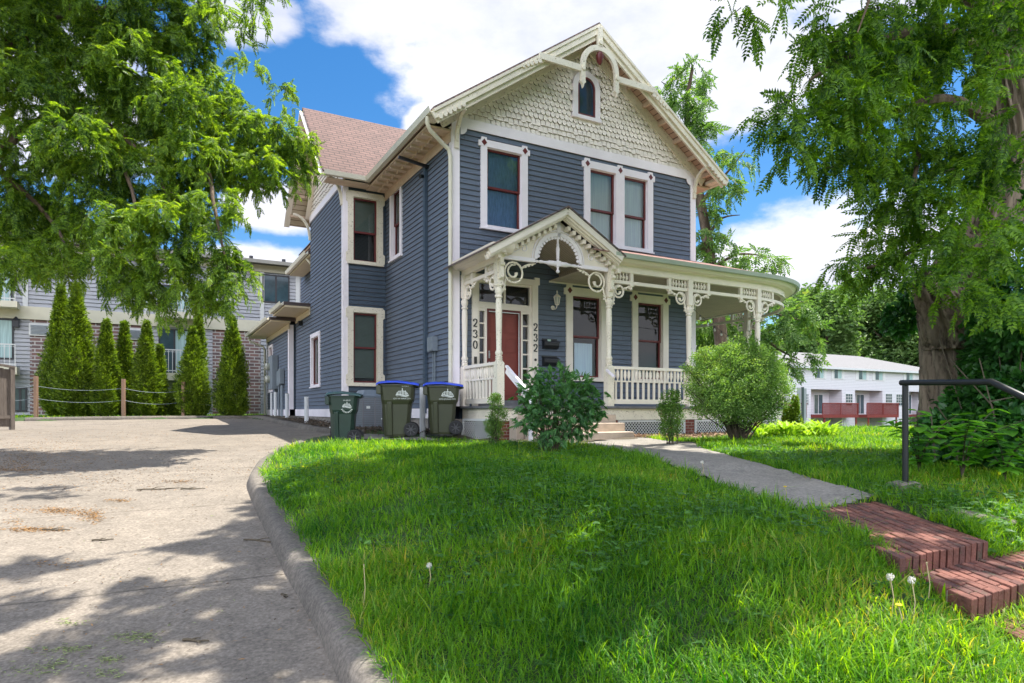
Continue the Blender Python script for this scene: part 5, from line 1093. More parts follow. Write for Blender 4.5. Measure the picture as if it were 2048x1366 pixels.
M['clover'] = leafmat('clover_leaf', (.035, .105, .02), (.09, .21, .04), .35, (1.8, 2, .6), nscale=4)
M['bark'] = mat('bark', (.11, .075, .05), .95, .4, 5, 1.0, 22, stretch=(1, 1, .22), dirt=(.25, .19, .13), dthr=(.5, .68), dscale=5)
M['barkold'] = mat('old_bark', (.20, .155, .11), .95, .4, 4, 1.0, 18, stretch=(1, 1, .14), dirt=(.075, .055, .04), dthr=(.48, .60), dscale=14)
M['twig'] = mat('twig_bark', (.07, .055, .035), .9, .3, 8)
def rotm(d, n_up=None, roll=None):
    """frames: local x = d (unit), local z approx up/normal"""
    d = d/np.linalg.norm(d, axis=1, keepdims=True); up = n_up if n_up is not None else np.tile([0, 0, 1.], (len(d), 1))
    y = np.cross(up, d); nn = np.linalg.norm(y, axis=1, keepdims=True); y = np.where(nn < 1e-4, [[0, 1, 0]], y/np.maximum(nn, 1e-6)); z = np.cross(d, y)
    if roll is not None:
        c, s = np.cos(roll)[:, None], np.sin(roll)[:, None]; y, z = y*c+z*s, z*c-y*s
    return np.stack([d, y, z], 2)
def inst(T, Fq, pos, Rm, sc_):
    T = np.asarray(T, float); Fq = np.asarray(Fq); n = len(pos); sc_ = np.asarray(sc_, float)
    if sc_.ndim == 1: sc_ = sc_[:, None]
    V = np.einsum('nij,nkj->nki', Rm, T[None]*sc_[:, None, :]) if sc_.shape[1] == 3 else np.einsum('nij,kj->nki', Rm, T)*sc_[:, :, None]
    V = V+pos[:, None, :]; Fo = Fq[None]+(np.arange(n)*len(T))[:, None, None]
    return V.reshape(-1, 3), Fo.reshape(-1, Fq.shape[1])
def cat2(parts):
    V = []; Fq = []; b = 0
    for v_, f_ in parts: V.append(v_); Fq.append(f_+b); b += len(v_)
    return np.concatenate(V), np.concatenate(Fq)
def leafquad(l=1, w=.4, x0=0, y0=0, ang=0, dz=-.1, fold=.06):
    p = np.array([[0, 0, 0], [l*.35, w/2, fold*l], [l, 0, dz*l], [l*.35, -w/2, fold*l]]); c, s = math.cos(ang), math.sin(ang)
    return np.stack([x0+p[:, 0]*c-p[:, 1]*s, y0+p[:, 0]*s+p[:, 1]*c, p[:, 2]], 1)
def frond(n, ll, lw, droop=.35, spread=1.15, seed=0):
    r_ = np.random.default_rng(seed); V = []; Fq = []
    for i in range(n):
        t = (i+.6)/n
        for s in (-1, 1):
            q = leafquad(ll*(1-.35*abs(t-.45)*1.6)*r_.uniform(.85, 1.1), lw, t, 0, s*(spread-.25*t)+r_.uniform(-.12, .12), r_.uniform(-.45, -.05)); q[:, 2] -= droop*t*t; Fq.append(np.arange(4)+len(V)*4); V.append(q)
    q = leafquad(ll, lw, 1, 0, 0, -.3); q[:, 2] -= droop; Fq.append(np.arange(4)+len(V)*4); V.append(q)
    a = np.array([[0, .006, 0], [.5, .006, -droop*.25], [.5, -.006, -droop*.25], [0, -.006, 0]]); b = np.array([[.5, .006, -droop*.25], [1, .004, -droop], [1, -.004, -droop], [.5, -.006, -droop*.25]])
    for q in (a, b): Fq.append(np.arange(4)+len(V)*4); V.append(q)
    return np.concatenate(V), np.array(Fq)
def leafclump(n, size, w, seed=0, rad=1.0):
    r_ = np.random.default_rng(seed); V = []; Fq = []
    for i in range(n):
        d = r_.normal(size=3); d[2] = abs(d[2])*.4-.1; d /= np.linalg.norm(d); c = r_.normal(size=3)*.4*rad; q = leafquad(size*r_.uniform(.7, 1.2), w, dz=-.25)
        Rm = rotm(d[None], roll=np.array([r_.uniform(-1.2, 1.2)]))[0]; V.append(q @ Rm.T+c); Fq.append(np.arange(4)+i*4)
    return np.concatenate(V), np.array(Fq)
def P3(px, py, Y): return np.array([(px-1024)/1300*Y, Y, (822-py)/1300*Y])
def crown(clumps, fr, nper, flen, tw_len, tw_mb, seed, droop=(.5, 1.3), fper=12, shell=.35, vis_scale=1.0, tw_r=.006, spread=1.0):
    """clumps: (cx,cy,cz,rx,ry,rz); twigs start inside each clump and droop outward, fronds alternate along them"""
    r_ = np.random.default_rng(seed); POS = []; DIR = []; 
    for (cx, cy, cz, rx, ry, rz) in clumps:
        nt = max(3, int(nper*(rx*ry*rz)**(2/3.)))
        for k in range(nt):
            u = r_.normal(size=3); u /= np.linalg.norm(u); rr = r_.uniform(shell, 1)**.6; st = np.array([cx, cy, cz])+u*rr*np.array([rx, ry, rz])*.85
            hd = np.array([u[0], u[1], 0])+r_.normal(size=3)*.45; hd[2] = r_.uniform(-.15, .45); hd /= np.linalg.norm(hd); L_ = tw_len*r_.uniform(.5, 1.2); dr = r_.uniform(*droop)
            pts = []
            for i in range(fper+1):
                t = i/fper; p = st+hd*L_*t*(1-.3*t); p = p+np.array([0, 0, -1])*dr*L_*t*t*.6; pts.append(p)
            if tw_mb is not None and k % 5 == 0: tw_mb.tube(pts[::3], [tw_r, tw_r*.8, tw_r*.6, tw_r*.4, tw_r*.3][:len(pts[::3])], 3, cap=False)
            for i in range(1, fper+1):
                d = pts[i]-pts[i-1]; d /= np.linalg.norm(d); side = np.cross(d, [0, 0, 1]); sn = np.linalg.norm(side); side = side/sn if sn > 1e-3 else np.array([1, 0, 0]); sgn = 1 if i % 2 else -1
                v_ = d*.5+side*sgn*.7*spread+np.array([0, 0, -.22])+r_.normal(size=3)*.42; POS.append(pts[i]); DIR.append(v_)
            POS.append(pts[-1]); DIR.append(pts[-1]-pts[-2]+np.array([0, 0, -.02]))
    POS = np.array(POS); DIR = np.array(DIR); n = len(POS); out = []
    idx = r_.integers(0, len(fr), n)
    for j, (T, Fq) in enumerate(fr):
        m = idx == j
        if m.any(): out.append(inst(T, Fq, POS[m], rotm(DIR[m], roll=r_.normal(size=m.sum())*.8), flen*r_.uniform(.65, 1.15, m.sum())))
    return cat2(out)
def limb(mb, pts, r0, r1, n=9, wob=.0, seg=6):
    P = [Vector(p) for p in pts]; out = []; rr = []
    for i in range(len(P)-1):
        for k in range(seg):
            t = k/seg; a = P[max(i-1, 0)]; b = P[i]; c = P[i+1]; d = P[min(i+2, len(P)-1)]
            q = .5*((2*b)+(c-a)*t+(2*a-5*b+4*c-d)*t*t+(-a+3*b-3*c+d)*t*t*t); out.append(q+Vector((rnd.uniform(-wob, wob), rnd.uniform(-wob, wob), 0)))
    out.append(P[-1]); m = len(out); mb.tube(out, [r0+(r1-r0)*(i/(m-1)) for i in range(m)], n); return out
# --- left locust
FR_L = [frond(9, .34, .13, .3, seed=i) for i in range(4)]
lt = empty('locust_tree', (-13.2, 10.5, float(zD(10.5))), label='large honey locust with drooping feathery branches over the driveway at left', cat='tree')
LW = Vector(lt.location)
CL = []
def cl(px, py, Y, rpx, ry=None, squash=1.0, depth=1.0):
    p = P3(px, py, Y); r_ = rpx/1300*Y; return (p[0], p[1], p[2], r_, r_*depth, r_*squash)
for (px, py, Y, r_, sq) in [(30, 60, 11, 90, 1), (130, 40, 12, 85, 1), (225, 30, 11, 80, 1), (320, 35, 12, 70, 1), (60, 170, 10.5, 85, 1), (165, 150, 11.5, 90, 1), (270, 130, 11, 85, 1), (365, 110, 12, 65, 1),
        (40, 290, 10.5, 80, 1), (150, 270, 10, 75, 1), (260, 240, 11.5, 85, 1), (360, 215, 11, 75, 1), (430, 190, 12, 55, 1), (470, 240, 12, 62, .9), (545, 270, 12, 62, .8), (595, 285, 12.3, 34, .8), (585, 330, 12.2, 32, 1), (520, 335, 11.5, 55, .9), (560, 175, 12.8, 20, .8), (495, 125, 12.8, 20, .8),
        (30, 400, 11, 70, 1), (100, 430, 11.5, 60, 1.1), (195, 370, 10.5, 65, 1), (290, 345, 11, 75, 1), (390, 310, 11, 70, 1), (450, 320, 11.6, 62, 1), 
        (15, 510, 9.5, 40, .7), (100, 500, 10.5, 55, .75), (55, 470, 11, 45, 1), (250, 440, 10, 55, 1), (340, 420, 10.3, 60, 1), (430, 410, 10.6, 50, 1), (255, 520, 10, 48, 1), (330, 510, 10.3, 50, 1), (415, 490, 10.5, 50, 1), (455, 540, 10.6, 38, 1.1), (300, 580, 10.2, 26, 1.1), (385, 570, 10.4, 28, 1), (462, 600, 10.6, 20, 1.3), (415, 605, 10.5, 22, 1), (445, 570, 10.5, 26, 1), (240, 575, 10, 24, 1.2), (310, 610, 10.2, 20, 1.2), (265, 560, 10.1, 26, 1), (25, 555, 9.4, 26, .8), (120, 540, 10.4, 26, .8), (350, 560, 10.3, 28, 1), (180, 450, 10.6, 45, 1), (70, 520, 10.8, 32, .9), (200, 520, 10.4, 36, 1),
        (500, 15, 9.0, 30, .8), (440, 5, 9, 30, .6), (545, -5, 9, 20, .7), (395, 30, 12, 45, 1)]:
    CL.append(cl(px, py, Y, r_*.86, squash=sq, depth=1.25))
for (x, y, z, r_) in [(-12, 9, 9, 2.4), (-9, 11, 9.5, 2.2), (-6.5, 12, 9.2, 1.8), (-13.5, 11, 7, 2.2), (-11, 13, 10, 2.4), (-8, 9, 9, 1.8), (-14, 8, 5, 1.6), (-9.8, 8.2, 6, 1.5), (-9.3, 9.6, 7.8, 1.4), (-11, 9.5, 5.6, 1.6), (-11, 7.6, 7, 1.7), (-12.4, 10.2, 5.6, 1.6)]: CL.append((x, y, z, r_, r_, r_*.8))
tw = MB(); lv = []
V_, F_ = crown(CL, FR_L, 250, .165, .42, tw, 3, droop=(.6, 1.6), fper=9)
V_ -= np.array(LW); np_mesh('crown', V_, F_, M['locust'], lt, smooth=False)
lb = MB(); LO = Vector((-13.2, 10.5, float(zD(10.5))))
limb(lb, [LO-Vector((0, 0, .3)), LO+Vector((.1, 0, 2)), LO+Vector((.5, .1, 4.2))], .34, .26, 14)
def plimb(mb, pts, r0, r1): return limb(mb, [LO+Vector((.4, 0, 3.6))]+[Vector(P3(*p)) for p in pts], r0, r1, 8, .015)
plimb(lb, [(-60, 330, 10.6), (60, 250, 11), (190, 235, 11.2), (300, 330, 11), (350, 430, 10.4)], .10, .015)
plimb(lb, [(-80, 200, 11), (80, 130, 11.6), (250, 150, 11.8), (400, 200, 12), (520, 280, 12)], .11, .015)
plimb(lb, [(-100, 300, 10.5), (20, 360, 10.6), (110, 450, 11), (130, 500, 10.6)], .08, .012)
plimb(lb, [(60, 60, 11.5), (220, 20, 11.5), (330, 20, 12)], .15, .02)
plimb(lb, [(0, 200, 11), (120, 200, 11), (230, 300, 10.5), (270, 420, 10.1), (265, 520, 10)], .07, .01)
limb(lb, [Vector(P3(300, 160, 11.9)), Vector(P3(400, 290, 11.2)), Vector(P3(430, 420, 10.6)), Vector(P3(455, 540, 10.5))], .06, .012, 7, .01)
lb.v = [tuple(Vector(p)-LW) for p in lb.v]; tw.v = [tuple(Vector(p)-LW) for p in tw.v]
lb.build('trunk', M['bark'], lt, smooth=True); tw.build('twigs', M['twig'], lt, recalc=False, kind='stuff')
# --- right locust
FR_R = [frond(8, .27, .135, .25, 1.25, seed=20+i) for i in range(4)]
FR_C = [frond(4, .5, .3, .25, 1.1, seed=40+i) for i in range(3)]
rt_z = float(zL(5.9, 8.6)); rt = empty('locust_tree', (5.95, 8.6, rt_z), label='huge old black locust with ivy covered furrowed trunk at right', cat='tree'); RW = Vector(rt.location)
CR = []
for (px, py, Y, r_, sq) in [(1700, 60, 6.8, 70, 1), (1640, 100, 6.6, 50, .9), (1790, 40, 7.2, 75, 1), (1880, 60, 7.5, 75, 1), (1970, 60, 6.8, 70, 1), (2040, 120, 6.2, 60, 1), (1740, 150, 7, 75, 1), (1660, 190, 6.5, 60, .9), (1600, 195, 6.4, 38, .7), (1565, 215, 6.4, 20, .7),
        (1800, 110, 8, 60, 1), (1690, 260, 6.8, 62, 1), (1620, 275, 6.6, 42, .9), (1770, 250, 7.4, 62, 1), (1740, 320, 7.4, 48, 1), (1680, 335, 7, 30, .8), (1840, 320, 7.6, 60, 1), (1910, 260, 7.2, 55, 1), (1935, 350, 7, 55, 1), (1900, 150, 8.6, 50, 1), (1800, 390, 7.4, 52, 1), (1870, 420, 7.2, 55, 1), (1800, 460, 7.6, 45, 1), (1960, 440, 6.6, 50, 1),
        (1745, 440, 7.8, 26, .9), (1750, 520, 7.8, 34, .8), (1700, 535, 7.8, 30, .8), (1665, 545, 7.8, 15, .8), (1810, 525, 7.6, 40, .9), (1890, 500, 7, 48, .9), (1970, 530, 6.4, 46, 1), (1920, 570, 6.6, 40, .9), (1990, 600, 6.3, 36, .9), (2020, 480, 6.2, 36, 1), (1560, 250, 6.5, 18, .7), (1590, 320, 6.6, 16, .9), (1485, 12, 5.6, 20, .6), (1500, -25, 5.7, 18, .6), (1645, 40, 6.4, 26, .8), (2050, 250, 6.4, 40, 1), (1840, 200, 8.8, 40, 1)]:
    CR.append(cl(px, py, Y, r_*.88, squash=sq, depth=1.2))
tw = MB()
V1, F1 = crown(CR, FR_R, 215, .23, .36, tw, 5, droop=(.4, 1.1), fper=6, tw_r=.005)
OV = []   # the crown above the frame
for (gx, gy, h, r_) in [(-1.7, 8.4, 8.2, .9), (-1.6, 7.0, 7.6, 1.0), (-.4, 9.6, 8.8, 1.1), (-.6, 6.4, 7.4, 1.15), (.6, 8.0, 8.2, 1.1), (.7, 10.2, 9.2, 1.0), (1.5, 9.0, 8.6, 1.0), (.6, 6.2, 7.4, .9), (1.9, 7.2, 7.6, .8), (-1.1, 5.2, 7, .85), (.2, 4.8, 6.6, .65), (-2.1, 5.8, 7.4, .42), (2.6, 6.0, 7, .5),
        (1.2, 5.1, 6.4, .5), (2.5, 4.3, 6, .35), (-2.5, 4.1, 7.4, .45), (-1.7, 3.6, 7, .5), (-3.2, 3.6, 7.6, .45), (-2.3, 3.1, 7.2, .4), (-1.0, 4.2, 6.6, .42), (-.5, 3.2, 6.2, .35), (-3.6, 4.5, 8, .4), (5.0, 8.6, 7.2, .8), (4.2, 10.8, 9.5, .6), (2.4, 10.7, 9.6, .5), (1.5, 3.5, 5.6, .4), (3.8, 7.4, 7, .4), (-.8, 7.6, 7.8, .9), (.3, 7.0, 7.6, .9), (-1.5, 6.1, 7.4, .8), (-.3, 5.4, 7, .7), (1.1, 7.2, 7.6, .8), (.9, 5.7, 6.8, .5), (1.9, 8.4, 8.2, .8), (-1.0, 9.2, 8.6, .9), (.2, 3.9, 6.4, .4), (.5, 3.6, 5.8, .45), (1.2, 4.0, 5.8, .5), (1.7, 4.4, 5.8, .4), (.9, 4.6, 6, .5), (-.3, 4.5, 6.2, .5), (-.9, 4.1, 6.4, .4), (.1, 3.2, 5.8, .3), (-.2, 8.6, 8.2, .8), (1.4, 9.8, 9, .8)]:
    k_ = (h+.7)/math.tan(SEL); OV.append((gx+SUNH.x*k_, gy+SUNH.y*k_, h, r_*1.1, r_*1.1, r_*.45))
for (x, y, z, r_) in [(6, 9, 8, 1.6), (7.5, 8, 7, 1.6), (5, 7.5, 8.5, 1.5), (8, 10, 8, 1.5)]: OV.append((x, y, z, r_, r_, r_*.8))
V2, F2 = crown(OV, FR_C, 75, .34, .5, None, 6, droop=(.2, .6), fper=6)
V_, F_ = cat2([(V1, F1), (V2, F2)]); V_ -= np.array(RW); np_mesh('crown', V_, F_, M['locust2'], rt, smooth=False)
def furrowed(mb_name, pts, rads, parent, off, seed=0, n=72, m=70, amp=.16):
    P = [Vector(p) for p in pts]; V = []; k_ = len(P)-1
    for i in range(m):
        t = i/(m-1)*k_; j = min(int(t), k_-1); q = t-j; a, b, c, d = P[max(j-1, 0)], P[j], P[j+1], P[min(j+2, k_)]
        ce = .5*((2*b)+(c-a)*q+(2*a-5*b+4*c-d)*q*q+(-a+3*b-3*c+d)*q*q*q); r0 = rads[j]*(1-q)+rads[j+1]*q
        for k in range(n):
            an = 2*math.pi*k/n; tw_ = an+t*.25
            co = Vector((math.cos(tw_)*2.2, math.sin(tw_)*2.2, t*.5+seed)); lob = mnoise.noise(co*.55)*.30; fu = abs(mnoise.noise(Vector((math.cos(tw_)*6, math.sin(tw_)*6, t*.9+seed)))); fi = mnoise.noise(Vector((math.cos(tw_)*16, math.sin(tw_)*16, t*2.2+seed)))
            r_ = r0*(1+lob-amp*(1-min(1, fu*3.2))*1.0+.04*fi); V.append((ce.x+math.cos(an)*r_-off.x, ce.y+math.sin(an)*r_-off.y, ce.z-off.z))
    Fq = [(i*n+k, i*n+(k+1) % n, (i+1)*n+(k+1) % n, (i+1)*n+k) for i in range(m-1) for k in range(n)]
    return V, Fq
tr_pts = [P3(1935, 990, 8.6), P3(1934, 880, 8.6), P3(1932, 760, 8.6), P3(1932, 640, 8.6), P3(1935, 540, 8.6), P3(1985, 430, 8.5), P3(2020, 300, 8.4), P3(2015, 150, 8.3), P3(1990, 0, 8.2), P3(1960, -120, 8.2)]
v1, f1 = furrowed('t', tr_pts, [.70, .55, .49, .48, .42, .36, .33, .31, .29, .24], rt, RW, n=120, m=130, amp=.34)
v2, f2 = furrowed('t', [P3(1905, 700, 8.5), P3(1890, 640, 8.4), P3(1872, 575, 8.3), P3(1868, 540, 8.3)], [.34, .33, .28, .20], rt, RW, 5, 80, 50, .34)
n1 = len(v1); np_mesh('trunk', v1+v2, np.array(f1+[tuple(i+n1 for i in q) for q in f2]), M['barkold'], rt)
lb = MB()
for pts, r0 in (([(1990, 250, 8.4), (1900, 200, 7.8), (1800, 220, 7.4), (1700, 280, 7)], .09), ([(2000, 120, 8.3), (1880, 60, 7.6), (1740, 90, 7), (1620, 160, 6.6)], .11), ([(1990, 20, 8.2), (1850, -60, 7.4), (1700, -80, 6.8), (1540, -60, 6.4)], .12), ([(1960, 480, 8.5), (1880, 470, 7.8), (1790, 520, 7.7), (1690, 545, 7.8)], .05), ([(1840, 300, 7.4), (1828, 380, 7.3), (1840, 440, 7.3)], .03)):
    limb(lb, [Vector(P3(*p)) for p in pts], r0, .012, 8, .01)
for (x, y, z) in ((.9, 7.5, 7.5), (2.5, 10, 8.5), (3.5, 6, 7), (.5, 5.5, 7), (6.5, 9, 8)): limb(lb, [Vector(P3(1960, -100, 8.2)), Vector((4, 8, 6.6)).lerp(Vector((x, y, z)), .5), Vector((x, y, z))], .12, .03, 7, .02)
limb(lb, [Vector(P3(1740, -10, 6.4)), Vector(P3(1735, 10, 6.3)), Vector(P3(1715, 65, 6.2))], .02, .006, 6)
lb.v = [tuple(Vector(p)-RW) for p in lb.v]; tw.v = [tuple(Vector(p)-RW) for p in tw.v]; lb.build('limbs', M['bark'], rt, smooth=True); tw.build('twigs', M['twig'], rt, recalc=False, kind='stuff')
# --- ivy and saplings round the trunk
LEAF3 = (np.concatenate([leafquad(1, .85, 0, 0, a, -.15) for a in (0,)]), np.arange(4)[None])
def heart():
    V = np.array([[0, 0, 0], [.25, .42, .05], [.65, .36, .02], [1.05, 0, -.15], [.65, -.36, .02], [.25, -.42, .05]]); return V, np.array([[0, 1, 2, 3], [0, 3, 4, 5]])
HEART = heart()
def scatter_leaves(name, clumps, tmpl, n, size, m, seed, parent=None, down=.3, shell=.75, flat=.0, off=None, **k):
    r_ = np.random.default_rng(seed); vol = np.array([(c[3]*c[4]*c[5])**(2/3) for c in clumps]); cnt = (vol/vol.sum()*n).astype(int)+1; P = []; D = []; 
    for c, q in zip(clumps, cnt):
        u = r_.normal(size=(q, 3)); u /= np.linalg.norm(u, axis=1, keepdims=True); rr = r_.uniform(shell**3, 1, q)**(1/3.)*(1+.12*r_.normal(size=q)); p = u*rr[:, None]*np.array(c[3:6])+np.array(c[:3]); P.append(p); d = u+r_.normal(size=(q, 3))*.7; d[:, 2] -= down; D.append(d)
    P = np.concatenate(P); D = np.concatenate(D)
    up = r_.normal(size=P.shape)*.5+np.array([0, 0, 1.]); V, Fq = inst(tmpl[0], tmpl[1], P, rotm(D, up), size*r_.uniform(.55, 1.2, len(P)))
    if off is not None: V = V-np.array(off)
    return np_mesh(name, V, Fq, m, parent, smooth=False, **k)
iv = []
for (px, py, Y, r_) in [(1990, 640, 7.6, 46), (2020, 720, 7.4, 60), (1975, 720, 7.9, 45), (1990, 800, 7.4, 62), (2040, 800, 7.0, 60), (1935, 820, 7.6, 48), (1900, 870, 7.4, 50), (1960, 880, 7.1, 55), (2030, 880, 6.8, 60), (2020, 580, 7.6, 45), (1975, 600, 8.1, 32), (1870, 885, 7.7, 36), (2045, 660, 7.0, 50), (1830, 590, 9.3, 28), (1800, 640, 9.6, 32), (2030, 400, 8.2, 16), (2025, 470, 8.2, 22)]: iv.append(cl(px, py, Y, r_))
ivo = scatter_leaves('ivy', iv, HEART, 15000, .085, M['ivy'], 9, shell=.6, off=(5.95, 7.8, rt_z), label='dark ivy thicket climbing the base of the old locust trunk', cat='ivy'); ivo.location = (5.95, 7.8, rt_z)
d = MB()
for i in range(14):
    a = Vector(P3(rnd.uniform(1870, 2060), rnd.uniform(890, 935), rnd.uniform(6.6, 7.6))); d.tube([a-Vector(ivo.location), a+Vector((rnd.uniform(-.3, .3), rnd.uniform(-.2, .2), rnd.uniform(.2, .6)))-Vector(ivo.location), a+Vector((rnd.uniform(-.5, .5), rnd.uniform(-.2, .3), rnd.uniform(.3, 1.4)))-Vector(ivo.location)], .007, 4)
d.build('stems', M['twig'], ivo, recalc=False)
def sapling(px, py, Y, hh, n, label, sp=.3):
    b = Vector((pxw(px, Y), Y, float(zL(pxw(px, Y), Y)))); t = empty('sapling', b, label=label, cat='sapling'); mb = MB(); P = []; D = []
    for s_ in range(n):
        hd = Vector((rnd.uniform(-1, 1), rnd.uniform(-1, .6), 0)).normalized(); L_ = hh*rnd.uniform(.7, 1); pts = []
        for i in range(9): q = i/8; pts.append(Vector((0, 0, 0))+hd*sp*L_*q*q*rnd.uniform(.98, 1.02)*1.6+Vector((0, 0, L_*(q-.25*q*q))))
        mb.tube(pts, [.008-.0007*i for i in range(9)], 5)
        for i in range(2, 9):
            for sg in (-1, 1):
                P.append(tuple(pts[i])); sd_ = Vector((-hd.y, hd.x, 0))*sg; v_ = sd_*.9+hd*.4+Vector((0, 0, rnd.uniform(-.3, .25))); D.append(tuple(v_))
    P = np.array(P); D = np.array(D); V, Fq = inst(HEART[0], HEART[1], P, rotm(D), rng.uniform(.09, .16, len(P))); np_mesh('leaves', V, Fq, M['sapl'], t, smooth=False); mb.build('stem', M['twig'], t, smooth=True)
sapling(1838, 905, 6.6, .95, 6, 'bright leafed sapling just right of the handrail post', .42); sapling(1925, 915, 6.2, .95, 7, 'bright leafed sapling in front of the ivy, under the sloping handrail', .4); sapling(2010, 930, 6.1, .8, 5, 'bright leafed sapling at the right edge in front of the ivy', .35)
# --- tree behind the house, right
FR_W = [frond(6, .36, .16, .35, 1.1, seed=60+i) for i in range(3)]
wt = empty('walnut_tree', (9.0, 28, -.9), label='open crowned tree standing behind the right side of the house', cat='tree'); WO = Vector(wt.location)
CW_ = []
for (px, py, Y, r_) in [(1325, 165, 28, 28), (1385, 150, 28, 38), (1350, 200, 28, 40), (1400, 205, 27.5, 36), (1345, 260, 28, 45), (1395, 265, 28, 40), (1420, 310, 27.5, 40), (1480, 315, 27, 28), (1400, 370, 28, 40), (1455, 375, 27, 30), (1395, 420, 27.5, 26), (1420, 470, 27.5, 30), (1400, 500, 28, 34), (1455, 500, 27, 35), (1510, 510, 26.5, 25), (1535, 520, 26.5, 22), (1430, 545, 28, 40), (1480, 545, 28, 35),
        (1540, 600, 27, 40), (1590, 620, 26, 40), (1570, 670, 26, 45), (1610, 670, 26, 34), (1560, 720, 26, 30), (1600, 715, 26, 24), (1420, 640, 30, 50), (1470, 660, 30, 55), (1430, 700, 30, 50), (1520, 700, 29, 50), (1480, 620, 30, 40), (1330, 300, 28, 40)]: CW_.append(cl(px, py, Y, r_*.74))
tw = MB(); V_, F_ = crown(CW_, FR_W, 25, .55, .7, tw, 12, droop=(.5, 1.2), fper=7, tw_r=.02); V_ -= np.array(WO); np_mesh('crown', V_, F_, M['walnut'], wt, smooth=False)
lb = MB(); limb(lb, [WO-Vector((0, 0, .5)), WO+Vector((0, 0, 4)), Vector(P3(1405, 420, 28)), Vector(P3(1375, 250, 28)), Vector(P3(1385, 130, 28))], .36, .05, 10, .03)
for pts in ([(1400, 500, 28), (1440, 440, 27.5), (1480, 430, 27)], [(1405, 400, 28), (1450, 350, 27.5), (1490, 300, 27)], [(1400, 560, 28), (1470, 510, 27), (1540, 515, 26.5)], [(1400, 640, 28), (1500, 620, 27.5), (1600, 640, 26)], [(1470, 620, 27.6), (1545, 690, 26.5), (1600, 720, 26)]): limb(lb, [Vector(P3(*p)) for p in pts], .09, .015, 6, .02)
lb.v = [tuple(Vector(p)-WO) for p in lb.v]; tw.v = [tuple(Vector(p)-WO) for p in tw.v]; lb.build('trunk', M['bark'], wt, smooth=True); tw.build('twigs', M['twig'], wt, recalc=False, kind='stuff')
# --- far trees
FC = [leafclump(7, .55, .32, seed=80+i) for i in range(3)]
def bigtree(name, x, y, h, w, seed, label, group, z0=-3.5, n=2600, m='farleaf', size=1.0, tall=.5):
    r_ = np.random.default_rng(seed); t = empty(name, (x, y, z0), label=label, cat='tree', group=group); P = []; D = []
    for k in range(26):
        a = r_.uniform(0, 6.28); q = r_.uniform(0, 1); hz = h*(.22+.75*q); rad = w*.5*math.sin(math.pi*min(1, .18+.8*q))**.7*r_.uniform(.5, 1); c = np.array([math.cos(a)*rad, math.sin(a)*rad, hz]); rr = w*.17*r_.uniform(.7, 1.3)
        u = r_.normal(size=(n//26, 3)); u /= np.linalg.norm(u, axis=1, keepdims=True); p = c+u*rr*r_.uniform(.6, 1.05, (len(u), 1))*np.array([1, 1, .8]); P.append(p); D.append(u+r_.normal(size=u.shape)*.5)
    P = np.concatenate(P); D = np.concatenate(D); idx = r_.integers(0, 3, len(P)); out = [inst(FC[j][0], FC[j][1], P[idx == j], rotm(D[idx == j]), size*r_.uniform(.7, 1.3, (idx == j).sum())) for j in range(3)]
    V, Fq = cat2(out); np_mesh('crown', V, Fq, M[m], t, smooth=False); mb = MB(); limb(mb, [(0, 0, -1), (.2, .1, h*.3), (-.1, 0, h*.6), (.1, .1, h*.9)], w*.045, .08, 8, .05)
    for i in range(6): a = rnd.uniform(0, 6.28); limb(mb, [(0, 0, h*(.25+.08*i)), (math.cos(a)*w*.25, math.sin(a)*w*.25, h*(.4+.08*i))], w*.015, .03, 5)
    mb.build('trunk', M['bark'], t, smooth=True); return t
pos = ['above the left end of the townhouse roof', 'second from the left above the townhouse roof', 'in the middle above the townhouse roof', 'fourth from the left above the townhouse roof', 'above the right end of the townhouse roof', 'between the townhouse roof and the old trunk']
for i, (px, Y, top, w) in enumerate([(1600, 104, 575, 9), (1655, 100, 590, 10), (1712, 108, 568, 10.5), (1770, 102, 585, 10), (1822, 106, 590, 10), (1870, 100, 560, 11), ]):
    bigtree('broadleaf_tree', pxw(px, Y), Y, (822-top)/1300*Y+3.5, w*1.15, 200+i, 'leafy green tree '+pos[i], 'trees beyond the townhouses', n=3000, size=1.15)
r_ = np.random.default_rng(77); P = np.stack([r_.uniform(20, 130, 16000), r_.uniform(114, 135, 16000), np.zeros(16000)], 1); P[:, 2] = -3+r_.uniform(0, 1, 16000)**.7*(17+2.5*np.sin(P[:, 0]*.35)+1.5*np.sin(P[:, 0]*.9)); V, Fq = inst(FC[0][0], FC[0][1], P, rotm(r_.normal(size=P.shape)), r_.uniform(1.2, 2.2, 16000)); np_mesh('distant_wood', V, Fq, M['farleaf'], None, smooth=False, kind='stuff', label='distant mass of green woods behind the trees')
bigtree('broadleaf_tree', pxw(150, 50), 50, 14, 14, 300, 'pale green tree showing over the apartment roof at left', 'trees beyond the apartments', z0=-.3, n=2600, m='bush', size=.7)
bigtree('broadleaf_tree', pxw(-80, 46), 46, 15, 13, 301, 'green tree behind the far left end of the apartment roof', 'trees beyond the apartments', z0=-.3, n=2600, m='farleaf', size=.7)
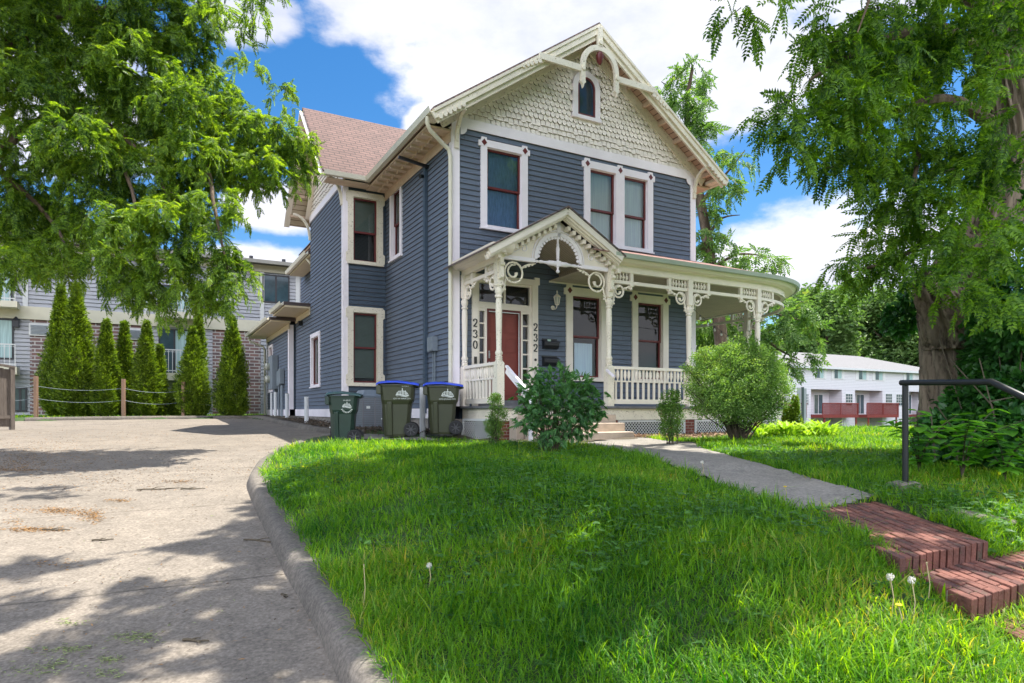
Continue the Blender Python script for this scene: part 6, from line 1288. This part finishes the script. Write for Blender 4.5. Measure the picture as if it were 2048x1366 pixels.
# --- arborvitae
AT = leafclump(6, .30, .12, seed=90, rad=.35)
def arbor(px, py, Y, label, wpx=60, seed=0):
    x = pxw(px, Y); z0 = fz(Y); h = (822-py)/1300*Y-z0; t = empty('arborvitae', (x, Y, z0), label=label, cat='evergreen', group='row of conical evergreens'); r_ = np.random.default_rng(500+seed); w = wpx/1300*Y*.5
    n = int(5200*h*w/3.2); q = r_.uniform(0, 1, n)**1.35; a = r_.uniform(0, 6.283, n); prof = w*np.interp(q, [0, .06, .2, .4, .6, .8, .93, 1], [.62, .9, 1, .84, .62, .33, .10, .01])*.78*(.9+.2*math.sin(seed*2.3))
    lump = 1+.20*np.sin(a*3+q*9+seed)+.12*np.sin(a*7-q*23+seed*2)+.08*np.sin(a*13+q*41); rr = prof*lump*r_.uniform(.72, 1.03, n)
    P = np.stack([np.cos(a)*rr, np.sin(a)*rr, .06+q*h*.985], 1); D = np.stack([np.cos(a), np.sin(a), r_.uniform(.3, 1.5, n)], 1)+r_.normal(size=(n, 3))*.3
    V, Fq = inst(AT[0], AT[1], P, rotm(D, roll=r_.uniform(-1.5, 1.5, n)), r_.uniform(.2, .4, n)); np_mesh('foliage', V, Fq, M['arbor'], t, smooth=False)
    mb = MB(); mb.tube([(0, 0, -.1), (0, 0, h*.5)], [.08, .04], 8); mb.tube([(.1, .05, -.1), (.18, .05, .5)], .05, 6); mb.build('trunk', M['bark'], t)
for i, a in enumerate([(122, 572, 25.2, 'tall conical evergreen, left one of the touching pair', 92), (153, 569, 24.9, 'tallest conical evergreen, right one of the touching pair', 86), (213, 642, 24.9, 'conical evergreen in front, between the tall pair and the middle post', 80), (249, 645, 26.0, 'slim conical evergreen behind the middle fence post', 58), (293, 645, 25.6, 'conical evergreen just right of the middle fence post', 66), (320, 693, 26.1, 'shortest conical evergreen, beside the balcony railing', 46), (385, 656, 25.9, 'conical evergreen just behind the right fence post', 66), (397, 612, 26.8, 'narrow taller conical evergreen half hidden by its neighbour', 52), (465, 636, 26.3, 'conical evergreen standing alone at the right end of the row', 88), (355, 770, 26.6, 'low evergreen between the balcony and the right fence post', 40)]):
    arbor(a[0], a[1], a[2], a[3], a[4], i)
# --- shrubs
def shrub(name, px, Y, label, cat_, clumps, tmpl, n, size, m, seed, stems=14, sr=.01, shell=.3, down=.1, top=None):
    x = pxw(px, Y); b = Vector((x, Y, float(zL(x, Y)))); t = empty(name, b, label=label, cat=cat_); scatter_leaves('foliage', clumps, tmpl, n, size, m, seed, t, shell=shell, down=down, off=b); mb = MB()
    for i in range(stems):
        c = clumps[i % len(clumps)]; e = Vector((c[0], c[1], c[2]))-b+Vector((rnd.uniform(-1, 1)*c[3], rnd.uniform(-1, 1)*c[4], rnd.uniform(-.5, .9)*c[5]))*.9
        s_ = Vector((rnd.uniform(-.1, .1), rnd.uniform(-.1, .1), -.05)); mb.tube([s_, s_.lerp(e, .35)+Vector((0, 0, .08)), s_.lerp(e, .7)+Vector((0, 0, .04)), e], [sr*1.3, sr, sr*.7, sr*.4], 5)
    mb.build('stems', M['twig'], t, smooth=True); return t
COMP = (lambda L_: (np.concatenate([a for a in L_]), np.array([np.arange(4)+4*i for i in range(len(L_))])))([leafquad(.62, .26, .15*k, 0, s*(.75-.2*k), -.25) for k in range(3) for s in (-1, 1)]+[leafquad(.7, .26, .45, 0, 0, -.3)])
shrub('leafy_shrub', 1098, 9.6, 'dark leafy shrub on the lawn in front of the porch steps', 'shrub', [cl(px, py, Y, r_) for px, py, Y, r_ in [(1115, 815, 9.6, 62), (1070, 800, 9.5, 40), (1160, 815, 9.7, 42), (1110, 768, 9.6, 34), (1150, 775, 9.6, 30), (1080, 765, 9.6, 24), (1060, 840, 9.5, 30), (1185, 800, 9.7, 26), (1100, 850, 9.5, 45), (1160, 850, 9.6, 30), (1072, 738, 9.6, 9), (1126, 745, 9.6, 12), (1170, 770, 9.6, 12), (1198, 825, 9.7, 13), (1045, 790, 9.5, 14)]], COMP, 1150, .12, M['peony'], 31, 46, .007, shell=.15)
BX = leafclump(5, .5, .3, seed=95, rad=.6)
shrub('boxwood', 988, 11.1, 'small narrow boxwood with browned tips left of the porch steps', 'shrub', [cl(px, py, Y, r_, squash=1.1) for px, py, Y, r_ in [(990, 805, 11.1, 15), (996, 832, 11.1, 20), (983, 850, 11.1, 17), (990, 862, 11.1, 18), (992, 795, 11.1, 10)]], BX, 1500, .05, M['boxw'], 32, 16, .006)
shrub('boxwood', 1342, 11.3, 'upright boxwood in front of the right porch railing', 'shrub', [cl(px, py, Y, r_, squash=1.1) for px, py, Y, r_ in [(1340, 805, 11.3, 22), (1345, 830, 11.3, 25), (1340, 855, 11.3, 22), (1350, 790, 11.3, 11), (1325, 820, 11.3, 12)]], BX, 1900, .055, M['boxw'], 33, 16, .006)
BU = leafclump(6, .42, .22, seed=97, rad=.9)
shrub('round_bush', 1475, 12.0, 'big rounded light green bush hiding the curved corner of the porch', 'bush', [cl(px, py, Y, r_, depth=1) for px, py, Y, r_ in [(1480, 765, 12, 68), (1420, 765, 11.9, 45), (1530, 770, 12.1, 46), (1470, 725, 12, 42), (1515, 722, 12.1, 34), (1425, 730, 12, 30), (1410, 800, 11.9, 34), (1450, 800, 11.7, 45), (1530, 810, 12, 34), (1555, 760, 12.1, 22), (1490, 810, 11.8, 40), (1395, 715, 11.9, 14), (1500, 690, 12, 16), (1440, 703, 12, 16), (1545, 725, 12, 18), (1390, 745, 11.8, 16), (1470, 695, 12, 14), (1405, 700, 11.8, 9), (1372, 735, 11.8, 10), (1520, 700, 12.1, 10), (1562, 735, 12.2, 12), (1580, 775, 12.2, 10), (1380, 775, 11.7, 12), (1455, 690, 12, 8), (1485, 680, 12, 9), (1425, 708, 11.9, 8), (1568, 805, 12, 12)]], BU, 9500, .10, M['bush'], 34, 60, .012, shell=.3)
HB = leafclump(9, 1.0, .3, seed=98, rad=.1)
for i, px in enumerate(range(1520, 1668, 17)):
    Y = 13.2+.35*(i % 3); x = pxw(px, Y); b = (x, Y, float(zL(x, Y))+.02); t = empty('daylily_clump', b, label='yellow green leafy perennial right of the big bush, '+['leftmost', 'second from the left', 'third from the left', 'fourth from the left', 'middle one', 'fourth from the right', 'third from the right', 'second from the right', 'rightmost'][i]+' in the bed', cat='perennial', group='perennials in the bed right of the bush')
    n = 46; a = rng.uniform(0, 6.28, n); D = np.stack([np.cos(a), np.sin(a), rng.uniform(.3, 1.6, n)], 1); P = np.stack([np.cos(a)*.05, np.sin(a)*.05, np.zeros(n)], 1)+rng.normal(size=(n, 3))*.04; P[:, 2] = np.abs(P[:, 2])
    T, Fq = leafquad(1, .17, dz=.0, fold=.1), np.arange(4)[None]; T = np.array([[0, .03, 0], [.5, .085, .08], [.5, -.085, .08], [0, -.03, 0], [1, 0, -.22]]); Fq = np.array([[0, 1, 2, 3], [1, 4, 4, 2]])
    T = np.array([[0, .02, 0], [.5, .09, .08], [.5, -.09, .08], [0, -.02, 0], [1, .01, -.22], [1, -.01, -.22]]); Fq = np.array([[0, 1, 2, 3], [1, 4, 5, 2]])
    V, Fo = inst(T, Fq, P, rotm(D), rng.uniform(.26, .46, n)); np_mesh('leaves', V, Fo, M['hosta'], t, smooth=False); t.rotation_euler.z = 0
for i, (px, h) in enumerate(((1575, .6), (1590, .85))):
    x = pxw(px, 14.6); t = empty('dwarf_conifer', (x, 14.6, float(zL(x, 14.6))), label=('smaller' if i == 0 else 'taller')+' of the two little conifers beside the grey sign panels', cat='conifer'); n = 420; q = rng.uniform(0, 1, n); a = rng.uniform(0, 6.28, n); rr = .16*(1-q*.95)*rng.uniform(.6, 1, n)
    V, Fo = inst(AT[0], AT[1], np.stack([np.cos(a)*rr, np.sin(a)*rr, .03+q*h], 1), rotm(np.stack([np.cos(a), np.sin(a), 1+0*a], 1)), rng.uniform(.15, .25, n)); np_mesh('foliage', V, Fo, M['arbor'], t, smooth=False)
    mb = MB(); mb.tube([(0, 0, -.1), (0, 0, h*.8)], .015, 5); mb.build('trunk', M['bark'], t)
# --- grass
SEG = 4
def bladet(bend, seed):
    V = []; 
    for i in range(SEG+1):
        t = i/SEG; w = .5*(1-t**1.8)+.02; V += [(bend*t*t, -w, t-.35*bend*bend*t*t*t), (bend*t*t, w, t-.35*bend*bend*t*t*t)]
    Fq = [(2*i, 2*i+1, 2*i+3, 2*i+2) for i in range(SEG)]; return np.array(V), np.array(Fq)
BLT = [bladet(b, 0) for b in (.25, .6, .95, 1.25)]
def in_lawn(X, Y):
    jit = rng.normal(size=X.shape)*.035; ok = (X > Xc(Y)+.05+np.abs(jit)) & (Y > 1.2)
    ok &= ~((Y > 13.15) & (X < -1)); ok &= ~inwalk(X+jit, Y+jit)
    for poly in EXC: ok &= ~pip(X, Y, poly)
    rel = (X-HC[0])*math.cos(HA)+(Y-HC[1])*math.sin(HA); rt_ = -(X-HC[0])*math.sin(HA)+(Y-HC[1])*math.cos(HA)
    ok &= ~((rt_ > -2.75) & (rel > -.4) & (rel < 8.5)); ok &= ~((rt_ > -2) & (rel > 8) & (rel < 10.4)); ok &= ~((rt_ > -1.2) & (rel < .5)); return ok
def grass(name, n, x0, x1, y0, y1, h, w, seed, clump=.5, extra=None, **k):
    r_ = np.random.default_rng(seed); X = r_.uniform(x0, x1, n); Y = r_.uniform(y0, y1, n)
    vis = np.abs(X) < Y*.82+.4; X, Y = X[vis], Y[vis]; dn = .5+.5*np.sin(X*3.1+np.sin(Y*2.3)*2)*np.sin(Y*3.7+np.sin(X*1.9)*2); keep = r_.uniform(0, 1, len(X)) < .55+.45*dn; X, Y, dn = X[keep], Y[keep], dn[keep]
    ok = in_lawn(X, Y) if extra is None else extra(X, Y); X, Y, dn = X[ok], Y[ok], dn[ok]; Z = zL(X, Y) if extra is None else zD(Y)+.1; P = np.stack([X, Y, Z-.005], 1)
    a = r_.uniform(0, 6.283, len(X)); hh = h*(.55+.6*dn*r_.uniform(.4, 1.3, len(X)))*r_.uniform(.5, 1.15, len(X)); hh = np.where(r_.uniform(size=len(X)) < .03, hh*1.7, hh)
    d = np.stack([np.cos(a), np.sin(a), 0*a], 1); y_ = np.stack([-np.sin(a), np.cos(a), 0*a], 1); til = r_.normal(size=(len(X), 1))*.25; z_ = np.array([0, 0, 1.])+d*til+y_*r_.normal(size=(len(X), 1))*.25; z_ /= np.linalg.norm(z_, axis=1, keepdims=True); Rm = np.stack([d, y_, z_], 2)
    idx = r_.integers(0, 4, len(X)); ww = w*r_.uniform(.6, 1.4, len(X)); ww = np.where(r_.uniform(size=len(X)) < .04, ww*2.2, ww); S = np.stack([hh, ww, hh], 1); out = []
    for j in range(4):
        m = idx == j; out.append(inst(BLT[j][0], BLT[j][1], P[m], Rm[m], S[m]))
    V, Fq = cat2(out); np_mesh(name, V, Fq, M['grass'], None, smooth=True, kind='stuff', **k)
grass('lawn_grass', 105000, -1.6, 4.2, 1.9, 4.6, .15, .0066, 1, label='long green lawn grass, nearest part')
grass('lawn_grass', 130000, -4, 7, 4.6, 9, .14, .008, 2, label='long green lawn grass, middle part')
grass('lawn_grass', 120000, -4.2, 11.5, 9, 15, .13, .011, 3, label='lawn grass near the house and porch')
grass('lawn_grass', 60000, 4, 20, 15, 26, .15, .014, 4, label='lawn grass along the far edge of the yard')
def back_strip(X, Y):
    s = (X+13.9)*math.cos(HA)+(Y-24.5)*math.sin(HA); t = -(X+13.9)*math.sin(HA)+(Y-24.5)*math.cos(HA); return (t > .5) & (t < 4.5) & (X < -9.8)
grass('verge_grass', 26000, -26, -9.5, 20, 33, .12, .02, 5, extra=back_strip, label='patchy grass round the evergreens')
# clover / broad leaves and dandelions
CLV = (np.concatenate([leafquad(.9, .8, 0, 0, a, -.05, .08) for a in (0, 2.1, 4.2)]), np.array([np.arange(4)+4*i for i in range(3)]))
n = 42000; X = rng.uniform(-3, 5, n); Y = rng.uniform(2.2, 11, n); dn = np.sin(X*1.9+1)+np.sin(Y*1.7)+np.sin(X*.8+Y*1.3)+.5*np.sin(X*5+Y*4); ok = (dn > .6+rng.uniform(-1, .6, n)) & in_lawn(X, Y) & (np.abs(X) < Y*.85); X, Y = X[ok], Y[ok]
P = np.stack([X, Y, zL(X, Y)+rng.uniform(.02, .10, len(X))], 1); a = rng.uniform(0, 6.28, len(X)); D = np.stack([np.cos(a), np.sin(a), rng.uniform(-.3, .5, len(X))], 1); V, Fo = inst(CLV[0], CLV[1], P, rotm(D), rng.uniform(.014, .042, len(X))); np_mesh('clover', V, Fo, M['clover'], None, smooth=False, kind='stuff', label='clover and small weeds mixed into the lawn')
BRD = leafquad(1, .34, dz=-.25, fold=.1); n = 520; P = []; D = []
for i in range(n):
    x = rng.uniform(-2.4, 4.6); y = rng.uniform(2.6, 9)
    if not in_lawn(np.array([x]), np.array([y]))[0]: continue
    for k in range(6): a = rng.uniform(0, 6.28); P.append((x, y, float(zL(x, y))+.02)); D.append((math.cos(a), math.sin(a), rng.uniform(.3, .9)))
V, Fo = inst(BRD, np.arange(4)[None], np.array(P), rotm(np.array(D)), rng.uniform(.04, .085, len(P))); np_mesh('broadleaf_weeds', V, Fo, M['clover'], None, smooth=False, kind='stuff', label='low broadleaf weeds in the lawn')
M['stalk'] = mat('pale_stalk', (.42, .34, .18), .8, .1); M['puff'] = mat('seed_head', (.6, .58, .52), .9, .1); M['yellow'] = mat('dandelion_yellow', (.65, .50, .02), .7, .1)
for i, (px, py, Y, hh, kind, lab) in enumerate([(1826, 1180, 3.05, .20, 'puff', 'white dandelion seed head just left of the middle brick step'), (1783, 1168, 3.1, .19, 'puff', 'white dandelion seed head furthest left in front of the brick landing'), (1856, 1150, 3.3, .20, 'stalk', 'bare dandelion stalk against the front edge of the brick landing'), (1405, 940, 6.8, .14, 'puff', 'white dandelion seed head at the edge of the concrete walk'), (1571, 992, 5.6, .09, 'yellow', 'small yellow dandelion beside the end of the concrete walk'), (1800, 1200, 3.0, .11, 'yellow', 'yellow dandelion between the two seed heads'), (858, 1085, 4.1, .14, 'puff', 'white seed head alone in the shaded lawn'), (727, 1165, 3.9, .26, 'stalk', 'bare stalk standing near the driveway curb')]):
    x = pxw(px, Y); z0 = float(zL(x, Y)); t = empty('dandelion', (x, Y, z0), label=lab, cat='dandelion', group='dandelions in the lawn'); d = MB(); d.tube([(0, 0, 0), (.01, .0, hh*.5), (.0, .01, hh)], .0025, 5); d.build('stem', M['stalk'], t); d = MB()
    if kind == 'puff':
        for k in range(60): u_ = Vector(rng.normal(size=3)).normalized(); d.tube([(0, .01, hh), Vector((0, .01, hh))+u_*.019], .0012, 3)
    elif kind == 'yellow': d.lathe([(.004, 0), (.016, .008), (.012, .012)], (0, .01, hh), 12)
    else: d.lathe([(.003, 0), (.005, .005), (.003, .01)], (0, .01, hh), 8)
    d.build('flower_head', M['yellow'] if kind == 'yellow' else (M['puff'] if kind == 'puff' else M['stalk']), t)
# --- litter on the driveway
M['lit1'] = mat('litter_tan', (.30, .17, .065), .9, .4, 20); M['lit2'] = mat('litter_brown', (.10, .065, .04), .9, .4, 20); M['lit3'] = mat('litter_green', (.22, .26, .10), .9, .3, 20)
def litter(name, spots, m, size, seed, lab, el=3.0):
    r_ = np.random.default_rng(seed); P = []
    for (px, py, rx, ry, n) in spots:
        for k in range(n):
            q = (px+r_.normal()*rx, py+r_.normal()*ry); Y = 6.0
            for _ in range(12): Y = -float(zD(Y))*1300/max(q[1]-822, 8); Y = min(max(Y, 2.4), 26)
            x = pxw(q[0], Y)
            if x < Xc(Y)-.12 and pip(np.array([x]), np.array([Y]), DRIVE)[0]: P.append((x, Y, float(zD(Y))+.004))
    P = np.array(P); a = r_.uniform(0, 6.28, len(P)); D = np.stack([np.cos(a), np.sin(a), r_.uniform(-.1, .25, len(a))], 1)
    V, Fo = inst(leafquad(1, .35, dz=.05, fold=.12), np.arange(4)[None], P, rotm(D, roll=r_.normal(size=len(P))*.4), np.stack([size*r_.uniform(.4, el*.7, len(P)), size*r_.uniform(.4, 1.2, len(P)), size*np.ones(len(P))], 1)); np_mesh(name, V, Fo, m, None, smooth=False, kind='stuff', label=lab)
uni = [(300, 1100, 330, 150, 260), (300, 930, 300, 45, 330), (250, 860, 260, 12, 700), (150, 858, 150, 10, 700)]
litter('leaf_litter', uni+[(100, 1020, 55, 5, 240), (175, 1030, 16, 6, 200), (70, 1060, 30, 2.5, 420), (120, 1023, 22, 3, 260), (190, 1035, 8, 6, 200), (240, 1001, 14, 2, 120), (360, 962, 16, 2, 120), (30, 1045, 12, 5, 60), (85, 858, 60, 4, 900), (30, 915, 35, 10, 700), (110, 1130, 30, 5, 60), (540, 940, 22, 18, 260), (560, 1000, 14, 30, 160), (640, 1130, 12, 60, 260), (700, 1260, 10, 50, 200), (560, 1068, 12, 6, 130), (250, 848, 200, 3, 900)], M['lit1'], .024, 41, 'tan seed husks scattered over the driveway')
litter('leaf_litter', uni+[(40, 900, 40, 10, 500), (230, 960, 12, 3, 60), (600, 857, 40, 5, 500), (300, 840, 200, 1.5, 700), (545, 950, 20, 14, 120), (340, 963, 14, 2, 40)], M['lit2'], .024, 42, 'dark brown leaf bits on the driveway')
litter('leaf_litter', [(130, 1300, 30, 5, 160), (260, 1275, 25, 6, 110), (285, 1275, 18, 6, 110), (110, 1332, 25, 8, 120), (220, 1320, 14, 5, 100), (60, 1345, 30, 6, 80), (210, 1348, 20, 5, 70), (140, 1247, 18, 3, 60), (300, 1160, 200, 90, 60)], M['lit3'], .02, 43, 'withered green leaflets on the near driveway')
def stick(px, py, L_, ang, lab, forks=3):
    Y = 5.
    for _ in range(14): Y = -float(zD(Y))*1300/(py-822)
    t = MB(); pts = [(L_*(i/7-.5), (.01*math.sin(i*.8)+.04*(i/7)**2)*L_*3, .010+.003*math.sin(i*1.3)) for i in range(8)]; t.tube(pts, [.009-.0007*i for i in range(8)], 6)
    for k in range(forks): i = 2+k*2; a = (-1)**k*.8; p = Vector(pts[i % 8]); t.tube([p, p+Vector((math.cos(a), math.sin(a), .15))*L_*.2, p+Vector((math.cos(a*.6), math.sin(a*.8), .1))*L_*.32], [.006, .004, .002], 5)
    o = t.build('fallen_stick', M['twig'], smooth=True, label=lab, cat='stick', group='sticks on the driveway'); o.location = (pxw(px, Y), Y, float(zD(Y))); o.rotation_euler.z = R(ang)
stick(525, 1085, .42, -22, 'forked dark stick lying against the curb', 4); stick(390, 1285, .16, -12, 'short twig on the near shaded driveway', 2); stick(205, 1082, .17, 12, 'thin twig on the sunny middle of the driveway', 1); stick(320, 875, .5, 20, 'bent twig on the driveway near the evergreens', 2); stick(110, 1062, .26, -6, 'brown curled twig at the left of the driveway', 1); stick(568, 1194, .09, -50, 'tiny dark twig near the curb', 2); stick(385, 979, .28, 4, 'pale thin twig on the driveway halfway to the curb', 1)
# mulch by the porch
n = 5000; s = rng.uniform(2.8, 6.5, n); t_ = rng.uniform(-2.75, -1.8, n); X = HC[0]+s*.8773-t_*.48; Y = HC[1]+s*.48+t_*.8773; P = np.stack([X, Y, zL(X, Y)+.03+rng.uniform(0, .03, n)], 1); V, Fo = inst(leafquad(1, .5, dz=.1, fold=.15), np.arange(4)[None], P, rotm(rng.normal(size=(n, 3))*np.array([1, 1, .3])), rng.uniform(.03, .08, n)); np_mesh('leaf_mulch', V, Fo, mat('dry_leaves', (.36, .24, .16), .9, .4, 10), None, smooth=False, kind='stuff', label='dry brown leaf mulch in front of the porch lattice')
n = 3500; s = rng.uniform(-2, -.0, n); t_ = rng.uniform(.2, 9, n); s = np.where(t_ > 4.5, s-.0, s); X = HC[0]+s*.8773-t_*.48; Y = HC[1]+s*.48+t_*.8773; P = np.stack([X, Y, zD(Y)+.15+rng.uniform(0, .03, n)], 1); V, Fo = inst(leafquad(1, .5, dz=.1, fold=.15), np.arange(4)[None], P, rotm(rng.normal(size=(n, 3))*np.array([1, 1, .3])), rng.uniform(.03, .08, n)); np_mesh('leaf_mulch', V, Fo, M['lit2'], None, smooth=False, kind='stuff', label='brown leaf bits in the bed beside the house')
